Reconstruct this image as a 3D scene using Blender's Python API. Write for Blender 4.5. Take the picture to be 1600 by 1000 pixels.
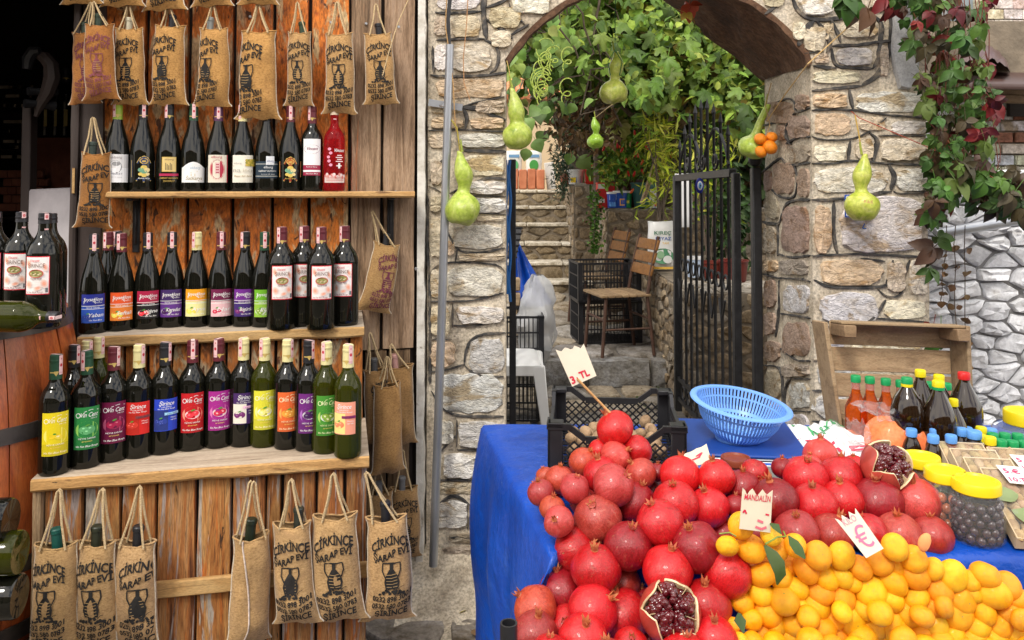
import bpy, bmesh, math, random
from mathutils import Vector, Matrix, noise
R = random.Random(11)
pi = math.pi
S = bpy.context.scene
for _o in list(bpy.data.objects): bpy.data.objects.remove(_o)
COL = S.collection
# ------------------------------------------------------------------ camera, sky, sun, exposure
F = 1244.0; TH = math.radians(2.0); PP = 290 - F*math.tan(TH)
ct, st = math.cos(TH), math.sin(TH)
CAM = Vector((0, 0, 1.5))
cd = bpy.data.cameras.new('camera'); co = bpy.data.objects.new('camera', cd); COL.objects.link(co)
cd.sensor_width = 36; cd.lens = 36*F/1600; cd.shift_y = -(500-PP)/1600
cd.clip_start = .05; cd.clip_end = 500
co.location = CAM; co.rotation_euler = (pi/2+TH, 0, 0); S.camera = co
w = bpy.data.worlds.new('World'); S.world = w; w.use_nodes = True
nt = w.node_tree; bg = nt.nodes['Background']
SUN_EL, SUN_AZ = math.radians(50), math.radians(205)      # azimuth clockwise from +Y
sky = nt.nodes.new('ShaderNodeTexSky'); sky.sky_type = 'NISHITA'; sky.sun_disc = False
sky.sun_elevation = SUN_EL; sky.sun_rotation = SUN_AZ; sky.dust_density = 2.0; sky.ozone_density = 1.0
tc = nt.nodes.new('ShaderNodeTexCoord')
cn = nt.nodes.new('ShaderNodeTexNoise'); cn.inputs['Scale'].default_value = 2.6; cn.inputs['Detail'].default_value = 7
cn.inputs['Roughness'].default_value = .58
cr = nt.nodes.new('ShaderNodeValToRGB'); cr.color_ramp.elements[0].position = .40; cr.color_ramp.elements[1].position = .56
cm = nt.nodes.new('ShaderNodeMix'); cm.data_type = 'RGBA'
nt.links.new(tc.outputs['Generated'], cn.inputs['Vector']); nt.links.new(cn.outputs['Fac'], cr.inputs['Fac'])
nt.links.new(cr.outputs['Color'], cm.inputs['Factor']); nt.links.new(sky.outputs['Color'], cm.inputs['A'])
cm.inputs['B'].default_value = (13.5, 12.7, 11.7, 1)
nt.links.new(cm.outputs['Result'], bg.inputs['Color']); bg.inputs['Strength'].default_value = .15
sd = bpy.data.lights.new('sun', 'SUN'); sd.energy = 1.5; sd.angle = math.radians(12); sd.color = (1, .95, .87)
so = bpy.data.objects.new('sun', sd); COL.objects.link(so)
sdir = Vector((math.sin(SUN_AZ)*math.cos(SUN_EL), math.cos(SUN_AZ)*math.cos(SUN_EL), math.sin(SUN_EL)))
so.rotation_euler = sdir.to_track_quat('Z', 'Y').to_euler(); so.location = (0, -4, 8)
vs = S.view_settings; vs.view_transform = 'Standard'; vs.look = 'None'; vs.gamma = 1; vs.use_curve_mapping = False
vs.exposure = 0.50
S.cycles.max_bounces = 8; S.cycles.transparent_max_bounces = 12
# ------------------------------------------------------------------ where a photo pixel lies in the place
def ray(px, py):
    u, v = (px-800)/F, (PP-py)/F
    return Vector((u, ct-v*st, st+v*ct))
def at(px, py, Y):
    d = ray(px, py); return CAM+d*(Y/d.y)
def atz(px, py, z):
    d = ray(px, py); return CAM+d*((z-1.5)/d.z)
def atx(px, py, x):
    d = ray(px, py); return CAM+d*(x/d.x)
def onp(px, py, p0, n):
    d = ray(px, py); return CAM+d*((p0-CAM).dot(n)/d.dot(n))
def lerp(a, b, t): return a+(b-a)*t
def interp(tab, x):
    if x <= tab[0][0]: return tab[0][1]
    for (a, b), (c, d) in zip(tab, tab[1:]):
        if x <= c: return b+(d-b)*(x-a)/(c-a)
    return tab[-1][1]
def nz(x, y, z=0): return noise.noise((x, y, z))
# ------------------------------------------------------------------ materials
MATS = {}
def nn(t, kind, **kw):
    n = t.nodes.new(kind)
    for k, v in kw.items(): setattr(n, k, v)
    return n
def M(name, cols, scale=8, stretch=(1, 1, 1), detail=6, dist=0, rough=.7, bump=0, bscale=60, bdist=.004, objcol=False, attr=False,
      metal=0, spec=.5, trans=0, coat=0, lo=.3, hi=.7, alpha=1, sss=0, ior=1.45, fine=0, rvar=.0, sheen=0, cols2=None, scale2=3, lo2=.5, hi2=.6, vor=0, spots=()):
    if name in MATS: return MATS[name]
    m = bpy.data.materials.new(name); m.use_nodes = True; t = m.node_tree; L = t.links.new
    b = t.nodes['Principled BSDF']; MATS[name] = m
    g = nn(t, 'ShaderNodeTexCoord'); oi = nn(t, 'ShaderNodeObjectInfo')
    mul = nn(t, 'ShaderNodeVectorMath', operation='MULTIPLY'); mul.inputs[1].default_value = stretch
    ad = nn(t, 'ShaderNodeVectorMath', operation='ADD'); ml = nn(t, 'ShaderNodeMath', operation='MULTIPLY'); ml.inputs[1].default_value = 37.0
    L(g.outputs['Object'], mul.inputs[0]); L(mul.outputs[0], ad.inputs[0]); L(oi.outputs['Random'], ml.inputs[0]); L(ml.outputs[0], ad.inputs[1])
    V = ad.outputs[0]
    def ns(sc, det, di=0):
        n = nn(t, 'ShaderNodeTexNoise'); n.inputs['Scale'].default_value = sc; n.inputs['Detail'].default_value = det; n.inputs['Distortion'].default_value = di
        n.inputs['Roughness'].default_value = .6
        L(V, n.inputs['Vector']); return n
    def ramp(src, cs, lo, hi):
        r = nn(t, 'ShaderNodeValToRGB'); e = r.color_ramp.elements
        while len(e) < len(cs): e.new(.5)
        for i, c in enumerate(cs):
            e[i].position = lo+(hi-lo)*(i/max(1, len(cs)-1)); e[i].color = (*c, 1)
        L(src, r.inputs['Fac']); return r.outputs['Color']
    n1 = ns(scale, detail, dist)
    if len(cols) > 1: c = ramp(n1.outputs['Fac'], cols, lo, hi)
    else:
        rgb = nn(t, 'ShaderNodeRGB'); rgb.outputs[0].default_value = (*cols[0], 1); c = rgb.outputs[0]
    def mix(a, bb, fac=1.0, mode='MULTIPLY', fs=None):
        x = nn(t, 'ShaderNodeMix', data_type='RGBA', blend_type=mode); x.inputs['Factor'].default_value = fac
        L(a, x.inputs['A']); L(bb, x.inputs['B'])
        if fs is not None: L(fs, x.inputs['Factor'])
        return x.outputs['Result']
    if cols2:
        n2 = ns(scale2, 5, 1.0)
        f2 = ramp(n2.outputs['Fac'], [(0, 0, 0), (1, 1, 1)], lo2, hi2)
        r2 = nn(t, 'ShaderNodeRGB'); r2.outputs[0].default_value = (*cols2, 1)
        c = mix(c, r2.outputs[0], 1, 'MIX', f2)
    if attr:
        a = nn(t, 'ShaderNodeVertexColor'); a.layer_name = 'Col'; c = mix(c, a.outputs['Color'])
    if objcol: c = mix(c, oi.outputs['Color'])
    for sc_, lo_, hi_, cc_ in spots:      # blemishes with a colour of their own
        n4 = ns(sc_, 6, .8); f4 = ramp(n4.outputs['Fac'], [(0, 0, 0), (1, 1, 1)], lo_, hi_); r4 = nn(t, 'ShaderNodeRGB'); r4.outputs[0].default_value = (*cc_, 1); c = mix(c, r4.outputs[0], 1, 'MIX', f4)
    if fine:
        n3 = ns(bscale*2.3, 3); f3 = ramp(n3.outputs['Fac'], [(1-fine,)*3, (1, 1, 1)], .35, .6); c = mix(c, f3)
    L(c, b.inputs['Base Color'])
    b.inputs['Roughness'].default_value = rough; b.inputs['Metallic'].default_value = metal; b.inputs['Specular IOR Level'].default_value = spec
    b.inputs['Transmission Weight'].default_value = trans; b.inputs['Coat Weight'].default_value = coat; b.inputs['IOR'].default_value = ior
    b.inputs['Coat Roughness'].default_value = .08; b.inputs['Alpha'].default_value = alpha
    if sheen: b.inputs['Sheen Weight'].default_value = sheen
    if sss:
        b.inputs['Subsurface Weight'].default_value = sss; b.inputs['Subsurface Scale'].default_value = .01
    if rvar:
        nr = ns(scale*3, 3); mr = nn(t, 'ShaderNodeMapRange'); mr.inputs['To Min'].default_value = max(.02, rough-rvar); mr.inputs['To Max'].default_value = min(1, rough+rvar)
        L(nr.outputs['Fac'], mr.inputs['Value']); L(mr.outputs[0], b.inputs['Roughness'])
    if bump:
        nb = ns(bscale, 6); h = nb.outputs['Fac']
        if vor:
            vo = nn(t, 'ShaderNodeTexVoronoi', feature='DISTANCE_TO_EDGE'); vo.inputs['Scale'].default_value = vor
            wn = ns(vor*.8, 4); wa = nn(t, 'ShaderNodeVectorMath', operation='SCALE'); wa.inputs['Scale'].default_value = .6
            va = nn(t, 'ShaderNodeVectorMath', operation='ADD'); L(wn.outputs['Color'], wa.inputs[0]); L(wa.outputs[0], va.inputs[0]); L(V, va.inputs[1])
            L(va.outputs[0], vo.inputs['Vector'])
            k = nn(t, 'ShaderNodeMapRange'); k.inputs['From Max'].default_value = .12; L(vo.outputs['Distance'], k.inputs['Value'])
            s = nn(t, 'ShaderNodeMath', operation='MULTIPLY_ADD'); s.inputs[1].default_value = .35; L(k.outputs[0], s.inputs[0]); L(h, s.inputs[2]); h = s.outputs[0]
        bp = nn(t, 'ShaderNodeBump'); bp.inputs['Strength'].default_value = bump; bp.inputs['Distance'].default_value = bdist
        L(h, bp.inputs['Height']); L(bp.outputs[0], b.inputs['Normal'])
    return m
# ------------------------------------------------------------------ mesh building
class MB:
    def __init__(s): s.v = []; s.f = []; s.mi = []; s.c = []; s.k = 0; s.col = (1, 1, 1); s.usecol = False
    def add(s, vs, fs):
        o = len(s.v); s.v += [tuple(p) for p in vs]
        for f in fs: s.f.append([i+o for i in f]); s.mi.append(s.k); s.c.append(s.col)
        return s
    def color(s, c): s.col = c; s.usecol = True; return s
    def mat(s, k): s.k = k; return s
    def box(s, x0, x1, y0, y1, z0, z1):
        return s.add([(x, y, z) for z in (z0, z1) for y in (y0, y1) for x in (x0, x1)],
                     [(0, 2, 3, 1), (4, 5, 7, 6), (0, 1, 5, 4), (2, 6, 7, 3), (0, 4, 6, 2), (1, 3, 7, 5)])
    def hexa(s, b4, t4):      # bottom ring and top ring, counter-clockwise seen from above
        return s.add(list(b4)+list(t4), [(3, 2, 1, 0), (4, 5, 6, 7)]+[(i, (i+1) % 4, (i+1) % 4+4, i+4) for i in range(4)])
    def beam(s, p, q, w, h, up=(0, 0, 1)):
        p, q = Vector(p), Vector(q); d = (q-p).normalized(); u = Vector(up); a = d.cross(u)
        if a.length < 1e-4: a = d.cross(Vector((1, 0, 0)))
        a.normalize(); b = a.cross(d).normalized(); a *= w/2; b *= h/2
        return s.add([p-a-b, p+a-b, p+a+b, p-a+b, q-a-b, q+a-b, q+a+b, q-a+b],
                     [(0, 1, 2, 3), (7, 6, 5, 4), (0, 4, 5, 1), (1, 5, 6, 2), (2, 6, 7, 3), (3, 7, 4, 0)])
    def tube(s, pts, r, n=8, cap=True):
        pts = [Vector(p) for p in pts]; m = len(pts)
        rs = [r]*m if not hasattr(r, '__len__') else r
        vs = []; ref = None
        for i, p in enumerate(pts):
            d = (pts[min(i+1, m-1)]-pts[max(i-1, 0)])
            d = d.normalized() if d.length > 1e-9 else Vector((0, 0, 1))
            if ref is None: ref = Vector((0, 0, 1)) if abs(d.z) < .9 else Vector((1, 0, 0))
            a = d.cross(ref)
            if a.length < 1e-4: a = d.cross(Vector((.3, 1, .1)))
            a.normalize(); b = a.cross(d).normalized(); ref = b
            vs += [p+(a*math.cos(2*pi*k/n)+b*math.sin(2*pi*k/n))*rs[i] for k in range(n)]
        fs = [(i*n+k, i*n+(k+1) % n, (i+1)*n+(k+1) % n, (i+1)*n+k) for i in range(m-1) for k in range(n)]
        if cap: fs += [tuple(range(n))[::-1], tuple(range((m-1)*n, m*n))]
        return s.add(vs, fs)
    def lathe(s, prof, n=24, mat=None, cap=True):
        vs = [(r*math.cos(2*pi*k/n), r*math.sin(2*pi*k/n), z) for r, z in prof for k in range(n)]
        if mat is not None: vs = [mat @ Vector(v) for v in vs]
        m = len(prof)
        fs = [(i*n+k, i*n+(k+1) % n, (i+1)*n+(k+1) % n, (i+1)*n+k) for i in range(m-1) for k in range(n)]
        if cap:
            if prof[0][0] > 1e-5: fs.append(tuple(range(n))[::-1])
            if prof[-1][0] > 1e-5: fs.append(tuple(range((m-1)*n, m*n)))
        return s.add(vs, fs)
    def ell(s, c, r, n=12, m=8, fn=None):
        c = Vector(c); r = (r, r, r) if not hasattr(r, '__len__') else r
        vs = []
        for j in range(m+1):
            t = pi*j/m
            for k in range(n):
                a = 2*pi*k/n; d = Vector((math.sin(t)*math.cos(a), math.sin(t)*math.sin(a), -math.cos(t)))
                q = fn(d) if fn else 1
                vs.append(c+Vector((d.x*r[0], d.y*r[1], d.z*r[2]))*q)
        return s.add(vs, [(j*n+k, j*n+(k+1) % n, (j+1)*n+(k+1) % n, (j+1)*n+k) for j in range(m) for k in range(n)])
    def grid(s, fn, nu, nv, both=False):
        vs = [fn(i/nu, j/nv) for j in range(nv+1) for i in range(nu+1)]
        return s.add(vs, [(j*(nu+1)+i, j*(nu+1)+i+1, (j+1)*(nu+1)+i+1, (j+1)*(nu+1)+i) for j in range(nv) for i in range(nu)])
    def xf(s, m, start=0):
        s.v[start:] = [tuple(m @ Vector(p)) for p in s.v[start:]]; return s
    def mesh(s, name, mats, smooth=True, ang=40, bevel=0, merge=False):
        me = bpy.data.meshes.new(name); me.from_pydata(s.v, [], s.f)
        for m in (mats if isinstance(mats, (list, tuple)) else [mats]): me.materials.append(m)
        me.polygons.foreach_set('material_index', s.mi)
        if s.usecol:
            ca = me.color_attributes.new('Col', 'FLOAT_COLOR', 'CORNER'); buf = []
            for f, c in zip(s.f, s.c): buf += [c[0], c[1], c[2], 1.0]*len(f)
            ca.data.foreach_set('color', buf)
        if bevel or merge:
            bm = bmesh.new(); bm.from_mesh(me)
            if merge: bmesh.ops.remove_doubles(bm, verts=bm.verts, dist=1e-5)
            if bevel:
                ed = [e for e in bm.edges if e.is_manifold and e.calc_face_angle(0) > .6]
                bmesh.ops.bevel(bm, geom=ed, offset=bevel, segments=1, affect='EDGES', clamp_overlap=True)
            bm.to_mesh(me); bm.free()
        if smooth:
            me.shade_smooth(); me.set_sharp_from_angle(angle=math.radians(ang))
        me.update(); return me
    def build(s, name, mats, parent=None, loc=None, kind=None, **kw):
        return link(name, s.mesh(name, mats, **kw), parent, loc, kind)
def link(name, me, parent=None, loc=None, kind=None, rot=None, color=None, scale=None):
    o = bpy.data.objects.new(name, me); COL.objects.link(o)
    if parent is not None: o.parent = parent
    if loc is not None: o.location = loc
    if rot is not None: o.rotation_euler = rot
    if scale is not None: o.scale = (scale,)*3 if not hasattr(scale, '__len__') else scale
    if color is not None: o.color = (*color, 1)
    if kind: o['kind'] = kind
    return o
def tag(o, label, cat, group=None, kind=None):
    o['label'] = label; o['category'] = cat
    if group: o['group'] = group
    if kind: o['kind'] = kind
    return o
def empty(name, loc=(0, 0, 0), rz=0, label=None, cat=None, group=None):
    o = bpy.data.objects.new(name, None); COL.objects.link(o); o.location = loc; o.rotation_euler = (0, 0, rz)
    o.empty_display_size = .05
    if label: tag(o, label, cat, group)
    return o
def copy_tree(o, parent=None):
    c = o.copy(); COL.objects.link(c)
    if parent is not None: c.parent = parent
    for ch in o.children: copy_tree(ch, c)
    return c
# ------------------------------------------------------------------ lettering (flat outlines, cached)
TXT = {}
def text2d(s, bold=0.0, res=2):
    k = (s, bold, res)
    if k in TXT: return TXT[k]
    cu = bpy.data.curves.new('t', 'FONT'); cu.body = s; cu.size = 1; cu.resolution_u = res; cu.offset = bold
    ob = bpy.data.objects.new('t', cu)
    me = bpy.data.meshes.new_from_object(ob)
    vs = [(v.co.x, v.co.y) for v in me.vertices]; fs = [tuple(p.vertices) for p in me.polygons]
    bpy.data.objects.remove(ob); bpy.data.curves.remove(cu); bpy.data.meshes.remove(me)
    if vs:
        x0, x1 = min(v[0] for v in vs), max(v[0] for v in vs)
        vs = [(x-(x0+x1)/2, y) for x, y in vs]; wd = x1-x0
    else: wd = 1
    TXT[k] = (vs, fs, wd); return TXT[k]
class Print:      # flat artwork: list of (verts2d, faces, colour, layer)
    def __init__(s): s.sh = []; s.lay = 0
    def rect(s, x0, x1, y0, y1, c, nx=1):
        vs = [(lerp(x0, x1, i/nx), y) for y in (y0, y1) for i in range(nx+1)]
        s.sh.append((vs, [(i, i+1, nx+2+i, nx+1+i) for i in range(nx)], c, s.lay)); return s
    def poly(s, pts, c): s.sh.append((pts, [tuple(range(len(pts)))], c, s.lay)); return s
    def ell(s, x, y, rx, ry, c, n=14, rot=0):
        ca, sa = math.cos(rot), math.sin(rot)
        return s.poly([(x+rx*math.cos(2*pi*i/n)*ca-ry*math.sin(2*pi*i/n)*sa, y+rx*math.cos(2*pi*i/n)*sa+ry*math.sin(2*pi*i/n)*ca) for i in range(n)], c)
    def line(s, pts, wd, c):
        for (a, b), (d, e) in zip(pts, pts[1:]):
            l = math.hypot(d-a, e-b) or 1; ox, oy = -(e-b)/l*wd/2, (d-a)/l*wd/2
            s.poly([(a+ox, b+oy), (a-ox, b-oy), (d-ox, e-oy), (d+ox, e+oy)], c)
        return s
    def text(s, t, x, y, h, c, width=None, bold=.0, fn=None, slant=0):
        vs, fs, wd = text2d(t, bold)
        sx = h*1.35; sc = sx if width is None else width/wd
        out = []
        for a, b in vs:
            X, Y = a*sc+b*sx*slant, b*sx
            if fn: X, Y = fn(X, Y)
            out.append((x+X, y+Y))
        s.sh.append((out, fs, c, s.lay)); return s
    def up(s): s.lay += 1; return s
    def to(s, mb, fn):    # fn(x, y, layer) -> 3D
        for vs, fs, c, l in s.sh:
            mb.color(c); mb.add([fn(x, y, l) for x, y in vs], fs)
        return mb
# ------------------------------------------------------------------ the palette
M('plank_orange', [(.05, .016, .006), (.36, .095, .016), (.62, .17, .02), (.46, .15, .03), (.58, .33, .13)], 4, (2.6, 2.6, .8), 8, 3.4, .7, .7, 26, .008, objcol=True, lo=.27, hi=.72, fine=.5, cols2=(.52, .35, .18), scale2=6.5, lo2=.52, hi2=.59, spots=((16, .60, .64, (.10, .035, .012)), (9, .64, .68, (.62, .14, .02))))
M('plank_grey', [(.06, .038, .02), (.24, .16, .085), (.40, .29, .17), (.33, .245, .155)], 9, (5, 5, .35), 8, .6, .8, .55, 60, .004, objcol=True, lo=.3, hi=.7, fine=.4, cols2=(.42, .16, .05), scale2=5, lo2=.62, hi2=.70)
M('plank_peel', [(.11, .035, .010), (.38, .14, .035), (.50, .24, .075), (.40, .25, .12)], 10, (4, 4, .3), 8, .8, .8, .6, 50, .005, objcol=True, lo=.3, hi=.68, fine=.45, cols2=(.42, .36, .31), scale2=9, lo2=.54, hi2=.60, spots=((13, .59, .64, (.58, .17, .03)), (20, .64, .68, (.07, .03, .012))))
M('shelf_wood', [(.26, .20, .14), (.42, .35, .27), (.52, .44, .34)], 7, (.5, 5, 5), 7, .8, .7, .4, 60, .003, objcol=True, fine=.3, cols2=(.13, .09, .06), scale2=12, lo2=.63, hi2=.72, spots=((40, .70, .73, (.04, .03, .02)),))
M('shelf_edge', [(.30, .16, .05), (.54, .32, .12), (.64, .42, .18)], 6, (.6, 4, 4), 7, .8, .7, .4, 60, .003, objcol=True, fine=.3, cols2=(.18, .09, .035), scale2=11, lo2=.60, hi2=.70, spots=((34, .68, .71, (.03, .02, .012)),))
M('dark_board', [(.035, .024, .02), (.06, .042, .036)], 6, (3, 3, .4), 6, .5, .6, .3, 50, .003)
M('black_iron', [(.008, .008, .009), (.02, .02, .022)], 30, rough=.5, bump=.35, bscale=70, bdist=.003)
M('interior', [(.02, .014, .011), (.035, .025, .02)], 4, rough=.9)  # near-black: the dimness of the shop is put into the colour
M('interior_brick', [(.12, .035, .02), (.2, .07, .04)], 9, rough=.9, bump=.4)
M('grey_sheet', [(.22, .20, .21), (.34, .31, .32)], 5, (2, 2, 1), rough=.5, rvar=.15, bump=.15, bscale=12, bdist=.01)
M('plaster', [(.45, .41, .34), (.70, .67, .60), (.78, .76, .70)], 14, detail=8, rough=.9, bump=.6, bscale=50, bdist=.006, cols2=(.22, .17, .12), scale2=9, lo2=.60, hi2=.68)
M('mortar', [(.42, .35, .25), (.64, .55, .42), (.74, .66, .53)], 9, detail=8, rough=.95, bump=.8, bscale=45, bdist=.008, fine=.45, cols2=(.30, .24, .17), scale2=3.0, lo2=.60, hi2=.75)
M('stone', [(.62, .56, .47), (.86, .82, .76), (1, 1, 1), (1.1, 1.1, 1.12)], 9, (1, 1, 1.8), 9, 1.0, .88, .6, 24, .012, objcol=True, fine=.35, lo=.27, hi=.64, cols2=(.62, .50, .35), scale2=8, lo2=.54, hi2=.64, vor=10)
M('pointing', [(.022, .022, .023), (.075, .07, .065), (.26, .21, .15)], 26, detail=7, rough=.85, bump=.7, bscale=70, bdist=.005, lo=.35, hi=.72)
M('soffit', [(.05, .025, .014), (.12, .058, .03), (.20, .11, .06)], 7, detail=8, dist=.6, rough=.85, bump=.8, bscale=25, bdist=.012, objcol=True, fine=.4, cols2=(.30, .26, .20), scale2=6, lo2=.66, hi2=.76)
M('cement', [(.36, .36, .36), (.58, .58, .58)], 8, detail=8, rough=.9, bump=.5, bscale=60, bdist=.004, fine=.25)
M('whitewash', [(.55, .56, .58), (.78, .79, .81), (.86, .87, .89)], 14, detail=8, rough=.85, bump=.6, bscale=30, bdist=.008, objcol=True, lo=.22, hi=.5, fine=.2, cols2=(.50, .47, .42), scale2=5, lo2=.60, hi2=.75)
M('dark_mortar', [(.14, .115, .085), (.27, .22, .16)], 9, detail=8, rough=.95, bump=.7, bscale=40, bdist=.008)
M('rubble', [(.3, .26, .2), (.7, .66, .6), (1, 1, 1)], 9, detail=8, dist=.6, rough=.9, bump=.9, bscale=25, bdist=.014, objcol=True, lo=.28, hi=.7, fine=.35, cols2=(.35, .28, .18), scale2=7, lo2=.58, hi2=.68)
M('earth', [(.10, .085, .065), (.20, .175, .14), (.28, .25, .21)], 5, detail=9, rough=.95, bump=.6, bscale=40, bdist=.008, fine=.3, cols2=(.07, .085, .03), scale2=2.2, lo2=.60, hi2=.72)
M('galvanised', [(.34, .36, .39), (.48, .50, .53)], 12, (1, 1, .3), rough=.38, metal=.75, rvar=.1)
M('glass_dark', [(.006, .006, .004)], rough=.03, spec=.5)
M('glass_olive', [(.05, .058, .004)], rough=.03, spec=.5, trans=.5, ior=1.3, coat=.1)
M('glass_clear', [(.9, .92, .9)], rough=.03, trans=1.0, ior=1.2)
M('rose_wine', [(.62, .03, .045)], rough=.03, trans=.85, ior=1.2)
M('orange_syrup', [(.92, .20, .03)], rough=.03, trans=.9, ior=1.2)
M('amber_liquid', [(.28, .07, .01)], rough=.05, trans=.6, ior=1.2, coat=.4)
M('brown_liquid', [(.020, .009, .003)], rough=.06, trans=.3, ior=1.3, coat=.8)
M('capsule', [(.8, .8, .8), (1, 1, 1)], 20, objcol=True, rough=.42, bump=.1, bscale=90)
M('ink', [(1, 1, 1)], attr=True, rough=.5)
M('ink_matt', [(.75, .75, .75), (1, 1, 1)], 90, attr=True, rough=.9, lo=.3, hi=.5)
M('paper', [(.86, .86, .86), (1, 1, 1)], 9, objcol=True, rough=.8, bump=.1, bscale=60)
M('burlap', [(.30, .18, .075), (.49, .315, .14), (.58, .39, .19)], 120, (1, 1, 2), 4, rough=.95, bump=.55, bscale=260, bdist=.003, objcol=True, fine=.35, sheen=.2, cols2=(.40, .25, .12), scale2=9, lo2=.55, hi2=.75)
M('rope', [(.42, .30, .15), (.66, .50, .29)], 160, (1, 1, 1.5), 3, rough=.95, bump=.6, bscale=220, objcol=True)
M('seam', [(.5, .45, .38), (.85, .8, .72)], 160, rough=.95, bump=.5, bscale=200, objcol=True)
M('barrel_wood', [(.16, .03, .008), (.40, .085, .016), (.50, .15, .035)], 6, (3, 3, .5), 7, .8, .42, .3, 40, .003, objcol=True, fine=.3, coat=.2)
M('hoop', [(.035, .028, .025), (.10, .085, .075)], 12, rough=.5, metal=.4, bump=.2)
M('tarp', [(.003, .045, .30), (.004, .065, .42), (.006, .085, .50)], 2.5, (1, 1, 1), 7, 1.0, .32, .6, 6, .03, spec=.5, rvar=.10, cols2=(.035, .11, .42), scale2=6, lo2=.60, hi2=.82, spots=((70, .72, .75, (.25, .32, .5)),))
M('plastic', [(.94, .94, .94), (1, 1, 1)], 12, objcol=True, rough=.38, spec=.5, rvar=.08)
M('black_plastic', [(.012, .012, .014), (.024, .024, .027)], 12, rough=.4, spec=.5, rvar=.1)
M('pome', [(.55, .22, .12), (.85, .75, .7), (1, 1, 1), (1.1, 2.6, 2.4)], 1.6, (1.6, 1.6, .5), 8, 1.5, .38, .18, 9, .02, objcol=True, lo=.25, hi=.78, coat=.15, rvar=.1, fine=.35, cols2=(.72, .95, .55), scale2=3.2, lo2=.62, hi2=.74, spots=((2.2, .60, .95, (.58, .17, .10)), (5.5, .63, .72, (.36, .14, .06)), (14, .67, .71, (.14, .045, .03))))
M('calyx', [(.42, .07, .035), (.50, .20, .07)], 3, rough=.6, objcol=True)
M('pith', [(.62, .42, .22), (.80, .68, .44)], 60, rough=.6, bump=.3)
M('aril', [(.05, .001, .004), (.13, .003, .008)], 30, rough=.12, coat=.7, spec=.6)
M('mandarin', [(.90, .80, .9), (1, 1, 1), (1.02, 1.08, 1)], 2.2, objcol=True, rough=.40, bump=.35, bscale=34, bdist=.012, coat=.08, cols2=(.75, .95, .8), scale2=1.6, lo2=.64, hi2=.85, spots=((1.3, .66, .9, (.55, .46, .03)), (9, .70, .74, (.55, .30, .08))))
M('leaf', [(.65, .65, .6), (1, 1, 1)], 24, objcol=True, rough=.5, spec=.4, bump=.15, bscale=50)
M('leaf_mass', [(.7, .7, .65), (1, 1, 1)], 24, attr=True, rough=.55, spec=.35)
M('bark', [(.07, .05, .035), (.17, .13, .095)], 20, (2, 2, .5), rough=.9, bump=.6, bscale=50)
M('gourd', [(.20, .30, .02), (.38, .50, .06), (.48, .58, .11), (.56, .62, .22)], 26, detail=8, dist=.6, rough=.4, coat=.12, objcol=True, lo=.28, hi=.70, bump=.15, bscale=40, fine=.25, cols2=(.50, .50, .20), scale2=22, lo2=.64, hi2=.74)
M('terracotta', [(.42, .13, .06), (.58, .22, .11)], 9, rough=.85, objcol=True, bump=.2)
M('wood_plain', [(.26, .175, .10), (.42, .30, .18), (.50, .37, .23)], 8, (1, 5, 5), 7, .7, .75, .3, 60, .003, objcol=True, fine=.3)
M('rust', [(.05, .026, .018), (.11, .055, .035)], 25, rough=.75, bump=.3, metal=.2)
M('film', [(.85, .86, .86)], rough=.06, trans=.0, alpha=.07, spec=.5)
M('bag_film', [(.60, .60, .60)], 6, rough=.2, alpha=.20, spec=.6, bump=.5, bscale=22, bdist=.01)
M('sack_film', [(.62, .63, .64)], 6, rough=.3, alpha=.62, spec=.6, bump=.5, bscale=22, bdist=.01)
M('lentil', [(.88, .17, .045), (.98, .27, .09)], 140, detail=3, rough=.55, bump=.35, bscale=170, coat=.25)
M('fig', [(.27, .165, .075), (.54, .40, .23)], 40, rough=.8, bump=.4, bscale=70, objcol=True)
M('olive', [(.02, .012, .016), (.06, .035, .04)], 30, rough=.2, coat=.5, objcol=True)
M('walnut', [(.22, .14, .075), (.42, .28, .165)], 50, rough=.85, bump=.6, bscale=110)
M('roof_tile', [(.50, .17, .07), (.66, .29, .14)], 9, rough=.85, objcol=True, bump=.2)
M('paint', [(.88, .88, .88), (1, 1, 1)], 4, objcol=True, rough=.8, bump=.15)
M('lcd', [(.12, .14, .12)], rough=.2)
def mt(n): return MATS[n]
# ------------------------------------------------------------------ ground
mb = MB(); mb.box(-160, 160, -160, 300, -.3, 0)
mb.build('ground', mt('earth'), kind='structure', smooth=False)
# irregular stone pieces --------------------------------------------------------
def clip(poly, a, b, c):       # keep a*x+b*y <= c
    out = []
    for i in range(len(poly)):
        p, q = poly[i], poly[(i+1) % len(poly)]; dp = a*p[0]+b*p[1]-c; dq = a*q[0]+b*q[1]-c
        if dp <= 0: out.append(p)
        if (dp < 0) != (dq < 0) and dp != dq:
            t = dp/(dp-dq); out.append((p[0]+(q[0]-p[0])*t, p[1]+(q[1]-p[1])*t))
    return out
def voronoi(w, h, sx, sy, jit=.35, rr=R, stag=True):
    nx, ny = max(1, round(w/sx)), max(1, round(h/sy)); pts = []
    for j in range(ny):
        for i in range(nx+(1 if stag and j % 2 else 0)):
            pts.append(((i+.5-(.5 if stag and j % 2 else 0)+rr.uniform(-jit, jit))*w/nx, (j+.5+rr.uniform(-jit, jit)*.7)*h/ny))
    cells = []; asp = sx/sy
    for i, (x, y) in enumerate(pts):
        po = [(0, 0), (w, 0), (w, h), (0, h)]
        for j, (u, v) in enumerate(pts):
            if i == j or abs(u-x) > 3*sx or abs(v-y) > 3*sy: continue
            # distances measured with y stretched so that cells keep the wanted proportion
            a, b = (u-x), (v-y)*asp*asp; c = ((u*u-x*x)+(v*v-y*y)*asp*asp)/2
            po = clip(po, a, b, c)
            if len(po) < 3: break
        if len(po) >= 3: cells.append((po, x, y))
    return cells
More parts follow.
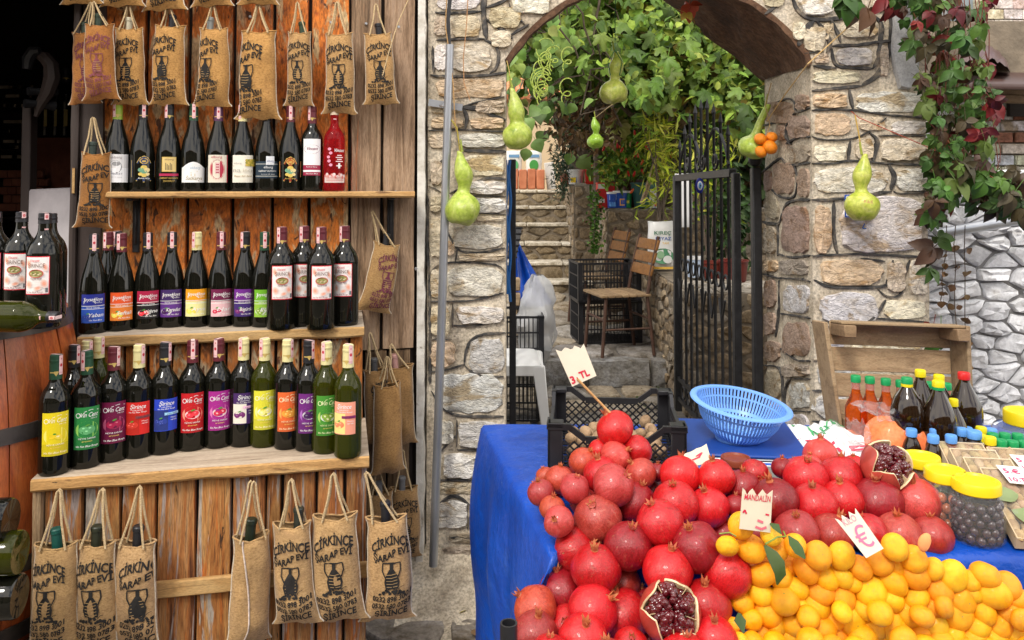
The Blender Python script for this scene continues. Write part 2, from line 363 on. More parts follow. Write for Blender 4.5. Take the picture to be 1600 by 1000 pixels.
def outline(poly, gap, n=14, rough=.05, rr=R, power=.0):
    """a rounded, uneven outline inside a polygon, gap metres in from its edge"""
    cx = sum(p[0] for p in poly)/len(poly); cy = sum(p[1] for p in poly)/len(poly); out = []
    for k in range(n):
        a = 2*pi*k/n+rr.uniform(-.1, .1); dx, dy = math.cos(a), math.sin(a); best = 9
        for i in range(len(poly)):
            (x0, y0), (x1, y1) = poly[i], poly[(i+1) % len(poly)]; ex, ey = x1-x0, y1-y0; den = dx*ey-dy*ex
            if abs(den) < 1e-12: continue
            t = ((x0-cx)*ey-(y0-cy)*ex)/den; s = ((x0-cx)*dy-(y0-cy)*dx)/den
            if t > 0 and -.001 <= s <= 1.001: best = min(best, t)
        r = max(.3*best, best-gap)*(1-rough*rr.random()); out.append((cx+dx*r, cy+dy*r))
    return out, (cx, cy)
def rock_mesh(ol, c, thick, rr=R, face=.25, mats=None, name='stone', inset=.12, deep=.03):
    """a rough stone: outline ol in the x-z plane, standing out towards -y by about thick, rooted deep behind y = 0"""
    mb = MB(); n = len(ol); cx, cy = c; vs = []
    for q, y in ((1.0, deep), (1.0-.02, -thick*.45), (1-inset, -thick*.9), (.5, -thick)):
        for (x, z) in ol:
            j = 0 if y > 0 else rr.uniform(-face, face)*thick
            vs.append((cx+(x-cx)*q*(1+rr.uniform(-.02, .02)), y+j, cy+(z-cy)*q*(1+rr.uniform(-.02, .02))))
    vs.append((cx, -thick*rr.uniform(.8, 1.15), cy))
    fs = [(i*n+k, i*n+(k+1) % n, (i+1)*n+(k+1) % n, (i+1)*n+k) for i in range(3) for k in range(n)]
    fs += [(3*n+k, 3*n+(k+1) % n, 4*n) for k in range(n)]
    mb.add(vs, fs)
    return mb
def stone_face(parent, org, ux, uz, w, h, sx, sy, thick, colors, mat='rubble', gap=.008, name='stone', rr=None, n=10, ang=50, keep=None, jit=.33, angular=False):
    """rubble stones over the rectangle org + ux*x + uz*z; they stand out along ux x uz"""
    rr = rr or R; ux, uz = Vector(ux).normalized(), Vector(uz).normalized(); nrm = ux.cross(uz).normalized()
    m = Matrix((( ux.x, -nrm.x, uz.x, org[0]), (ux.y, -nrm.y, uz.y, org[1]), (ux.z, -nrm.z, uz.z, org[2]), (0, 0, 0, 1)))
    for po, x, y in voronoi(w, h, sx, sy, jit, rr):
        if keep and not keep(x, y): continue
        ol, c = outline(po, gap*rr.uniform(.5, 1.5), n, .06, rr)
        if angular:
            q_ = []
            for a_, b_ in zip(po, po[1:]+po[:1]):
                for t_ in (.08, .5): q_.append((lerp(a_[0], b_[0], t_)+rr.uniform(-.003, .003), lerp(a_[1], b_[1], t_)+rr.uniform(-.003, .003)))
            qq = rr.uniform(.84, .97); ol = [(c[0]+(a_-c[0])*qq, c[1]+(b_-c[1])*qq) for a_, b_ in q_]
        ol = [(a-c[0], b-c[1]) for a, b in ol]
        me = rock_mesh(ol, (0, 0), thick*(rr.uniform(.6, 1.3) if not angular else rr.uniform(.5, 1.3)), rr, .28).mesh(name, mt(mat), ang=ang)
        kk = rr.uniform(.8, 1.15); o = link(name, me, parent, color=[min(1, v*kk) for v in rr.choice(colors)])
        mm = m @ Matrix.Translation((c[0], 0, c[1]))
        o.matrix_local = (Matrix.Translation(-parent.location) if parent else Matrix()) @ mm
# ------------------------------------------------------------------ the wooden stand and plank wall
SA = math.radians(12); SO = Vector((-.36, 2.95, 0)); E1 = Vector((math.cos(SA), math.sin(SA), 0)); E2 = Vector((math.sin(SA), -math.cos(SA), 0))
def SP(t, n, z): return SO+E1*t+E2*n+Vector((0, 0, z))
def spx(px, py, n):           # (t, z) of a photo pixel on the stand plane at offset n
    p = onp(px, py, SO+E2*n, E2); return ((p-SO).dot(E1), p.z)
def tz(px, py, z):            # (t, n) of a pixel on height z
    p = atz(px, py, z)-SO; return p.dot(E1), p.dot(E2)
def plank_mb(t0, t1, z0, z1, n0, n1, seed, wav=.004, rows=14):
    """upright plank between t0..t1, z0..z1; front at n1, back at n0 (stand coordinates x=t, y=-n)"""
    mb = MB(); vs = []
    for j in range(rows+1):
        z = lerp(z0, z1, j/rows); a = wav*nz(seed*7.1, z*5, 1); b = wav*nz(seed*3.3+9, z*5, 4); c = .003*nz(seed, z*4, 8)
        vs += [(t0+a, -n0, z), (t1+b, -n0, z), (t1+b-.003, -n1+c+.002, z), (lerp(t0, t1, .5), -n1-.002+c, z), (t0+a+.003, -n1+c+.002, z)]
    fs = [(j*5+k, j*5+(k+1) % 5, j*5+5+(k+1) % 5, j*5+5+k) for j in range(rows) for k in range(5)]
    fs += [(4, 3, 2, 1, 0), tuple(rows*5+k for k in range(5))]
    return mb.add(vs, fs)
wall = empty('plank_wall', SO, SA, 'tall wall of orange and grey upright planks behind the wine shelves', 'wall')
xs = [158, 228, 295, 365, 427, 484, 547, 598, 651]
for i, (a, b) in enumerate(zip(xs, xs[1:])):
    t0, _ = spx(a, 150, 0); t1, _ = spx(b, 150, 0)
    zb = .25 if i < 6 else spx(620, 545, 0)[1]
    if i >= 7: zb = spx(620, 545, 0)[1]
    grey = i >= 6
    o = plank_mb(t0+.004, t1-.004, zb, 2.6, -.03, -.002+R.uniform(-.004, .004), i).build('plank', mt('plank_grey' if grey else 'plank_orange'), wall)
    k = R.uniform(1.0, 1.3); o.color = (k, k*R.uniform(.92, 1.05), k, 1)
t0, _ = spx(568, 700, -.01); t1, _ = spx(606, 700, -.01); t2, _ = spx(641, 700, -.01)
for a, b in ((t0, t1-.004), (t1, t2)):
    o = plank_mb(a, b, 0, spx(620, 548, 0)[1], -.04, -.014, 31+a).build('plank', mt('plank_grey'), wall); o.color = (.7, .62, .58, 1)
mb = MB(); mb.box(spx(150, 150, 0)[0], spx(648, 150, 0)[0], .035, .05, .2, 2.6); mb.box(-.01, .06, .12, .14, 0, 2.6); mb.build('backing', mt('interior'), wall, smooth=False)  # second box: dark filler added so the gap by the pier looks shaded
for px, py in ((572, 37), (391, 26), (517, 35), (623, 42), (618, 300), (650, 420)):
    t, z = spx(px, py, .004); mb = MB(); mb.lathe([(0, .003), (.004, .003), (.006, 0)], 8, Matrix.Translation((t, -.004, z)) @ Matrix.Rotation(pi/2, 4, 'X')); mb.build('screw', mt('galvanised'), wall)
# plaster end of the wall and its torn edge
mb = MB(); vs = []; rows = 60
for j in range(rows+1):
    z = lerp(.1, 2.6, j/rows); a = at(655, 290, 2.97).x; b = at(664, 290, 2.97).x+.008*nz(z*9, 3)+.006*nz(z*25, 5)
    a = -.352
    vs += [(a, 2.962, z), (b, 2.966+.01*nz(z*8, 9), z), (b-.006*abs(nz(z*20, 1)), 3.06, z), (a, 3.06, z)]
mb.add(vs, [(j*4+k, j*4+(k+1) % 4, j*4+4+(k+1) % 4, j*4+4+k) for j in range(rows) for k in range(4)]+[(3, 2, 1, 0), tuple(rows*4+k for k in range(4))])
tag(mb.build('plaster_edge', mt('plaster')), 'thin strip of torn white plaster between plank wall and stone pier', 'plaster')
# shelves and steps of the stand
stand = empty('display_stand', SO, SA, 'stepped wooden stand of weathered boards holding rows of wine bottles', 'stand')
def board(t0, t1, n0, n1, z0, z1, name, seed, col=(1, 1, 1), lift=0):
    N = 26; mb = MB(); vs = []
    for i in range(N+1):
        t = lerp(t0, t1, i/N); e = .006*nz(seed, t*7)+.003*nz(seed, t*23); zt = z1+.002*nz(t*5, seed, 3)+lift*(t-t0); zb = z0+.004*nz(t*9, seed, 7)+lift*(t-t0)
        vs += [(t, -n0, zb), (t, -n1-e+.004, zb), (t, -n1-e-.001, zb+.006), (t, -n1-e, zt-.004), (t, -n1-e+.005, zt), (t, -n0, zt)]
    fs = [(i*6+k, i*6+6+k, i*6+6+(k+1) % 6, i*6+(k+1) % 6) for i in range(N) for k in range(6)]
    mk = [1 if k in (1, 2, 3) else 0 for i in range(N) for k in range(6)]
    mb.add(vs, fs+[tuple(range(6)), tuple(N*6+k for k in range(6))[::-1]]); mb.mi = mk+[1, 1]
    o = mb.build(name, [mt('shelf_wood'), mt('shelf_edge')], stand); o.color = (*col, 1); return o
LT0, LT1 = tz(50, 748, .75)[0], tz(577, 715, .75)[0]
MT0, MT1 = tz(119, 528, 1.05)[0], tz(569, 510, 1.05)[0]
TT0, TT1 = spx(160, 303, .12)[0], spx(648, 294, .12)[0]
NL, NM, NT = .695, .365, .125
board(LT0, LT1, NM-.05, NL, .718, .75, 'shelf_board', 3, (1.05, 1, .95))
board(MT0, MT1, .0, NM, 1.018, 1.05, 'shelf_board', 5, (.9, .9, .9))
board(TT0, TT1, .0, NT, 1.458, 1.48, 'shelf_board', 8, (.95, .9, .85))
for px in (213, 610):
    t, _ = spx(px, 340, .01); mb = MB(); zb = 1.30
    mb.box(t-.012, t+.012, -.012, -.002, zb-.03, 1.457); mb.box(t-.010, t+.010, -.11, -.012, 1.449, 1.457); mb.box(t-.004, t+.004, -.03, -.012, zb, 1.449)
    mb.build('shelf_bracket', mt('black_iron'), stand, bevel=.003)
def front_planks(pxs, py, n, z0, z1, mat, base=(1, 1, 1)):
    for i, (a, b) in enumerate(zip(pxs, pxs[1:])):
        ta, _ = spx(a, py, n); tb, _ = spx(b, py, n); k = R.uniform(.8, 1.15)
        o = plank_mb(ta+.002, tb-.002, z0, z1, n-.02, n+R.uniform(-.003, .003), i*3.7+py).build('front_plank', mt(mat), stand)
        o.color = (base[0]*k, base[1]*k*R.uniform(.94, 1.04), base[2]*k, 1)
front_planks([66, 129, 188, 243, 306, 361, 415, 440, 494, 538, 574], 850, NL-.03, 0, .716, 'plank_peel')
front_planks([122, 160, 192, 229, 268, 310, 352, 390, 430, 468, 508, 545, 568], 620, NM-.03, .752, 1.016, 'plank_orange', (.85, .95, 1.1))
a, _ = spx(50, 850, NL-.02); b, _ = spx(65, 850, NL-.02)
plank_mb(a, b, 0, .716, NL-.06, NL-.012, 77).build('corner_post', mt('plank_grey'), stand).color = (1.2, 1.15, 1.1, 1)
a, _ = spx(228, 920, NL-.01); b, _ = spx(575, 920, NL-.01); z1 = spx(300, 908, NL)[1]; z0 = spx(300, 934, NL)[1]
mb = MB(); mb.box(a, b, -(NL-.008), -(NL-.024), z0, z1); mb.build('batten', mt('shelf_edge'), stand, bevel=.004)
mb = MB(); mb.box(LT0+.03, LT1-.02, -(NL-.06), -(NM-.02), 0, .716); mb.box(MT0+.02, MT1-.02, -(NM-.06), -.005, 0, 1.016); mb.build('carcass', mt('interior'), stand, smooth=False)
# ------------------------------------------------------------------ the dim shop on the far side of the plank wall
shop = empty('wine_shop', (-2, 3, 0), 0, 'dark open wine shop doorway with dim bottle racks inside', 'shop')
def sh(mb, name, mat, **kw): mb.xf(Matrix.Translation((2, -3, 0))); return mb.build(name, mt(mat), shop, **kw)
xL, xR = -3.6, spx(115, 150, 0)[0]
pR = SP(spx(118, 150, .0)[0], 0, 0)
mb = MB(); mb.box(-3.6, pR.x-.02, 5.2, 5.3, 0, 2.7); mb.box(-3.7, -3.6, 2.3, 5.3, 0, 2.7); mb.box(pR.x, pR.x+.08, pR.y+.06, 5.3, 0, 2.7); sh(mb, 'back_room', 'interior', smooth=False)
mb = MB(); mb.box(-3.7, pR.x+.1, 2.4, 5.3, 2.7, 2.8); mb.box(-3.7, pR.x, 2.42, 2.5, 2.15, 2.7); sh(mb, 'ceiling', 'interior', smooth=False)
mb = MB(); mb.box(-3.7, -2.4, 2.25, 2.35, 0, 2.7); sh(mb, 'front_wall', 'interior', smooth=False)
for a, b, nf, c in ((108, 122, .03, 1), (122, 161, .015, 1)):
    ta, _ = spx(a, 300, nf); tb, _ = spx(b, 300, nf); m2 = plank_mb(ta, tb-.002, 0, 2.65, -.03, nf, 55+a)
    m2.xf(Matrix.Translation(SO) @ Matrix.Rotation(SA, 4, 'Z')); sh(m2, 'door_frame', 'dark_board')
ta, zt = spx(115, 262, .035); _, zb2 = spx(115, 302, .035)
m2 = MB(); m2.box(ta-.004, ta+.004, -.036, -.028, zb2, zt); m2.xf(Matrix.Translation(SO) @ Matrix.Rotation(SA, 4, 'Z')); sh(m2, 'door_hinge', 'shelf_edge')
# racks, cabinet and bottles inside
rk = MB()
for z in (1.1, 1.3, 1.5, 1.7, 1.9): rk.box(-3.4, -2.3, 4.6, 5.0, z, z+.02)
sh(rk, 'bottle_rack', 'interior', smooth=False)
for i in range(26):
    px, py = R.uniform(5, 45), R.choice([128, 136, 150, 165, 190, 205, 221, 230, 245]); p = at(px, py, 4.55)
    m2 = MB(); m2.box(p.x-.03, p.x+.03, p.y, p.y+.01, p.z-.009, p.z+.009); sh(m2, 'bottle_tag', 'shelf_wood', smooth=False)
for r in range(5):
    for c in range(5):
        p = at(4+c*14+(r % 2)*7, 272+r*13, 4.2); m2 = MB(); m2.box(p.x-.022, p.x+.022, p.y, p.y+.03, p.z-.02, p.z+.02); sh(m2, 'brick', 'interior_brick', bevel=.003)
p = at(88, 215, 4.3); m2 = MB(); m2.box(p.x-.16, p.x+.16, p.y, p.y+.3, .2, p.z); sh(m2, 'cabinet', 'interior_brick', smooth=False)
CABZ = p.z
# wine press with its curved lever, and the metal sheet chest
press = empty('wine_press', at(55, 400, 3.1)*1, 0, 'old black wine press with a curved iron lever in the dark shop', 'wine press')
press.location.z = 0; PL = press.location
def pr(mb, name, mat, **kw): mb.xf(Matrix.Translation(-PL)); return mb.build(name, mt(mat), press, **kw)
p = at(47, 292, 3.05); q = at(47, 165, 3.05); m2 = MB(); m2.beam((p.x, p.y, 0.2), q, .035, .05, (0, 1, 0)); pr(m2, 'post', 'dark_board', bevel=.004)
pts = [at(x, y, 3.0) for x, y in ((56, 182), (62, 165), (74, 145), (82, 122), (80, 102), (70, 90), (56, 84))]
m2 = MB(); m2.tube(pts, [.008, .018, .026, .03, .028, .024, .012], 8); pr(m2, 'lever', 'dark_board')
pts = [at(x, y, 2.98) for x, y in ((42, 108), (44, 92), (52, 80), (62, 79))]
m2 = MB(); m2.tube(pts, [.016, .022, .022, .014], 8); pr(m2, 'handle', 'black_iron')
for x0, y0, x1, y1 in ((44, 143, 88, 142), (38, 162, 86, 166)):
    m2 = MB(); m2.tube([at(x0, y0, 2.96), at(lerp(x0, x1, .5), y0, 3.0), at(x1, y1, 3.04)], [.017, .012, .02], 8); pr(m2, 'roller', 'black_iron')
chest = MB(); a = [at(44, 296, 2.9), at(110, 293, 2.9), at(118, 480, 2.72), at(38, 480, 2.72)]
chest.add([v for v in a]+[v+Vector((0, .25, 0)) for v in a], [(3, 2, 1, 0), (4, 5, 6, 7), (0, 1, 5, 4), (1, 2, 6, 5), (2, 3, 7, 6), (3, 0, 4, 7)])
tag(chest.build('metal_chest', mt('grey_sheet'), bevel=.006), 'sloping grey sheet metal chest by the shop door frame', 'chest')
# ------------------------------------------------------------------ the stone gateway
AY, AD = 3.0, .55
XL0, XL1, XR0, XR1, AT = -.318, -.024, 1.13, 1.562, 2.62
gate_wall = empty('stone_archway', (.5, AY, 0), 0, 'rustic stone gateway with an arch, pale stones and dark pointing', 'stone arch')
GL = gate_wall.location
def gw(mb, name, mat, **kw): mb.xf(Matrix.Translation(-GL)); return mb.build(name, mt(mat), gate_wall, **kw)
af = []
for k in range(25):
    a = math.radians(lerp(148, 31, k/24)); af.append(at(1030+283*math.cos(a), 246-283*math.sin(a), AY))
af[0].x, af[-1].x = XL1, XR0
bk = [at(x, y, AY+AD) for x, y in ((792, 60), (815, 10), (850, -25), (905, -45), (975, -36), (1036, 0), (1090, 40), (1148, 84), (1192, 122))]
bk[0].x, bk[-1].x = XL1, XR0
def curve(pts, t):
    L = [0]
    for a, b in zip(pts, pts[1:]): L.append(L[-1]+(b-a).length)
    s = t*L[-1]
    for i in range(len(pts)-1):
        if s <= L[i+1] or i == len(pts)-2: return pts[i].lerp(pts[i+1], (s-L[i])/max(1e-9, L[i+1]-L[i]))
def archz(x): return interp([(p.x, p.z) for p in af], x)
def fy(x, z): return AY+.007*nz(x*4, z*4, 2)+.005*nz(x*14, z*14, 5)
mb = MB()
zl, zr = af[0].z, af[-1].z
def grid_front(x0, x1, zb, nu, nv):
    mb.grid(lambda u, v: Vector((lerp(x0, x1, u), fy(lerp(x0, x1, u), lerp(zb(lerp(x0, x1, u)), AT, v)), lerp(zb(lerp(x0, x1, u)), AT, v))), nu, nv)
grid_front(XL0, XL1, lambda x: 0, 14, 110); grid_front(XL1, XR0, archz, 60, 26); grid_front(XR0, XR1, lambda x: 0, 20, 110)
def fx(y, z): return XR0+.007*nz(y*5, z*5, 12)*min(1, (y-AY)*8)+.005*nz(y*14, z*14, 7)*min(1, (y-AY)*8)
mb.grid(lambda u, v: Vector((fx(lerp(AY, AY+AD, u), v*zr), lerp(fy(XR0, v*zr), AY+AD, u), v*lerp(zr, bk[-1].z, u))), 14, 90)
mb.grid(lambda u, v: Vector((XL1, lerp(AY+AD, fy(XL1, v*zl), u), v*lerp(bk[0].z, zl, u))), 4, 60)
mb.add([(XL0, AY, 0), (XL0, AY+AD, 0), (XL0, AY+AD, AT), (XL0, AY, AT), (XR1, AY, 0), (XR1, AY+AD, 0), (XR1, AY+AD, AT), (XR1, AY, AT)], [(0, 3, 2, 1), (4, 5, 6, 7), (3, 7, 6, 2)])
mb.add([(XL0, AY+AD, 0), (XL1, AY+AD, 0), (XL1, AY+AD, AT), (XL0, AY+AD, AT), (XR0, AY+AD, 0), (XR1, AY+AD, 0), (XR1, AY+AD, AT), (XR0, AY+AD, AT)], [(0, 3, 2, 1), (4, 7, 6, 5)])
N = 24; vs = []
for k in range(N+1):
    p = curve(bk, k/N); vs += [p, (p.x, p.y, AT)]
mb.add(vs, [(2*k, 2*k+1, 2*k+3, 2*k+2) for k in range(N)])
gw(mb, 'mortar_body', 'mortar', ang=60)
# brown rendered vault between the two faces, in a few rough slabs
mb = MB(); NU = 60
def vault(u, v):
    a, b = curve(af, u), curve(bk, u); p = a.lerp(b, v); p.y = lerp(fy(a.x, a.z), AY+AD, v)
    e = min(1, v*8)*.010*nz(p.x*5, p.y*6, p.z*5)+.012*(1 if nz(p.x*2.2, 3, p.y*1.5) > .1 else 0)*min(1, v*6); c = Vector((.55, p.y, 1.3)); return p+(c-p).normalized()*e
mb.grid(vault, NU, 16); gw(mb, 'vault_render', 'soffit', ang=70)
# brown lip of the render along the arch edge, seen from the front
mb = MB(); vs = []
for k in range(NU+1):
    p = curve(af, k/NU); d = (Vector((.55, AY, 1.45))-p).normalized(); wv = .016+.008*nz(k*.4, 2); y = fy(p.x, p.z)
    vs += [p-d*.006+Vector((0, y-AY-.006, 0)), p+d*wv+Vector((0, y-AY-.004, 0)), p+d*wv+Vector((0, .05, 0)), p-d*.006+Vector((0, .05, 0))]
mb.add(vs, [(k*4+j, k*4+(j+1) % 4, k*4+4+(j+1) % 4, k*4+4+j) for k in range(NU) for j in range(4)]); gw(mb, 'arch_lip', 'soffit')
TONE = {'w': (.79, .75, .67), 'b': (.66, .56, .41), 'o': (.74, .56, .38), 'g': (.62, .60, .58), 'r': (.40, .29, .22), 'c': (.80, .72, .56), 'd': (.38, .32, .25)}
def wall_stone(x0, y0, x1, y1, tone, plane='f', thick=.013, name='stone'):
    conv = (lambda x, y: at(x, y, AY)) if plane == 'f' else (lambda x, y: atx(x, y, XR0))
    cx, cy = (x0+x1)/2, (y0+y1)/2; c = conv(cx, cy); n = 22; ol = []
    for k in range(n):
        a = 2*pi*k/n+.1; e = 4.2; ca, sa = math.cos(a), math.sin(a); r = (abs(ca)**e+abs(sa)**e)**(-1/e)*R.uniform(.87, 1.02)
        p = conv(cx+r*ca*(x1-x0)/2, cy-r*sa*(y1-y0)/2)-c
        ol.append((p.x if plane == 'f' else -p.y, p.z))
    if plane == 'f': ol = ol[:]
    m2 = rock_mesh(ol, (0, 0), thick*R.uniform(.7, 1.2), R, .30, inset=.05)
    if plane == 'f': m2.xf(Matrix.Translation(Vector((c.x, fy(c.x, c.z), c.z))-GL))
    else: m2.xf(Matrix.Translation(Vector((XR0, c.y, c.z))-GL) @ Matrix(((0, 1, 0, 0), (-1, 0, 0, 0), (0, 0, 1, 0), (0, 0, 0, 1))))
    o = m2.build(name, mt('stone'), gate_wall, ang=38); t = TONE[tone]; k = R.uniform(.9, 1.12); o.color = (t[0]*k, t[1]*k*R.uniform(.97, 1.03), t[2]*k*R.uniform(.94, 1.06), 1)
for a in """680,-14,752,16,w 704,24,752,60,b 678,26,700,58,b 763,10,816,46,b 796,-18,862,24,w 766,48,800,76,c 678,68,700,112,w 702,68,770,115,c 676,122,792,154,o
742,157,790,178,b 670,160,722,178,b 672,183,725,202,o 733,183,790,202,o 714,208,791,231,w 669,209,706,232,b 718,241,791,276,c 672,250,692,290,b 726,282,791,304,w 732,309,791,333,w 672,306,690,332,b 726,337,791,346,b
706,350,788,390,w 671,340,692,404,b 696,376,711,400,o 714,395,789,408,b 697,415,787,464,w 672,420,690,466,b 711,477,787,506,w 672,476,704,526,b 731,528,790,585,g 672,533,712,574,o 682,582,787,648,g
714,656,787,700,g 686,656,710,694,w 690,707,746,747,w 676,753,748,772,b 677,780,733,826,g 738,778,770,832,d 700,832,772,848,d 690,852,776,868,d
1192,-14,1226,12,b 1238,34,1258,64,c 1247,-24,1308,25,w 1254,40,1289,82,c 1311,34,1372,60,c 1285,36,1303,64,b 1304,74,1363,103,w 1270,84,1296,100,b 1268,111,1345,131,c 1374,70,1388,120,b 1362,-20,1386,20,b
1269,145,1324,170,o 1337,142,1446,178,w 1270,176,1330,213,o 1340,182,1384,205,b 1390,188,1447,211,w 1269,225,1323,253,c 1334,215,1364,250,b 1373,215,1447,252,c 1269,260,1388,303,w 1398,262,1449,300,w
1271,320,1299,397,o 1307,306,1447,396,w 1278,404,1380,446,o 1384,408,1414,458,b 1418,404,1448,462,c 1280,455,1374,505,g 1378,468,1447,499,c 1326,510,1449,549,c 1275,520,1318,560,g 1275,566,1330,606,g 1272,612,1340,654,g 1345,556,1449,610,b 1272,660,1345,700,g""".split():
    v = a.split(','); wall_stone(*map(float, v[:4]), v[4])
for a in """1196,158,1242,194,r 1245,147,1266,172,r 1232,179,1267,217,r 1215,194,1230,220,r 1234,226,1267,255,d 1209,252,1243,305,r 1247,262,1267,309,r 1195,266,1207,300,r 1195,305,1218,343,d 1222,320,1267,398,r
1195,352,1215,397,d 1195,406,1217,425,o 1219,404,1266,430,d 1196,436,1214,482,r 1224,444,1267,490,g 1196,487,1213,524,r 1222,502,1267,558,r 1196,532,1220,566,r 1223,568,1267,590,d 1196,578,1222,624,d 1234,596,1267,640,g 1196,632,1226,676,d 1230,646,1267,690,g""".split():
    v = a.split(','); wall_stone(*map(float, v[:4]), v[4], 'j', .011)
# dark pointing drawn along the joints
pm = MB()
def joint(pts, wpx, plane='f'):
    conv = (lambda x, y: at(x, y, AY)) if plane == 'f' else (lambda x, y: atx(x, y, XR0))
    P = [conv(x, y) for x, y in pts]; q = []
    for i in range(len(P)-1):
        p0, p1, p2, p3 = P[max(0, i-1)], P[i], P[i+1], P[min(len(P)-1, i+2)]; m = max(2, int((p2-p1).length/.012))
        for k in range(m):
            t = k/m; q.append(.5*((2*p1)+(p2-p0)*t+(2*p0-5*p1+4*p2-p3)*t*t+(3*p1-p0-3*p2+p3)*t**3))
    q.append(P[-1]); wd = wpx*AY/F*.5; vs = []; sd = R.uniform(0, 99)
    side = Vector((1, 0, 0)) if plane == 'f' else Vector((0, 1, 0)); out = Vector((0, -1, 0)) if plane == 'f' else Vector((-1, 0, 0))
    for i, p in enumerate(q):
        d = (q[min(i+1, len(q)-1)]-q[max(0, i-1)]).normalized(); s = d.cross(out).normalized()
        e = min(1, min(i, len(q)-1-i)/3+.25)
        a = wd*e*(1+.5*nz(i*.35, sd)+.35*nz(i*1.1, sd, 3)); b = wd*e*(1+.5*nz(i*.35, sd+9)+.35*nz(i*1.1, sd, 8)); b0 = (Vector((0, fy(p.x, p.z)-AY, 0)) if plane == 'f' else Vector((0, 0, 0)))
        h = .008+.004*nz(i*.5, sd, 5)
        vs += [p+b0-s*a+out*-.004, p+b0-s*a*.6+out*h, p+b0+s*b*.6+out*h, p+b0+s*b+out*-.004]
    n = len(q); pm.add(vs, [(i*4+k, i*4+k+1, i*4+5+k, i*4+4+k) for i in range(n-1) for k in range(3)]+[(0, 3, 2, 1), ((n-1)*4, (n-1)*4+1, (n-1)*4+2, (n-1)*4+3)])
JF = """6:680,20 705,21 752,18|9:757,-10 756,30 760,62|5:682,63 700,62 757,61|7:760,12 780,5 797,-3|4:795,0 800,18 822,40|6:826,38 795,57|7:760,30 785,48 801,60|6:756,62 772,70 779,85 776,105 765,115
5:672,117 700,120 760,118 792,113|6:676,72 678,115|3:718,168 745,160 788,151|9:722,168 750,171 775,184 790,187|6:722,165 730,185 726,203|3:668,204 725,203 790,206|7:720,233 740,236 791,237|6:672,282 680,262 694,248|5:703,302 735,290 760,279 791,280
2:670,290 690,300|2.5:730,306 791,307|2.5:748,333 791,335|4:698,358 704,372 712,386 726,394 760,393 789,387|4:715,385 711,412|3:672,426 690,412 730,410 775,414 789,424|3:672,470 690,471 740,469 787,457|5:668,306 669,400 672,470 672,600
4:707,474 707,512|3:707,508 740,509 787,499|5:790,520 752,523 735,534 728,550 725,569|3:670,530 706,530|3:670,581 700,577 725,569|4:725,569 735,580 752,587 787,588|4:674,610 690,635 720,649 787,650|3:714,655 713,698|3:714,702 750,703 775,702|4:688,705 714,678|3:684,750 750,751|5:680,792 705,776 725,782 736,800 730,826|4:702,838 774,841
7:1194,23 1226,-2|8:1236,-6 1250,20 1268,30 1300,30 1352,22|12:1246,72 1258,50 1272,31|8:1275,32 1290,50 1296,68 1291,82|7:1297,30 1307,48 1313,67|6:1300,72 1340,70 1370,66 1396,63|3:1255,84 1287,80|6:1299,76 1302,95 1315,105 1364,107|7:1270,103 1306,107|9:1364,107 1373,90 1377,50 1373,32 1362,24|9:1346,135 1370,118 1385,95 1393,60 1391,5
6:1268,142 1300,139 1347,134|7:1326,138 1333,172|4:1268,172 1332,172 1390,180 1444,184|3:1268,213 1285,218 1320,218 1350,210 1384,184|8:1358,207 1370,222 1362,253|3:1372,212 1447,212|6:1328,220 1325,254|4:1268,255 1300,256 1330,251 1380,255 1445,258|9:1387,256 1396,276 1391,297|3:1395,298 1405,302 1450,300|5:1268,312 1290,312 1330,308 1392,299|6:1302,314 1303,370 1309,398
4:1268,400 1350,397 1447,402|5:1345,404 1382,408|5:1395,406 1386,438 1375,448 1300,448 1272,437|4:1371,452 1385,463 1405,460 1412,430 1421,406|5:1383,468 1367,493 1340,507 1290,511 1268,504|3:1367,497 1449,503|6:1323,511 1323,532|3:1268,562 1300,564 1336,560|3:1268,610 1310,609 1345,612|3:1268,658 1345,657"""
for seg in JF.replace('\n', '|').split('|'):
    wd, pts = seg.split(':'); joint([tuple(map(float, p.split(','))) for p in pts.split()], float(wd)*1.05)
JJ = """4:1194,172 1228,155 1243,160 1246,175 1267,168|4:1244,176 1231,196 1230,216 1237,226|4:1194,196 1228,188|5:1229,225 1250,214 1267,214|5:1194,268 1220,248 1234,258 1267,254|5:1244,260 1247,290 1240,308 1222,308 1207,296|6:1194,347 1216,350 1222,340 1230,320 1245,313 1267,312|5:1217,350 1217,400|5:1217,397 1240,402 1267,399|4:1194,428 1215,434 1250,436 1267,440|4:1219,438 1218,480 1213,527|4:1220,490 1236,492 1267,497|4:1221,544 1245,562 1267,564|4:1194,571 1220,578 1224,628|4:1238,590 1228,606 1227,640 1240,664|3:1238,592 1267,592|3:1230,642 1267,643"""
for seg in JJ.split('|'):
    wd, pts = seg.split(':'); joint([tuple(map(float, p.split(','))) for p in pts.split()], float(wd)*1.0, 'j')
gw(pm, 'pointing', 'pointing', ang=60)['kind'] = 'stuff'
# smooth grey patch of cement high on the pier
pts = [(1390, -20), (1432, -20), (1430, 20), (1434, 70), (1431, 120), (1420, 142), (1404, 140), (1396, 112), (1391, 80), (1393, 40)]
c0 = at(1412, 60, AY); ol = [(p.x-c0.x, p.z-c0.z) for p in (at(x, y, AY) for x, y in pts)][::-1]
m2 = rock_mesh(ol, (0, 0), .03, R, .1, inset=.05); m2.xf(Matrix.Translation(Vector((c0.x, AY+.004, c0.z))-GL)); m2.build('cement_patch', mt('cement'), gate_wall)
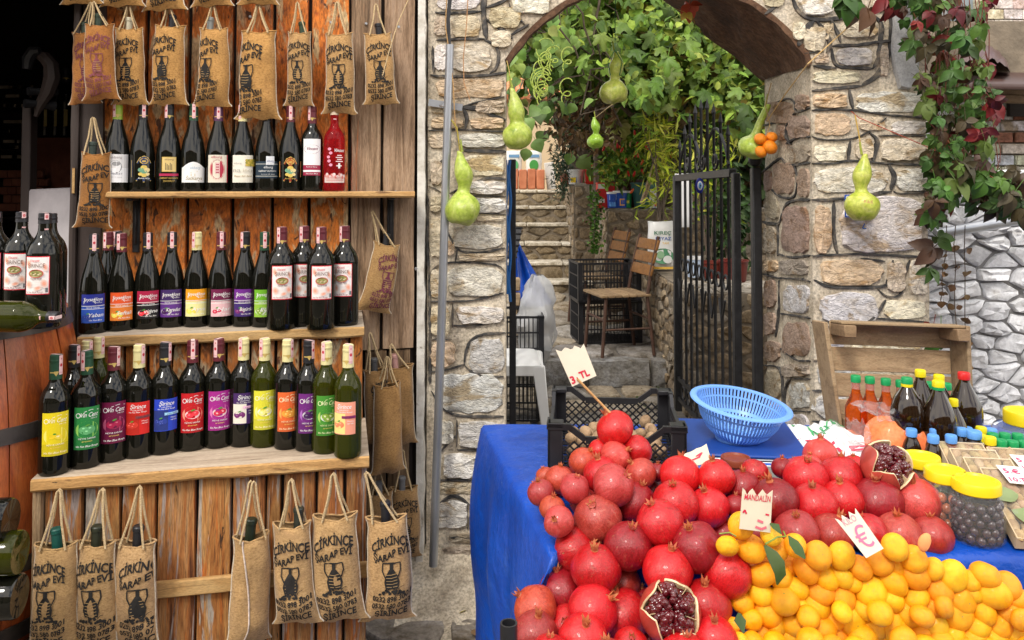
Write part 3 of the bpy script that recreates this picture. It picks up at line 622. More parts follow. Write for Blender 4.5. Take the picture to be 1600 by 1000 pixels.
# crumbling foot of the left pier
m2 = MB(); a, b = at(652, 880, 2.97), at(800, 880, 2.97)
def foot(u, v):
    x = lerp(a.x-.05, b.x+.03, u); e = .03*nz(x*7, 1, v*3)+.02*nz(x*19, 6, v*9)
    return Vector((x, lerp(2.62, 3.02, v**.8)+e*.7, .16*v**1.8+e*(.35+v*.5)*(1 if v < 1 else .5)+.008))
m2.grid(foot, 40, 20); gw(m2, 'crumbling_foot', 'mortar', ang=70)
# ------------------------------------------------------------------ worn paving in front, seen between stand and stall
lane = empty('lane_paving', (0, 0, 0)); lane['kind'] = 'structure'
for po, x, y in voronoi(1.1, 1.5, .34, .34, .38, R):
    ol, c = outline(po, .006, 14, .05, R); ol = [(p[0]-c[0], p[1]-c[1]) for p in ol]
    m2 = rock_mesh(ol, (0, 0), .016, R, .15, inset=.06); o = m2.build('paving_stone', mt('rubble'), lane, ang=50)
    o.matrix_local = Matrix.Translation((-.72+c[0], 1.45+c[1], .006)) @ Matrix.Rotation(-pi/2, 4, 'X'); k = R.uniform(.85, 1.1); o.color = (.34*k, .31*k, .28*k, 1)
# ------------------------------------------------------------------ the houses across the lane, mirrored in the bottles
oh = empty('lane_house', (0, -6.5, 0), 0, 'plain plastered house across the lane, behind the viewer', 'house')
mb = MB(); mb.box(-13, 13, -.4, 0, 0, 3.9); mb.build('wall', mt('dark_mortar'), oh, smooth=False)
mb = MB(); mb.hexa([(-13.3, -4, 3.9), (13.3, -4, 3.9), (13.3, .5, 3.9), (-13.3, .5, 3.9)], [(-13.3, -4, 5.2), (13.3, -4, 5.2), (13.3, .5, 4.0), (-13.3, .5, 4.0)]); mb.build('roof', mt('roof_tile'), oh, smooth=False)
for x in (-9, -5.5, -2, 1.6, 5, 8.5):
    for z, h in ((.0 if x in (-2, 5) else .9, 2.1 if x in (-2, 5) else 1.2), (2.45, 1.1)):
        mb = MB(); mb.box(x-.5, x+.5, 0, .05, z, z+h); f = mb.build('window', mt('dark_board'), oh); mb = MB(); mb.box(x-.42, x+.42, .05, .06, z+.08, z+h-.08); mb.build('pane', mt('glass_dark'), f)
# ------------------------------------------------------------------ wine bottles
def smooth_prof(pts, n=4):
    out = []
    for i in range(len(pts)-1):
        p0, p1, p2, p3 = pts[max(0, i-1)], pts[i], pts[i+1], pts[min(len(pts)-1, i+2)]
        for k in range(n):
            t = k/n; out.append(tuple(max(0, .5*(2*b+(c-a)*t+(2*a-5*b+4*c-d)*t*t+(3*b-a-3*c+d)*t**3)) for a, b, c, d in zip(p0, p1, p2, p3)))
    out.append(pts[-1]); return out
PROF = {
 'bord': [(0, .004), (.026, .002), (.034, .001), (.037, .006), (.0372, .02)]+smooth_prof([(.0372, .06), (.0372, .17), (.036, .190), (.030, .207), (.020, .222), (.0152, .234), (.0142, .25), (.0142, .29)], 4),
 'burg': [(0, .004), (.028, .002), (.037, .001), (.0395, .006), (.040, .02)]+smooth_prof([(.040, .05), (.040, .115), (.0385, .14), (.033, .175), (.0235, .208), (.0165, .235), (.0142, .26), (.0142, .29)], 4),
 'litre': [(0, .004), (.032, .002), (.042, .001), (.0445, .006), (.045, .02)]+smooth_prof([(.045, .06), (.045, .19), (.0435, .212), (.036, .233), (.024, .250), (.0175, .265), (.0155, .285), (.0152, .31)], 4)}
HT = {'bord': .30, 'burg': .30, 'litre': .318}
RL = {'bord': .0372, 'burg': .040, 'litre': .045}
BODY = {}
def body_mesh(kind, glass):
    k = (kind, glass)
    if k not in BODY: BODY[k] = MB().lathe(PROF[kind], 32).mesh('wine_bottle', mt(glass), ang=60)
    return BODY[k]
CAPM = {}
def cap_mesh(kind, short=False):
    k = (kind, short)
    if k not in CAPM:
        H = HT[kind]; r = .0152 if kind != 'litre' else .0168; z0 = H-(.062 if not short else .03)
        CAPM[k] = MB().lathe([(r-.001, z0), (r+.0004, z0+.0005), (r, z0+.02 if not short else z0+.005), (r-.0004, H-.02), (r+.0003, H-.019), (r+.0003, H-.013), (r-.0006, H-.012), (r-.0006, H-.002), (r-.003, H), (0, H)], 20).mesh('capsule', mt('capsule'), ang=35)
    return CAPM[k]
def wrap(r, z0, eps=.0004, q=1.0):
    return lambda X, y, l: (lambda x: Vector((r*math.sin(x/r)*(1+(eps+l*.00018)/r), -r*math.cos(x/r)*(1+(eps+l*.00018)/r), z0+y)))(X*q)
WH = (.86, .86, .84); CR = (.80, .74, .58); GOLD = (.62, .42, .10)
def script(P, t, x, y, h, c, w=None): P.text(t, x, y, h, c, w, .01, None, .25)
def fruit(P, kind, x, y, s):
    if kind == 'lemon':
        P.ell(x-.35*s, y-.1*s, .45*s, .33*s, (.86, .62, .02), rot=.3).up().ell(x+.4*s, y-.2*s, .5*s, .36*s, (.88, .68, .05), rot=-.2).ell(x-.1*s, y+.3*s, .2*s, .12*s, (.05, .3, .03))
        P.up().ell(x+.3*s, y-.1*s, .2*s, .12*s, (.95, .85, .4))
    elif kind in ('apple', 'cherry', 'plum', 'melon', 'kiwi', 'apricot', 'rasp', 'nar', 'black', 'quince', 'peach', 'straw', 'blue'):
        c = {'apple': (.12, .42, .16), 'cherry': (.35, .01, .06), 'plum': (.16, .02, .14), 'melon': (.78, .72, .22), 'kiwi': (.25, .42, .05), 'apricot': (.9, .38, .05), 'rasp': (.75, .04, .06), 'nar': (.55, .02, .07), 'black': (.05, .01, .08), 'quince': (.85, .68, .10), 'peach': (.85, .22, .10), 'straw': (.75, .05, .03), 'blue': (.03, .06, .35)}[kind]
        n = {'apple': 3, 'cherry': 2, 'plum': 2, 'melon': 2, 'kiwi': 3, 'apricot': 4, 'rasp': 2, 'nar': 2, 'black': 2, 'quince': 2, 'peach': 2, 'straw': 4, 'blue': 9}[kind]
        P.ell(x, y, 1.05*s, .75*s, tuple(min(1, v*.4+.6) for v in c) if kind in ('melon', 'kiwi', 'rasp', 'nar', 'black') else c, 18).up()
        rr = random.Random(n)
        for i in range(n):
            a = 2*pi*i/n+.5; d = .45*s if n > 1 else 0; q = s*(.5 if n < 4 else .42 if n == 4 else .26); d = d if n < 5 else s*rr.uniform(.1, .75)
            k = rr.uniform(.85, 1.2); X, Y = x+d*math.cos(a), y+d*.7*math.sin(a)
            P.ell(X, Y, q, q*.9, tuple(v*k for v in c)).up().ell(X-.15*q, Y+.25*q, .35*q, .25*q, tuple(min(1, v*1.5+.14) for v in c), 8)
            if kind in ('kiwi', 'melon', 'nar'): P.ell(X, Y, q*.3, q*.3, (.8, .8, .5) if kind != 'nar' else (.85, .5, .5), 8)
        P.up().ell(x+.05*s, y+.75*s, .32*s, .13*s, (.10, .34, .05), 8, .4)
def lab_vincent(c, kind, tc=WH, glow=None):
    P = Print(); P.rect(-.028, .028, 0, .108, c, 8).up()
    P.rect(-.028, .028, 0, .03, tuple(min(1, v*.8) for v in c), 8); P.ell(0, .05, .024, .022, glow or tuple(min(1, v*1.15+.1) for v in c), 18).up()
    P.ell(-.0185, .0875, .0055, .0065, tc).up().ell(-.0185, .0875, .0038, .0047, c).up()
    script(P, 'Vin Cent', .003, .083, .012, tc, .037); P.line([(-.006, .096), (.008, .101), (.024, .098)], .0014, tc)
    P.text('MEYVE', .014, .077, .0032, tc, .014); fruit(P, kind, 0, .05, .016)
    P.text('MEYVE SARABI', 0, .026, .0042, tc, .034); P.text('aromalı', 0, .019, .0042, (.85, .65, .15), .02); script(P, 'Vin Fen Blue Rouge', 0, .006, .0052, tc, .046)
    return P
def lab_sirince(c, c2, kind, strip=(.9, .55, .75)):
    P = Print(); P.rect(-.028, .028, 0, .086, c, 8).up(); P.rect(-.028, .004, .002, .056, c2, 5).up()
    script(P, 'Şirince', 0, .069, .012, WH, .034); P.text('SARAPEVI', 0, .063, .0038, WH, .022); script(P, 'Vin Fen Blue Rouge', 0, .058, .0035, WH, .04)
    fruit(P, kind, -.012, .026, .013); P.up().rect(-.004, .028, .043, .05, strip, 4).up().text('yarı tatlı', .012, .0448, .004, (.1, .05, .1), .022)
    P.text('Meyve', .016, .034, .004, WH, .014).text('sarabı', .016, .028, .004, WH, .014); return P
def lab_joy(c, c2, kind, word, tc=WH, half=.5):
    P = Print(); P.rect(-.030, .030, .048, .086, c, 8).rect(-.030, .030, .0, .048, c2, 8).up()
    P.rect(-.030, .030, .050, .0516, WH, 8).rect(-.030, .030, .041, .0424, WH, 8)
    script(P, 'JoyseyJoya', 0, .066, .011, tc, .047); P.line([(-.022, .075), (-.019, .066), (-.023, .058)], .0013, tc).line([(.005, .076), (.002, .066), (.006, .058)], .0013, tc)
    P.text('SARAPLIK', .014, .059, .0032, tc, .018).text('MEYVE SARABI', 0, .0435, .0042, tc, .032)
    fruit(P, kind, -.012, .018, .014); P.up(); script(P, word, .006, .018, .012, WH, .036); script(P, 'Vin Fen Blue', .006, .006, .0045, WH, .03); return P
def lab_big():
    P = Print(); P.rect(-.033, .033, 0, .105, (.72, .03, .05), 8).up().rect(-.031, .031, .0025, .1025, (.88, .83, .80), 8).up()
    for x, y, a, b in ((-.022, .085, .008, .014), (-.02, .028, .010, .012), (.02, .03, .009, .012), (.022, .075, .006, .012), (.005, .018, .01, .006)):
        for k, cc in ((1, (.90, .70, .62)), (.72, (.90, .55, .44)), (.42, (.88, .38, .26))): P.ell(x, y, a*k, b*k, cc, 12, .3).up()
    script(P, 'Vincent', -.004, .090, .008, (.6, .06, .08), .024); P.text('ŞIRINCE', 0, .075, .0115, (.18, .10, .08), .042)
    P.ell(0, .058, .0185, .0115, (.65, .04, .05), 18).up().ell(0, .058, .0165, .0098, (.30, .26, .09), 18).up()
    for i in range(7): P.ell(-.011+i*.0036, .058+.003*math.sin(i*2.1), .0026, .002, ((.62, .5, .25), (.2, .25, .06), (.7, .62, .4))[i % 3], 8)
    script(P, 'Yarım Tatlı', 0, .041, .006, (.2, .1, .08), .028)
    for i in range(4): P.rect(-.016, .016, .033-i*.004, .0335-i*.004, (.5, .4, .38), 4)
    P.rect(.023, .029, .006, .018, (.15, .15, .16)).text('Vin Fen Blue Rouge', -.004, .005, .0055, (.25, .05, .06), .044); return P
def lab_top(i):
    P = Print()
    if i == 0:
        P.rect(-.034, .034, 0, .094, (.72, .71, .70), 9).up().rect(-.034, .034, 0, .048, (.86, .86, .87), 9).up().ell(-.004, .052, .017, .022, (.2, .2, .2)).up().ell(-.004, .053, .015, .02, (.82, .82, .82)).up()
        P.rect(-.018, .012, .044, .047, (.1, .1, .1)).ell(-.002, .062, .011, .007, (.3, .3, .3)).text('akberg', -.002, .08, .008, (.3, .25, .25), .03).text('MISKET', 0, .026, .006, (.15, .15, .2), .03).text('2012 beyaz', 0, .016, .004, (.4, .4, .4), .028)
    elif i in (1, 8):
        c = (.01, .035, .13) if i == 1 else (.30, .035, .01)
        sh = lambda q: [(-.038*q, .075*q+.045*(1-q)), (-.02*q, .066*q+.045*(1-q)), (-.012*q, .083*q+.045*(1-q)), (0, .09*q+.045*(1-q)), (.012*q, .083*q+.045*(1-q)), (.02*q, .066*q+.045*(1-q)), (.038*q, .075*q+.045*(1-q)), (.038*q, .02*q+.045*(1-q)), (.02*q, .005*q+.045*(1-q)), (0, 0+.045*(1-q)), (-.02*q, .005*q+.045*(1-q)), (-.038*q, .02*q+.045*(1-q))]
        def fan(q, cc):
            pts = sh(q); P.sh.append(([(0, .045)]+pts, [(0, k+1, (k+1) % len(pts)+1) for k in range(len(pts))], cc, P.lay))
        fan(1, GOLD); P.up(); fan(.94, c); P.up(); P.ell(0, .072, .012, .010, GOLD).up().ell(0, .072, .009, .007, c if i == 1 else (.5, .12, .02)).up().ell(0, .071, .006, .003, GOLD)
        for a, b, s, k in ((0, .05, .009, 0), (-.008, .042, .008, 1), (.008, .042, .008, 2), (0, .034, .009, 1), (-.009, .028, .006, 0), (.009, .028, .006, 2), (0, .024, .007, 0)): P.ell(a, b, s, s*.9, ((.7, .52, .12), (.16, .35, .22), (.8, .65, .3))[k], 10).up()
        script(P, 'Kırmızı Sarap', 0, .012, .005, WH if i == 1 else GOLD, .03)
    elif i == 2:
        P.rect(-.020, .020, .036, .086, GOLD, 6).up().rect(-.018, .018, .038, .084, (.70, .52, .20), 6).up().text('akberg', 0, .075, .006, (.2, .1, .03), .024)
        for k in range(5): P.rect(-.010+k*.004, -.008+k*.004, .042, .066-.004*(k % 3), (.12, .09, .05))
        P.rect(-.028, .028, .022, .03, (.45, .02, .08), 6).up(); P.text('CABERNET SAUVIGNON', 0, .012, .006, GOLD, .052).text('2010 MERLOT', 0, .002, .006, GOLD, .032)
    elif i == 3:
        pts = [(lerp(-.037, .037, k/12), .058+.012*math.cos(lerp(-2.4, 2.4, k/12))) for k in range(13)]
        P.sh.append(([(p[0], 0) for p in pts]+pts, [(k, k+1, k+14, k+13) for k in range(12)], (.84, .84, .82), 0)); P.up()
        script(P, 'akberg', .004, .046, .009, (.4, .5, .6), .028); P.line([(-.018, .022), (-.006, .034), (.01, .038), (.026, .02)], .0015, (.6, .48, .25)).line([(-.006, .02), (-.006, .03)], .0015, (.6, .48, .25)).line([(.004, .02), (.004, .03)], .0015, (.6, .48, .25))
        script(P, 'Satkarya', .002, .009, .012, (.35, .28, .15), .048); P.text('Beyaz', .02, .003, .0035, (.4, .4, .4), .012)
    elif i == 4:
        P.rect(-.030, .030, 0, .094, (.74, .68, .56), 8).up().rect(.027, .030, 0, .094, (.5, .02, .05), 1).ell(-.002, .045, .022, .036, (.60, .22, .20), 18).up().ell(-.002, .045, .018, .033, (.42, .015, .05), 18).up().text('elburg', -.004, .083, .009, (.45, .03, .06), .03)
        P.rect(-.007, .005, .03, .068, (.75, .45, .45)).up(); [P.rect(-.005, .003, .033+k*.009, .036+k*.009, (.4, .02, .05)) for k in range(4)]
    elif i == 5:
        P.rect(-.033, .033, 0, .094, (.84, .80, .68), 9).up(); [P.ell(.010+dx*.006, .076-dy*.008, .005, .005, ((.55, .42, .05), (.35, .32, .04), (.68, .5, .1))[(dx+dy) % 3], 8).up() for dx in range(5) for dy in range(3)]
        P.text('akberg', -.016, .064, .006, (.3, .3, .3), .022).rect(-.032, .008, .056, .0575, (.3, .3, .2)); P.text('na', -.018, .036, .016, (.45, .45, .4), .022).text('ince', .014, .036, .014, (.55, .5, .4), .03); script(P, 'Beyaz Sek Sarap', 0, .02, .006, (.35, .25, .1), .05)
        [P.rect(-.03, .03, .004+k*.005, .0045+k*.005, (.5, .45, .35), 6) for k in range(2)]
    elif i == 6:
        P.rect(-.038, .038, .0, .058, (.012, .03, .05), 9).up().rect(-.038, .038, .048, .050, (.55, .55, .5), 9).rect(-.038, .038, .006, .008, (.55, .55, .5), 9); P.rect(-.003, .022, .046, .076, (.75, .77, .8), 3).up().text('alberg', .010, .056, .008, (.1, .14, .3), .02)
        P.text('elburg', .004, .034, .009, WH, .026).text('CABERNET SAUVIGNON', .002, .022, .006, WH, .056).text('kırmızı sek sarap', .004, .012, .0045, (.6, .6, .6), .04)
    elif i == 7: pass
    elif i == 9:
        P.rect(-.028, .028, 0, .128, (.86, .85, .85), 8).up().rect(-.028, .028, .0, .036, (.35, .02, .06), 8).up().rect(-.028, .028, .012, .019, (.86, .85, .85), 8)
        P.ell(0, .092, .025, .016, (.4, .2, .25), 18).up().ell(0, .092, .0238, .0148, (.88, .87, .87), 18).up(); script(P, 'Vincent', 0, .089, .011, (.25, .05, .1), .034); P.text('Kırmızı Sarap', 0, .028, .0045, WH, .032).text('Vin Fen Blue', 0, .004, .005, WH, .036)
    else:
        P.rect(-.036, .036, .0, .026, (.80, .66, .62), 9).up()
        for k in range(12): P.ell(-.03+k*.0055, .024+.005*math.sin(k*1.7), .005, .006, (.82, .68, .66) if k % 2 else (.7, .25, .22), 8).up()
        script(P, 'Vincent', .012, .108, .012, WH, .032); [P.ell(-.016+.004*math.sin(k*2), .118-.014*k, .0055, .0055, (.85, .30, .42), 7) for k in range(5)]
        [P.rect(.006-(k % 2)*.004, .02+(k % 2)*.004, .094-k*.007, .097-k*.007, (.85, .75, .75)) for k in range(4)]; P.rect(.009, .015, .05, .068, WH).rect(.004, .020, .057, .061, WH); [P.rect(-.026, .026, .006+k*.006, .0075+k*.006, (.55, .12, .10), 6) for k in range(3)]
    return P
def bottle(pos, kind, glass, P, z0, cap, label, face=0, seal=1, tilt=0, scale=1, group=None, short=False):
    o = link('wine_bottle', body_mesh(kind, glass), loc=pos)
    a = math.atan2(-pos[0], pos[1])      # turns the label towards the lane
    o.rotation_euler = (tilt, 0, -math.atan2(pos[0], pos[1])+face); o.scale = (scale,)*3
    tag(o, label, 'wine bottle', group)
    c = link('capsule', cap_mesh(kind, short), o, color=cap)
    H = HT[kind]
    if seal:      # paper tax stamp over the cap
        q = Print(); r = .0160 if kind != 'litre' else .0175; sa = {1: -.012, 2: .012, 3: 0}[seal]
        q.rect(sa-.0055, sa+.0055, -.050 if not short else -.018, -.001, (.80, .52, .52), 3).up().ell(sa, -.026 if not short else -.010, .0035, .0045, (.5, .03, .05), 8).ell(sa, -.010, .002, .003, (.6, .2, .2), 6).rect(sa-.005, sa+.005, -.047, -.043, (.7, .4, .4), 2)
        m2 = MB(); q.to(m2, wrap(r, H, .0006)); mx = max(range(4), key=lambda i: 0)
        m2.color((.82, .6, .58)); m2.add([(r*math.sin(sa/r)*k+dx, -r*math.cos(sa/r)*k, H+.0007) for k, dx in ((1, -.005), (1, .005), (-.8, .005), (-.8, -.005))], [(0, 1, 2, 3)])
        m2.build('tax_stamp', mt('ink'), o, smooth=False)
    if not short:
        q = Print(); q.rect(-.015, .015, 0, .003, (.55, .40, .12), 6).poly([(-.005, .0), (0, -.008), (.005, 0), (.005, .004), (-.005, .004)], (.55, .40, .12)); m2 = MB(); q.to(m2, wrap(.0153 if kind != 'litre' else .0168, H-.045, .0008)); m2.build('gold_crest', mt('ink'), o, smooth=False)
    if P:
        m2 = MB(); P.to(m2, wrap(RL[kind], z0, .0005, 1.0 if kind == 'litre' else 1.16)); m2.build('label', mt('ink'), o, smooth=False)
    return o
BLK, MAR, CRM, GRN, PUR, LIM = (.02, .02, .024), (.13, .02, .03), (.80, .72, .36), (.02, .08, .04), (.10, .03, .09), (.35, .48, .05)
GB = 'bottles on the lower shelf'; GM = 'bottles on the middle shelf'; GT = 'bottles on the top shelf'
def on(px, py, z, back=.03):
    p = atz(px, py, z); d = Vector((p.x, p.y, 0)).normalized(); return p+d*back
low = [
 (84, 744, lab_vincent((.78, .62, .01), 'lemon', (.95, .9, .6), (.9, .8, .15)), GRN, 'glass_dark', 'wine bottle with plain yellow lemon label and green capsule at the shelf corner', .05),
 (133, 733, lab_vincent((.02, .22, .05), 'apple', WH, (.30, .62, .12)), GRN, 'glass_dark', 'wine bottle with green apple label and dark green capsule', .05),
 (175, 723, lab_vincent((.16, .004, .05), 'cherry', WH, (.5, .1, .2)), MAR, 'glass_dark', 'wine bottle with dark red cherry label and maroon capsule', .05),
 (215, 717, lab_sirince((.70, .02, .015), (.5, .02, .01), 'straw', (.25, .05, .05)), CRM, 'glass_dark', 'wine bottle with bright red strawberry label and cream capsule', 0),
 (256, 711, lab_sirince((.02, .06, .55), (.02, .04, .22), 'blue', (.35, .65, .9)), BLK, 'glass_dark', 'wine bottle with blue blueberry label and black capsule', .1),
 (299, 705, lab_vincent((.55, .01, .015), 'rasp', WH, (.85, .3, .2)), MAR, 'glass_dark', 'wine bottle with red raspberry label and maroon capsule', .1),
 (340, 701, lab_vincent((.38, .02, .26), 'nar', WH, (.7, .2, .45)), MAR, 'glass_dark', 'wine bottle with magenta pomegranate label and maroon capsule', .1),
 (379, 699, lab_sirince((.06, .02, .12), (.80, .76, .66), 'plum'), CRM, 'glass_dark', 'wine bottle with dark purple and white plum label and cream capsule', .1),
 (412, 700, lab_vincent((.72, .68, .04), 'melon', (.9, .9, .6), (.85, .85, .3)), CRM, 'glass_olive', 'wine bottle with yellow green melon label and cream capsule', .1),
 (448, 703, lab_vincent((.78, .14, .03), 'apricot', (.95, .8, .5), (.9, .4, .1)), CRM, 'glass_dark', 'wine bottle with orange apricot label and cream capsule', .1),
 (481, 706, lab_vincent((.16, .02, .20), 'black', WH, (.4, .15, .5)), BLK, 'glass_dark', 'wine bottle with purple blackberry label and black capsule', .1),
 (509, 710, lab_vincent((.06, .28, .03), 'kiwi', (.85, .9, .5), (.4, .62, .12)), CRM, 'glass_olive', 'wine bottle with green kiwi label and cream capsule', .1),
 (543, 717, lab_sirince((.86, .34, .22), (.88, .72, .25), 'peach', (.25, .02, .12)), CRM, 'glass_olive', 'clear olive green wine bottle with salmon label at the end of the shelf', -.25)]
for px, py, P, cap, gl, lb, fc in low:
    bottle(on(px, py, .7505, .032), 'bord', gl, P, .052 if P.sh[0][0][-1][1] > .1 else .066, cap, lb, fc+R.uniform(-.06, .06), R.choice([1, 1, 2, 3]), group=GB, scale=1.02)
for px, py, cap, gl, lb in ((113, 712, BLK, 'glass_dark', 'black capped wine bottle half hidden behind the lemon and apple labels'), (133, 700, CRM, 'glass_dark', 'cream capped dark wine bottle behind the green apple bottle'), (152, 690, CRM, 'glass_olive', 'cream capped olive bottle tallest in the back of the shelf corner')):
    bottle(on(px, py, .7505, .032), 'bord', gl, None, .05, cap, lb, 0, 2, group=GB)
mid = [
 (145, 522, lab_joy((.015, .025, .26), (.03, .10, .50), 'blue', 'Yaban'), BLK, 'wine bottle with navy and blue berry label and black capsule'),
 (188, 518, lab_joy((.80, .10, .02), (.80, .22, .03), 'quince', 'Seftali'), MAR, 'wine bottle with orange peach label and maroon capsule'),
 (229, 515, lab_joy((.42, .01, .06), (.01, .008, .01), 'rasp', 'vişne'), BLK, 'wine bottle with crimson and black cherry label reading visne'),
 (267, 512, lab_joy((.05, .02, .12), (.12, .03, .25), 'black', 'Karadut'), BLK, 'wine bottle with violet mulberry label and black capsule'),
 (306, 511, lab_joy((.88, .36, .01), (.85, .80, .35), 'quince', 'Ayva'), CRM, 'wine bottle with orange and yellow quince label and cream capsule'),
 (344, 511, lab_joy((.16, .01, .06), (.80, .50, .52), 'nar', 'Nar'), MAR, 'wine bottle with wine red and pink pomegranate label'),
 (382, 511, lab_joy((.16, .02, .26), (.05, .02, .16), 'plum', 'Bögürtlen'), BLK, 'wine bottle with purple blackberry label between pink label and green label'),
 (412, 512, lab_joy((.16, .45, .02), (.30, .55, .05), 'kiwi', 'Elma'), GRN, 'wine bottle with lime green label half hidden by a big bottle')]
for px, py, P, cap, lb in mid:
    bottle(on(px, py, 1.0505, .036), 'burg', 'glass_dark', P, .034, cap, lb, R.uniform(-.04, .12), R.choice([1, 3]), group=GM)
for px, py, cap, lb in ((167, 512, MAR, 'maroon capped bottle standing behind the navy and orange labels'), (181, 508, BLK, 'black capped bottle standing behind the orange peach label bottle')):
    bottle(on(px, py, 1.0505, .036), 'burg', 'glass_dark', None, .05, cap, lb, 0, 1, group=GM)
BIG = lab_big()
for px, py, fc, lb in ((439, 516, .05, 'big wine bottle with red bordered white label beside the lime green label'), (474, 511, .1, 'big wine bottle half hidden between two red bordered white labels'), (501, 516, .05, 'big wine bottle with full white label in front of the pair'), (538, 510, -.2, 'big wine bottle with white label at the end of the middle shelf')):
    bottle(on(px, py, 1.0505, .04), 'litre', 'glass_dark', BIG, .095, MAR, lb, fc, 1, group='big red bordered bottles')
top = [(182, LIM, 'burg', 0, 'wine bottle with white and silver label and lime capsule'), (222, BLK, 'burg', 1, 'wine bottle with gold edged dark blue shield label'), (263, BLK, 'burg', 2, 'wine bottle with small gold square label over a red bar'), (301, GRN, 'burg', 3, 'wine bottle with low white label and green capsule'), (340, PUR, 'burg', 4, 'wine bottle with cream label bearing a big red oval'),
       (378, CRM, 'burg', 5, 'wine bottle with cream label and yellow grapes and cream capsule'), (416, BLK, 'burg', 6, 'wine bottle with black label and little white square'), (453, MAR, 'burg', 8, 'wine bottle with gold edged red brown shield label'), (487, MAR, 'bord', 9, 'wine bottle with tall white and maroon label and maroon capsule'), (522, (.75, .6, .42), 'bord', 10, 'clear bottle of pink rose wine at the end of the top shelf')]
for px, cap, kind, i, lb in top:
    p = onp(px, 298, SO+E2*(NT*.5), E2); p.z = 1.4805
    bottle(p, kind, 'rose_wine' if i == 10 else 'glass_dark', lab_top(i), {6: .045, 9: .055, 10: .03}.get(i, .03), cap, lb, R.uniform(-.03, .12), R.choice([1, 1, 2, 3]), group=GT, short=i == 10)
# three dark bottles inside the shop
for px, lb in ((71, 'dark bottle on the shop cabinet farthest from the door frame'), (87, 'middle dark bottle of three on the shop cabinet'), (102, 'dark bottle on the shop cabinet closest to the door frame')):
    p = at(px, 212, 4.4); p.z = CABZ+.001; q = Print(); q.rect(-.006, .006, 0, .07, (.40, .30, .08), 2); bottle(p, 'bord', 'glass_dark', q, .05, BLK, lb, 0, 0, group='bottles inside the shop', scale=1.3)
# ------------------------------------------------------------------ barrel with bottles
BZ = 1.145; BC = Vector((-1.565, 2.24, 0))
barrel = empty('wine_barrel', BC, 0, 'reddish brown wooden wine barrel with dark iron hoops carrying big bottles', 'barrel')
def brad(z): return .335-.0*z+.06*(1-((z-.72)/.42)**2)-.06
def bR(z): return .29+.05*(1-((z-.70)/.42)**2)
NS = 22
for k in range(NS):
    m2 = MB(); vs = []; a0, a1 = 2*pi*k/NS+.004, 2*pi*(k+1)/NS-.004; dr = R.uniform(-.002, .002)
    for j in range(9):
        z = lerp(.30, BZ, j/8); r = bR(z)+dr
        for a, q in ((a0, r-.002), ((a0+a1)/2, r+.001), (a1, r-.002), (a1, r-.025), (a0, r-.025)): vs.append((q*math.cos(a), q*math.sin(a), z))
    m2.add(vs, [(j*5+i, j*5+(i+1) % 5, j*5+5+(i+1) % 5, j*5+5+i) for j in range(8) for i in range(5)]+[(4, 3, 2, 1, 0), tuple(40+i for i in range(5))])
    o = m2.build('stave', mt('barrel_wood'), barrel); q = R.uniform(.8, 1.2); o.color = (q, q, q, 1)
for z, h in ((BZ-.022, .042), (.86, .04), (.52, .04), (.34, .045)):
    m2 = MB(); m2.lathe([(bR(z-h/2)+.001, z-h/2), (bR(z-h/2)+.005, z-h/2), (bR(z+h/2)+.005, z+h/2), (bR(z+h/2)+.001, z+h/2)], 48); m2.build('hoop', mt('hoop'), barrel)
    for a in (4.6, 5.35): Q = bR(z)+.005; mm = MB(); mm.ell((Q*math.cos(a), Q*math.sin(a), z), .006, 8, 6); mm.build('rivet', mt('hoop'), barrel)
m2 = MB(); m2.lathe([(0, BZ-.008), (bR(BZ)-.02, BZ-.008), (bR(BZ)-.02, BZ-.06), (0, BZ-.06)], 40); m2.build('barrel_head', mt('barrel_wood'), barrel)
m2 = MB(); m2.box(-.34, .3, -.3, .3, 0, .30); tag(m2.build('wooden_crate', mt('dark_board'), None, BC, bevel=.01), 'dark wooden box the wine barrel stands on', 'box')
HZ = BZ-.0075
for px, Y, fc, lb, s in ((-8, 2.16, .4, 'big bottle with red bordered label on the barrel, cut by the picture edge', 1.2), (33, 2.15, .38, 'big bottle with half turned white label on the barrel, behind the lying bottle', 1.2), (69, 2.06, .42, 'big bottle on the barrel with white label beside the dark board', 1.2), (79, 2.19, 2.6, 'big unlabelled dark bottle at the rear of the barrel', 1.18)):
    p = at(px, 400, Y); p.z = HZ; bottle(p, 'litre', 'glass_dark', BIG, .095, BLK, lb, -fc, 2, group='big bottles on the barrel', scale=s*.765, short=True)
p = at(-72, 485, 1.99); o = bottle((p.x, p.y, HZ+.039), 'litre', 'glass_olive', None, .05, BLK, 'clear olive wine bottle lying on its side on the barrel', 0, 3, short=True, scale=.85)
o.rotation_euler = (0, pi/2, -.06); q = Print(); q.rect(-.02, .02, 0, .06, (.85, .6, .1), 4).up().rect(-.017, .017, .004, .056, (.8, .78, .7), 4); m2 = MB(); q.to(m2, wrap(.045, .05)); m2.build('label', mt('ink'), o, smooth=False)
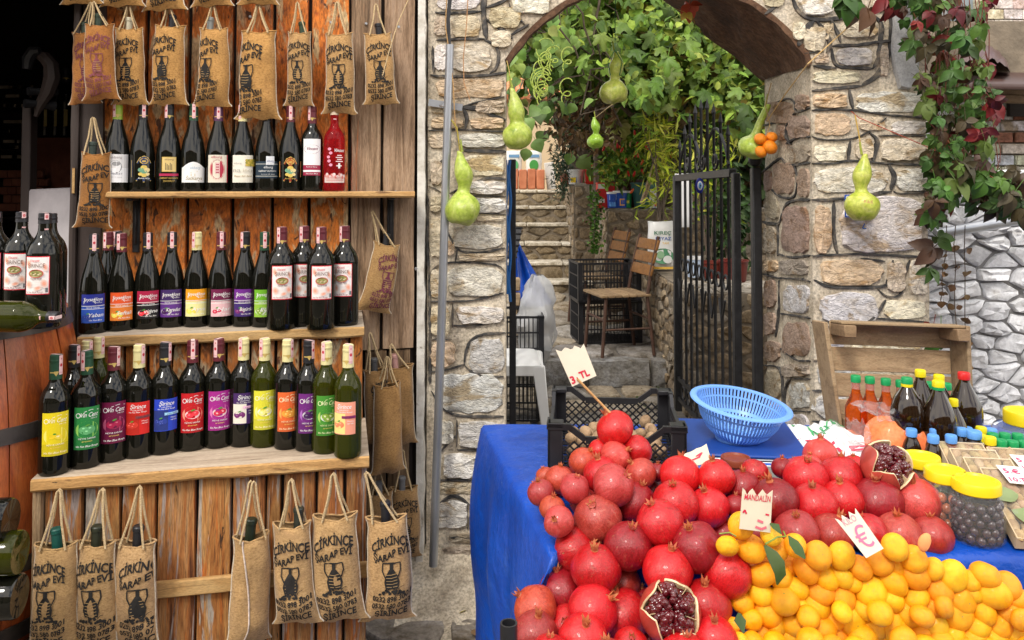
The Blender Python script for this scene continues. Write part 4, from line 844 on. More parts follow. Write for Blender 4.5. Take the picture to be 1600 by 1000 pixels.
# rack of lying bottles in front of the barrel
rack = empty('bottle_rack', (-1.42, 1.75, 0), 0, 'dark plank rack holding bottles lying flat beside the barrel', 'rack')
for py, px, lb, i in ((812, 18, 'topmost of three bottles lying in the rack below the barrel', 0), (863, 33, 'middle bottle of three lying in the rack below the barrel', 1), (931, 32, 'lowest of three bottles lying in the rack below the barrel', 2)):
    p = at(px, py, 1.72); o = link('wine_bottle', body_mesh('litre', 'glass_dark' if i != 1 else 'glass_olive'), loc=(p.x, p.y, p.z)); tag(o, lb, 'wine bottle', 'bottles lying in the rack')
    o.rotation_euler = (0, -pi/2, .12); q = cap_mesh('litre', True); link('capsule', q, o, color=BLK)
    m2 = MB(); m2.box(-.30, .115, -.03, .12, p.z-.045-.014, p.z-.046); m2.build('rack_board', mt('dark_board'), rack, bevel=.002)
for x in (-.3, .09): m2 = MB(); m2.box(x, x+.02, .121, .14, 0, 1.0); m2.build('rack_post', mt('dark_board'), rack, bevel=.002)
# ------------------------------------------------------------------ burlap bottle bags
INK, PINK = (.02, .018, .016), (.16, .035, .06)
BA, BH = .066, .30
def bag_fn(v):
    rr = random.Random(v); s = rr.uniform(0, 50); lean = (0, .006, -.005, .004, -.007, .008, .003, -.003)[v % 8]; fat = (1, .92, 1.06, .85, .95, 1.03, .88, 1.0)[v % 8]
    def dims(z):
        q = z/BH; a = BA*fat*interp([(0, 1.24), (.04, 1.06), (.12, .97), (.3, .96), (.7, .92), (.92, .84), (1, .90)], q)*(1+.05*nz(q*4, v*3.1)); b = interp([(0, .004), (.08, .024), (.2, .037), (.75, .036), (.92, .026), (1, .020)], q)
        return a, b
    def surf(x, z, side=-1):     # front is side -1
        a, b = dims(z); t = min(.999, abs(x/a)); y = b*(1-t**2.4)**(1/2.2)
        wr = .010*nz(x*22+s, z*9+x*12, side*3)+.005*nz(x*60+s, z*24, side)+.006*abs(nz(x*16+z*14, s, side))
        return Vector((x+lean*math.sin(z*9)+.005*nz(z*14, s), side*(y+wr*min(1, (1-t)*4)), z+(.010*nz(x*25, s, 2)*(1-z/.1) if z < .1 else 0)))
    return dims, surf
def bag_mesh(v):
    dims, surf = bag_fn(v); mb = MB(); nu, nv = 14, 20
    def side(sg):
        def f(u, w):
            z = BH*w; a, b = dims(z); x = a*math.sin((u-.5)*pi)
            p = surf(x, z, sg)
            if w == 1: p.z += .012*abs(x/a)**1.5-.012+.006*nz(x*40, sg, v)
            return p
        return f
    mb.grid(side(-1), nu, nv); st0 = len(mb.f); mb.grid(lambda u, w: side(1)(1-u, w), nu, nv)
    o = len(mb.v)//2
    return mb.mesh('burlap_bag', mt('burlap'), ang=180, merge=True)
def print_mesh(v, c, shift=0.0):
    dims, surf = bag_fn(v); P = Print(); rr = random.Random(v+5)
    arc = lambda k, sl: (lambda X, Y: (X, Y-k*X*X+sl*X))
    P.text('ÇİRKİNCE', 0, .222, .0235, c, .096, .028, arc(7, .10)); P.text('ŞARAP EVİ', 0, .188, .019, c, .092, .028, lambda X, Y: (X, Y+.006*math.sin(X*70)+.1*X))
    # two-handled jar over a heap of grapes
    P.rect(-.0075, .0075, .172, .176, c).rect(-.0045, .0045, .157, .172, c)
    P.poly([(-.0055, .158), (-.016, .141), (-.0195, .126), (-.016, .108), (.016, .108), (.0195, .126), (.016, .141), (.0055, .158)], c)
    for sg in (-1, 1): P.line([(sg*.006, .1735), (sg*.022, .1755), (sg*.023, .156), (sg*.0165, .139)], .0030, c)
    P.up()
    for k in range(5): P.line([(-.014, .114+k*.008), (.0, .1125+k*.008), (.014, .1145+k*.008)], .0014, (.45, .29, .13))
    P.up()
    for k in range(30):
        x = rr.uniform(-.031, .031); P.ell(x, .095+rr.uniform(0, .020)*(1-abs(x)/.034), .0036, .0034, c, 7)
    P.line([(.014, .104), (.022, .112), (.029, .113)], .0014, c); P.line([(-.014, .1), (-.028, .096)], .0014, c)
    P.text('0232 898 3001', 0, .074, .0148, c, .096, .028, lambda X, Y: (X, Y+.10*X+4*X*X)); P.text('0532 580 0783', 0, .055, .0148, c, .096, .028, lambda X, Y: (X, Y+.10*X+3*X*X)); P.text('ŞİRİNCE', .002, .033, .0185, c, .082, .028, lambda X, Y: (X, Y+.14*X))
    mb = MB()
    def fn(x, y, l):
        x2 = x*1.14+shift; z = max(.004, min(.296, .018+(y-.03)*1.10)); a, b = dims(z); x2 = max(-a*.985, min(a*.985, x2)); p = surf(x2, z, -1); p.y -= .0028+l*.0003; return p
    P.to(mb, fn); return mb.mesh('print', mt('ink_matt'), smooth=False)
BAGM = [bag_mesh(v) for v in range(8)]; PRM = {}
def seam_mesh(v):
    dims, surf = bag_fn(v); mb = MB()
    for sg in (-1, 1):
        pts = []
        for j in range(21):
            z = BH*j/20; a, b = dims(z); p = surf(sg*a, z, -1); pts.append((p.x, p.y-.001, p.z))
        mb.tube(pts, [.0022+.0008*nz(j*.8, sg, v) for j in range(21)], 5)
    return mb.mesh('seam', mt('seam'))
SEAMS = [seam_mesh(v) for v in range(8)]
def rim_mesh(v):
    dims, surf = bag_fn(v); mb = MB()
    for sd in (-1, 1):
        pts = []
        for j in range(15):
            x = dims(BH)[0]*math.sin((j/14-.5)*pi); p = surf(x, BH, sd); p.z += .012*abs(x/dims(BH)[0])**1.5-.012+.006*nz(x*40, sd, v); pts.append(p)
        mb.tube(pts, .0028, 6)
    return mb.mesh('hem', mt('burlap'))
RIMS = [rim_mesh(v) for v in range(8)]
NECK = MB().lathe([(.0142, -.05), (.0142, .022), (.0165, .024), (.0165, .034), (.0142, .036), (.0135, .038), (0, .038)], 16).mesh('bottle_neck', mt('capsule'))
def bag(top, bot, v, label, neck=None, ink=INK, tint=(1, 1, 1), rz=0, hook=None, n=None, shift=0, group='burlap bottle bags', roll=0, seam=(.9, .85, .75), plain=False, wide=1, twist=0):
    """top and bot are photo pixels of the middle of the bag's mouth and foot on the stand plane at offset n"""
    if n is not None: a, b = onp(*top, SO+E2*n, E2), onp(*bot, SO+E2*n, E2)
    else: a, b = top, bot
    v = v+4*R.randrange(2); d = a-b; s = d.length/BH; o = empty('bottle_bag', b, 0, label, 'burlap bag', group)
    r = math.atan2(d.dot(E1), d.z); o.rotation_euler = (0, r+roll, SA-.14+rz); o.rotation_mode = 'ZYX' if False else 'XYZ'
    o.scale = (s*wide, s, s)
    q = link('sack', BAGM[v], o, color=tint); link('hem', RIMS[v], o, color=tint); link('seam', SEAMS[v], o, color=seam)
    if not plain:
        k = (v, ink, shift)
        if k not in PRM: PRM[k] = print_mesh(v, ink, shift)
        link('print', PRM[k], o)
    if neck: link('bottle_neck', NECK, o, loc=(R.uniform(-.015, .015), .004, BH+.004), color=neck, rot=(0, R.uniform(-.1, .1), 0))
    # two rope loops up to the hook
    if hook is not None:
        h = onp(*hook, SO+E2*n, E2) if n is not None else hook
        bpy.context.view_layer.update(); hl = o.matrix_world.inverted() @ h
        for sd, y in ((-1, -.026), (1, .018)):
            mb = MB(); e = R.uniform(-.004, .004); pts = []
            for t in (0, .5, .85, 1): pts.append(Vector((-.036, y, BH-.012)).lerp(hl+Vector((-.005+e, y*.2, 0)), t)+Vector((.004*math.sin(t*pi), 0, 0)))
            pts.append(hl+Vector((e, y*.2, .006)))
            for t in (1, .85, .5, 0): pts.append(Vector((.036, y, BH-.012)).lerp(hl+Vector((.005+e, y*.2, 0)), t)+Vector((-.004*math.sin(t*pi), 0, 0)))
            mb.tube(pts, .0032, 6); mb.build('rope_handle', mt('rope'), o)
    return o
TB = 'bags hanging on the upper wall'; DT = (1.12, .92, .60)
NTB = .075
bag((131, 50), (134, 162), 1, 'purple printed burlap bag overlapped by another at the dark door board', (.03, .05, .03), PINK, (.80, .48, .20), -.1, (143, 6), .10, .02, TB, wide=.85)
bag((157, 38), (159, 156), 2, 'orange brown burlap bag with faint purple print covering a second bag', (.03, .05, .03), (.22, .06, .07), (.82, .50, .22), .1, (146, 5), .15, .0, TB, wide=.85)
for top_, bot_, v, lb, nk, hk, sh in (((202, 44), (204, 164), 0, 'burlap bag with cream bottle top above the white silver label bottle', (.6, .55, .4), (200, 8), -.008), ((268, 40), (264, 164), 2, 'burlap bag with dark bottle neck above the gold square label', BLK, (262, 6), -.016), ((333, 44), (331, 166), 1, 'burlap bag with pale bottle neck and half turned print', (.3, .32, .3), (333, 8), -.03), ((405, 48), (404, 186), 3, 'long burlap bag with no bottle showing above the cream capsule bottle', None, (404, 10), -.034), ((468, 50), (467, 166), 2, 'burlap bag with green bottle neck in the middle of orange planks', (.03, .06, .03), (465, 6), -.004), ((529, 52), (531, 178), 1, 'pale burlap bag hung low above the rose wine bottle', None, (528, 6), 0), ((590, 52), (596, 163), 0, 'flat burlap bag on grey planks with flared bottom corners', BLK, (588, 9), 0)):
    bag(top_, bot_, v, lb, nk, INK, DT if top_[0] < 450 else (1.05, .95, .8), R.uniform(-.15, .15), hk, NTB, sh, TB, wide=R.uniform(.84, .96))
for px, b, lb in ((126, 6, 'bottom of a burlap bag cut off above the purple printed pair'), (190, 10, 'bottom of a burlap bag cut off above the cream topped bag'), (256, 16, 'bottom of a burlap bag showing the last printed lines at the upper edge'), (330, 10, 'bottom of a burlap bag cut off by the upper edge above the half turned bag'), (402, 7, 'bottom of a burlap bag cut off above the long bag')):
    bag((px, -110), (px+2, b), R.randrange(4), lb, None, INK, DT, R.uniform(-.1, .1), None, NTB+.01, 0, TB)
bag((150, 238), (145, 356), 1, 'dark stained burlap bag on the door board beside the top shelf', (.04, .06, .05), INK, (.72, .46, .20), .05, (147, 186), .10, .012, 'bags hanging on the stand')
# front of the lower step
GF = 'bags hanging on the front of the stand'
for top_, bot_, v, lb, nk, hk, sh, tn in (((88, 848), (86, 1010), 0, 'burlap bag with teal bottle neck at the stand corner', (.01, .09, .07), (91, 768), -.014, (1, .95, .85)), ((152, 845), (150, 1012), 2, 'burlap bag with orange side seam and jar print on the stand front', (.03, .035, .02), (161, 767), 0, (1, .95, .88)), ((212, 845), (212, 1010), 3, 'narrow pale burlap bag with print cut by its edge', BLK, (219, 763), .026, (1.1, 1.05, 1.05)), ((458, 816), (466, 972), 0, 'burlap bag leaning with bottle neck outside, next to the widest bag', (.035, .04, .03), (454, 752), 0, (1.1, 1.05, .98)), ((525, 803), (532, 968), 2, 'widest burlap bag with the complete printed jar and phone numbers', None, (522, 743), 0, (1.1, 1.05, .98)), ((602, 806), (606, 966), 1, 'burlap bag hanging from the shelf end beside the pavement', BLK, (574, 741), .008, (1.12, 1.05, .98))):
    bag(top_, bot_, v, lb, nk, INK, tn, R.uniform(-.12, .12), hk, NL+.035, sh, GF)
o = bag((392, 835), (385, 1005), 3, 'plain burlap bag turned sideways with its seam to the front', (.02, .03, .015), INK, (1.05, .98, .88), .5, (394, 755), NL+.035, 0, GF, plain=True)
m2 = MB(); dims, surf = bag_fn(3); m2.tube([surf(-.02+.01*math.sin(j*.3), BH*j/16*.98, -1)+Vector((0, -.002, 0)) for j in range(17)], .0025, 5); m2.build('seam', mt('seam'), o).color = (.95, .85, .8, 1)
bag((40, 850), (30, 1012), 1, 'shaded burlap bag with red seam behind the stand corner post', BLK, INK, (.6, .52, .4), .2, (52, 790), .55, 0, GF, seam=(.5, .08, .06))  # tint darkened, so the shade on this bag is in its colour
# bags on the side boards next to the stone pier
GS = 'bags hanging by the stone pier'
bag((604, 380), (582, 486), 1, 'burlap bag tilted sideways with a dark bottle sticking out', (.02, .02, .022), PINK, (.86, .78, .64), .35, (583, 332), .05, .02, GS)
bag((586, 575), (590, 690), 2, 'brown burlap bag squeezed beside the step end with turned print', (.1, .1, .1), INK, (.72, .62, .48), .5, (578, 522), .12, .02, GS)
bag((622, 570), (622, 694), 3, 'shaded plain burlap bag with a pink stamped bottle cap', (.55, .30, .26), INK, (.66, .56, .42), .3, (612, 540), .06, 0, GS, plain=True)  # shade on this bag comes from the darker tint
bag((604, 598), (606, 738), 0, 'plain brown burlap bag with pale frayed seam in front of two others', None, INK, (.80, .66, .46), .45, (606, 560), .15, 0, GS, plain=True, wide=.8)
bag((630, 760), (630, 870), 1, 'small grey brown printed burlap bag lowest by the stone pier', (.2, .2, .2), INK, (.74, .66, .56), .1, (628, 706), .05, 0, GS)
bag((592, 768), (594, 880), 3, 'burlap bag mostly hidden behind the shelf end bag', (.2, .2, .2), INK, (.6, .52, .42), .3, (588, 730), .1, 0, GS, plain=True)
# ------------------------------------------------------------------ courtyard behind the arch: floor, step, stairs, walls
GREYS = [(.46, .42, .36), (.40, .38, .35), (.52, .46, .37), (.36, .34, .32), (.48, .41, .31)]
BROWNS = [(.46, .36, .24), (.40, .32, .22), (.50, .40, .27), (.36, .29, .21), (.42, .37, .30)]
def flags(parent, x0, x1, y0, y1, zf, sx, sy, thick=.014, cols=GREYS, gap=.012):
    for po, x, y in voronoi(x1-x0, y1-y0, sx, sy, .36, R):
        ol, c = outline(po, gap, 12, .06, R); ol = [(p[0]-c[0], p[1]-c[1]) for p in ol]; X, Y = x0+c[0], y0+c[1]
        m2 = rock_mesh(ol, (0, 0), thick, R, .2, inset=.07); o = m2.build('flagstone', mt('rubble'), parent, ang=50)
        sl = math.atan2(zf(Y+.1)-zf(Y-.1), .2)
        o.matrix_local = Matrix.Translation((X, Y, zf(Y)+.002)) @ Matrix.Rotation(sl-pi/2, 4, 'X'); k = R.uniform(.85, 1.12); c3 = R.choice(cols); o.color = (c3[0]*k, c3[1]*k, c3[2]*k, 1)
yard = empty('courtyard_paving', (0, 0, 0)); yard['kind'] = 'structure'
zlow = lambda Y: interp([(3.3, .0), (5.7, .075)], Y)
zup = lambda Y: interp([(5.7, .262), (6.4, .27), (8.0, .44)], Y)
mb = MB(); mb.hexa([(-1.2, 3.4, -.1), (1.3, 3.4, -.1), (1.3, 5.72, -.1), (-1.2, 5.72, -.1)], [(-1.2, 3.4, .002), (1.3, 3.4, .002), (1.3, 5.72, .068), (-1.2, 5.72, .068)]); mb.build('bedding', mt('earth'), yard, smooth=False)
flags(yard, -.15, 1.05, 3.6, 5.7, zlow, .34, .30)
vs = []; ys = [5.74, 6.4, 8.02]
mb = MB(); mb.add([(x, y, zup(y)-.01) for y in ys for x in (-1.2, 2.2)]+[(x, 5.74, -.1) for x in (-1.2, 2.2)], [(0, 1, 3, 2), (2, 3, 5, 4), (6, 7, 1, 0)]); mb.build('upper_bedding', mt('earth'), yard, smooth=False)
flags(yard, -.1, 1.25, 5.78, 7.95, zup, .42, .34)
x = -.25      # big riser stones of the low step
for wv in (.42, .36, .46, .34):
    ol = [(a*wv/2*.97, b*.095) for a, b in ((-1, -1), (-.4, -1.02), (.3, -.98), (1, -1), (1.01, -.2), (1, .95), (.35, 1.0), (-.3, .97), (-1, 1), (-1.01, .2))]
    o = rock_mesh(ol, (0, 0), .04, R, .3, inset=.05, deep=.1).build('step_stone', mt('rubble'), yard, loc=(x+wv/2, 5.73, .165)); k = R.uniform(.8, 1.1); o.color = (.34*k, .34*k, .34*k, 1); x += wv
stairs = empty('stone_stairs', (.3, 8, .4)); stairs['kind'] = 'structure'
steps = [(8.0, .542), (8.3, .706), (8.6, .885), (8.9, 1.078), (9.2, 1.263), (9.5, 1.447)]; zp = .42
for i, (Y, z) in enumerate(steps):
    mb = MB(); mb.box(-1.0, .80, Y, Y+(.34 if i < 5 else 4), zp-.3, z-.03); mb.xf(Matrix.Translation(-stairs.location)); mb.build('stair_core', mt('dark_mortar'), stairs, smooth=False)
    stone_face(stairs, Vector((-.2, Y+.004, zp-.02)), (1, 0, 0), (0, 0, 1), 1.0, z-.03-zp+.02, .24, .11, .02, [(.40, .32, .21), (.33, .27, .19), (.44, .36, .24)], name='riser_stone', gap=.007)
    x = -.35
    while x < .8:
        wv = R.uniform(.3, .6); x1 = min(.82, x+wv); m2 = MB(); y0 = Y-.035
        ol = [(x, y0+R.uniform(-.01, .01)), ((x+x1)/2, y0+R.uniform(-.015, .01)), (x1-.008, y0+R.uniform(-.01, .01)), (x1-.008, Y+.34 if i < 5 else 10.4), (x, Y+.34 if i < 5 else 10.4)]
        n = 5; m2.add([(p[0], p[1], z-.032) for p in ol]+[(p[0], p[1], z+R.uniform(-.004, .004)) for p in ol], [tuple(range(n))[::-1], tuple(range(n, 2*n))]+[(k, (k+1) % n, (k+1) % n+n, k+n) for k in range(n)])
        m2.xf(Matrix.Translation(-stairs.location)); o = m2.build('tread_slab', mt('rubble'), stairs, bevel=.006); k = R.uniform(.9, 1.2); o.color = (.80*k, .75*k, .64*k, 1); x = x1
    zp = z
def rubble_wall(label, x0, x1, y0, y1, z0, z1, size=.15, left=True, top=True, cols=BROWNS, ztop=None):
    o = empty('retaining_wall', ((x0+x1)/2, y0, z0), 0, label, 'stone wall')
    mb = MB(); mb.box(x0, x1, y0, y1, z0, z1); mb.xf(Matrix.Translation(-o.location)); mb.build('wall_core', mt('dark_mortar'), o, smooth=False)
    stone_face(o, Vector((x0, y0, z0)), (1, 0, 0), (0, 0, 1), x1-x0, z1-z0, size, size*.62, .014, cols, gap=.011, jit=.45, n=12)
    if left: stone_face(o, Vector((x0, y1, z0)), (0, -1, 0), (0, 0, 1), y1-y0, z1-z0, size, size*.62, .014, cols, gap=.011, jit=.45, n=12)
    if top: stone_face(o, Vector((x0, y0, z1)), (1, 0, 0), (0, 1, 0), x1-x0, min(.6, y1-y0), size*1.5, size*1.3, .02, [(.48, .44, .38), (.42, .39, .34)], name='coping_stone', gap=.008)
    return o
rubble_wall('higher rubble retaining wall beside the stone stairs', .64, 2.2, 8.25, 11, .4, 1.50, .17)
rubble_wall('middle rubble terrace wall carrying the plant tubs', .86, 2.4, 7.2, 8.24, .3, 1.28, .16)
rubble_wall('low rubble wall beside the iron gate', 1.10, 1.75, 4.9, 7.15, 0, .84, .15)
# house at the head of the stairs, wall paint kept bright to stand for sunlight
hs = empty('pale_house', (.2, 13.5, 1.4), 0, 'pale house wall with a terracotta tiled roof at the top of the stairs', 'house')
def hb(mb, n, m, **k): mb.xf(Matrix.Translation(-hs.location)); return mb.build(n, mt(m), hs, **k)
mb = MB(); mb.box(-3.5, 4.5, 13.5, 13.8, 0, 3.0); hb(mb, 'wall', 'paint', smooth=False).color = (.62, .47, .29, 1)
for i in range(34):
    for j in range(4):
        m2 = MB(); x = -.8+i*.09; y = 13.25+j*.22; m2.tube([(x, y, 2.98+j*.11), (x, y+.26, 3.11+j*.11)], [.05, .045], 6); o = hb(m2, 'roof_tile', 'roof_tile'); k = R.uniform(.8, 1.2); o.color = (k, k, k, 1)
# terracotta planter with pale sacks, at the head of the stairs
p = at(822, 300, 10.4); pl = empty('long_planter', (p.x-.1, 10.4, 1.45), 0, 'ribbed terracotta planter behind the top stair', 'planter')
for i in range(6): m2 = MB(); m2.box(-.34+i*.115, -.34+i*.115+.108, 0, .3, 0, .27-.01*(i % 2)); m2.build('panel', mt('terracotta'), pl, bevel=.012).color = (.9+.05*(i % 3),)*3+(1,)
def sack_mesh(w, h, d, seed, fold=.2):
    def f(u, v):
        a = 2*pi*u; z = v*h; q = (1-abs(2*v-1)**6*.35); e = .06*nz(math.cos(a)*2+seed, math.sin(a)*2, v*4)
        return Vector((math.copysign(abs(math.cos(a))**.7, math.cos(a))*w/2*(.95+e), math.copysign(abs(math.sin(a))**.7, math.sin(a))*d/2*q*(1+e), z+.03*h*nz(a, v*3, seed)*v))
    mb = MB(); mb.grid(f, 24, 10); n = 25; mb.f.append([10*n+k for k in range(24)]); mb.mi.append(0); mb.c.append(mb.col); return mb
for px, lb, cc in ((803, 'white printed sack with green picture in the planter, closest to the pier', (.1, .4, .15)), (834, 'white sack with a green tree picture in the planter at the stair head', (.06, .3, .06))):
    p = at(px, 272, 10.55); o = sack_mesh(.22, .34, .12, px).build('sack', mt('plastic'), None, (p.x, 10.55, 1.62)); o.color = (.8, .8, .74, 1); tag(o, lb, 'sack')
    q = Print(); q.ell(0, .15, .06, .07, cc).rect(-.07, .07, .25, .29, (.15, .3, .5), 2); m2 = MB(); q.to(m2, lambda x, y, l: Vector((x, -.068-l*.001, y))); m2.build('print', mt('ink'), o, smooth=False)
p = at(862, 265, 10.6); mb = MB(); mb.box(-.06, .06, 0, .02, 0, .36); o = mb.build('white_board', mt('paint'), None, (p.x, 10.6, 1.45), bevel=.004); o.color = (.85, .84, .8, 1); o.rotation_euler = (.1, -.12, 0); tag(o, 'narrow pale board leaning beside the planter', 'board')
# ------------------------------------------------------------------ iron gate, one leaf swung open on each jamb
gate = empty('iron_gate', (1.09, 3.62, 0), 0, 'black wrought iron gate leaf with scrolls and spikes, swung open', 'gate')
GA = Vector((1.045, 3.70, 0)); GB2 = Vector((1.005, 4.9, 0)); gd = (GB2-GA); gl_ = gd.length; gd.normalize()
def gp(s, z, o=0): return GA+gd*s+Vector((0, 0, z))
def gt(mb, n, **k): mb.xf(Matrix.Translation(-gate.location)); return mb.build(n, mt('black_iron'), gate, **k)
zt0, zt1 = 1.575, 1.555
for s, wv in ((0.02, .034), (gl_-.03, .04)):
    m2 = MB(); m2.beam(gp(s, .14), gp(s, 1.56), wv, .05, (0, 1, 0)); gt(m2, 'stile', bevel=.004)
m2 = MB(); m2.beam(gp(0.06, 1.56), gp(gl_-.06, 1.545), .035, .04); gt(m2, 'top_rail', bevel=.003)
for z in (.22, .34): m2 = MB(); m2.beam(gp(.06, z), gp(gl_-.06, z), .02, .022); gt(m2, 'rail')
for i in range(9):
    s = .13+i*(gl_-.25)/8; zt = 1.72+.22*math.sin(pi*(i+.6)/9)+.03
    m2 = MB(); nst = 40; pts = []
    m2.tube([gp(s, .2), gp(s, zt-.06), gp(s, zt-.05), gp(s, zt)], [.008, .008, .013, .001], 4); gt(m2, 'bar', ang=20)
for c, sg in ((.30, 1), (.62, -1), (.62, 1), (.95, -1)):
    pts = []
    for k in range(26):
        t = k/25; a = t*2.6*pi; r = .05*(1-t*.75); pts.append(gp(c+sg*(.05-r*math.cos(a)), 1.63+r*math.sin(a)*-1))
    m2 = MB(); m2.tube(pts, .007, 6); gt(m2, 'scroll')
for a, b in ((.12, .58), (.60, 1.1)):
    pts = [gp(lerp(a, b, t), 1.6+.19*math.sin(pi*min(1, t*1.02))**.8) for t in [k/16 for k in range(17)]]; m2 = MB(); m2.tube(pts, .008, 6); gt(m2, 'arch_bar')
for i in range(8):
    s = .19+i*(gl_-.36)/7
    for z in (.28, 1.03):
        m2 = MB(); m2.tube([gp(s+.035*math.cos(a), z+.035*math.sin(a)) for a in [k*2*pi/12 for k in range(13)]], .006, 5); gt(m2, 'ring')
for i in range(6):
    s = .2+i*.17; m2 = MB(); m2.tube([gp(s, .94), gp(s+.06, .82), gp(s+.10, .94)], .006, 5); gt(m2, 'chevron')
p = gp(.55, 1.50); ev = empty('evil_eye_charm', p, 0, 'round blue glass eye charm hanging from the gate rail', 'charm')
for r, c, d in ((.042, (.01, .02, .25), 0), (.026, (.8, .82, .85), .004), (.018, (.15, .4, .75), .007), (.008, (.005, .005, .01), .010)):
    m2 = MB(); m2.ell((-.03, -d-.02, 0), (r*.55, .008, r), 16, 8); m2.build('glass_ring', mt('plastic'), ev).color = (*c, 1)
post = empty('gate_post', (1.075, 3.5, 0), 0, 'square black iron gate post with a ball finial beside the stone jamb', 'gate post')
m2 = MB(); a = at(1182, 262, 3.50); m2.box(-.018, .022, -.022, .022, 0, a.z); m2.xf(Matrix.Translation((a.x-1.075, .02, 0))); m2.build('shaft', mt('black_iron'), post, bevel=.005)
m2 = MB(); m2.ell((a.x-1.075, .02, a.z+.035), .03, 14, 10); m2.build('finial', mt('black_iron'), post)
# other leaf, folded back along the near jamb and seen edge-on
g2 = empty('iron_gate', (.0, 3.62, 0), 0, 'second black gate leaf seen edge-on beside the stone pier', 'gate')
for nm, bx in (('stile', (-.012, .018, 0, .05, .1, 1.62)), ('stile', (-.012, .018, 1.0, 1.05, .1, 1.5)), ('rail', (-.005, .015, .05, 1.0, 1.50, 1.53)), ('rail', (-.005, .015, .05, 1.0, .2, .23))):
    m2 = MB(); m2.box(*bx); m2.build(nm, mt('black_iron'), g2, bevel=.003)
for i in range(7): m2 = MB(); m2.box(0, .012, .14+i*.12, .152+i*.12, .23, 1.5); m2.build('bar', mt('black_iron'), g2)
m2 = MB(); p0 = at(793, 250, 3.60); pts = []
for t in range(60):
    a = t/59; pts.append((p0.x+.008*math.sin(a*40)+.003, 3.585, lerp(p0.z, at(793, 462, 3.6).z, abs(1-2*a) if a < .5 else 1-abs(1-2*a))+.0))
mb = MB()
for off in (-.004, .010): mb.tube([(p0.x+off+.004*math.sin(k*.7+off*300), 3.585+off, lerp(p0.z, at(793, 462+off*900, 3.6).z, k/24)) for k in range(25)], .008, 6)
o = mb.build('blue_rope', mt('plastic'), None); o.color = (.02, .14, .42, 1); tag(o, 'coiled blue rope hanging on the gate leaf by the pier', 'rope')
# ------------------------------------------------------------------ furniture in the courtyard
def stool():
    p = at(850, 572, 4.5); o = empty('plastic_stool', (p.x-.21, 4.5, .05), 0, 'white plastic stool standing behind the stone pier', 'stool'); h = p.z-.05+.02
    def top(u, v):
        x, y = (u-.5)*2, (v-.5)*2; r = max(abs(x), abs(y)); return Vector((x*.20*(1-.06*abs(y)), y*.20*(1-.06*abs(x))+.2, h-.035*r**8+.012))
    m2 = MB(); m2.grid(top, 14, 14); m2.build('seat', mt('plastic'), o).color = (.82, .82, .80, 1)
    m2 = MB(); rim = [(-.2, 0), (.2, 0), (.2, .4), (-.2, .4)]
    for (a, b), (c, d) in zip(rim, rim[1:]+rim[:1]): m2.beam((a, b, h-.045), (c, d, h-.045), .016, .06)
    m2.build('apron', mt('plastic'), o, bevel=.004).color = (.80, .80, .78, 1)
    for a, b in rim:
        m2 = MB(); sx, sy = (1 if a > 0 else -1), (1 if b > .1 else -1)
        m2.hexa([(a+sx*.03-.022, b+sy*.03-.02, 0), (a+sx*.03+.022, b+sy*.03-.02, 0), (a+sx*.03+.022, b+sy*.03+.02, 0), (a+sx*.03-.022, b+sy*.03+.02, 0)], [(a-sx*.02-.035, b-sy*.01-.02, h-.02), (a-sx*.02+.035, b-sy*.01-.02, h-.02), (a-sx*.02+.035, b-sy*.01+.02, h-.02), (a-sx*.02-.035, b-sy*.01+.02, h-.02)])
        m2.build('leg', mt('plastic'), o, bevel=.005).color = (.80, .80, .78, 1)
stool()
def chair(x, y, z, rz, label, s=1):
    o = empty('wooden_chair', (x, y, z), rz, label, 'chair', 'slatted cafe chairs'); o.scale = (s,)*3
    # faces local -x; width along y
    for sy in (-1, 1):
        m2 = MB(); m2.tube([(-.19, sy*.19, 0), (-.155, sy*.18, .43)], .013, 6); m2.build('leg', mt('rust'), o)
        m2 = MB(); m2.tube([(.22, sy*.19, 0), (.17, sy*.185, .43), (.20, sy*.18, .60), (.27, sy*.17, .88)], .013, 6); m2.build('back_post', mt('rust'), o)
        m2 = MB(); m2.tube([(-.175, sy*.187, .2), (.195, sy*.187, .2)], .009, 5); m2.build('stretcher', mt('rust'), o)
    for x2 in (-.17, .185): m2 = MB(); m2.tube([(x2, -.187, .27), (x2, .187, .27)], .009, 5); m2.build('stretcher', mt('rust'), o)
    for i in range(7): m2 = MB(); xx = -.2+i*.057; m2.box(xx, xx+.05, -.205, .205, .435, .455); o2 = m2.build('seat_slat', mt('wood_plain'), o, bevel=.004); k = R.uniform(.55, .8); o2.color = (k, k*.92, k*.8, 1)
    for i in range(3):
        z0 = .585+i*.095; m2 = MB(); xx = .205+i*.024; m2.hexa([(xx-.018, -.2, z0), (xx, -.2, z0), (xx, .2, z0), (xx-.018, .2, z0)], [(xx+.004, -.2, z0+.078), (xx+.022, -.2, z0+.078), (xx+.022, .2, z0+.078), (xx+.004, .2, z0+.078)]); o2 = m2.build('back_slat', mt('wood_plain'), o, bevel=.004); k = R.uniform(.75, .95); o2.color = (.58*k, .34*k, .11*k, 1)
    return o
p = atz(962, 548, .265); chair(p.x, 5.93, .275, math.radians(14), 'brown slatted chair in front of the dark crates', .97)
chair(.70, 6.75, .32, math.radians(14), 'second slatted chair half hidden behind the dark crates', .93)
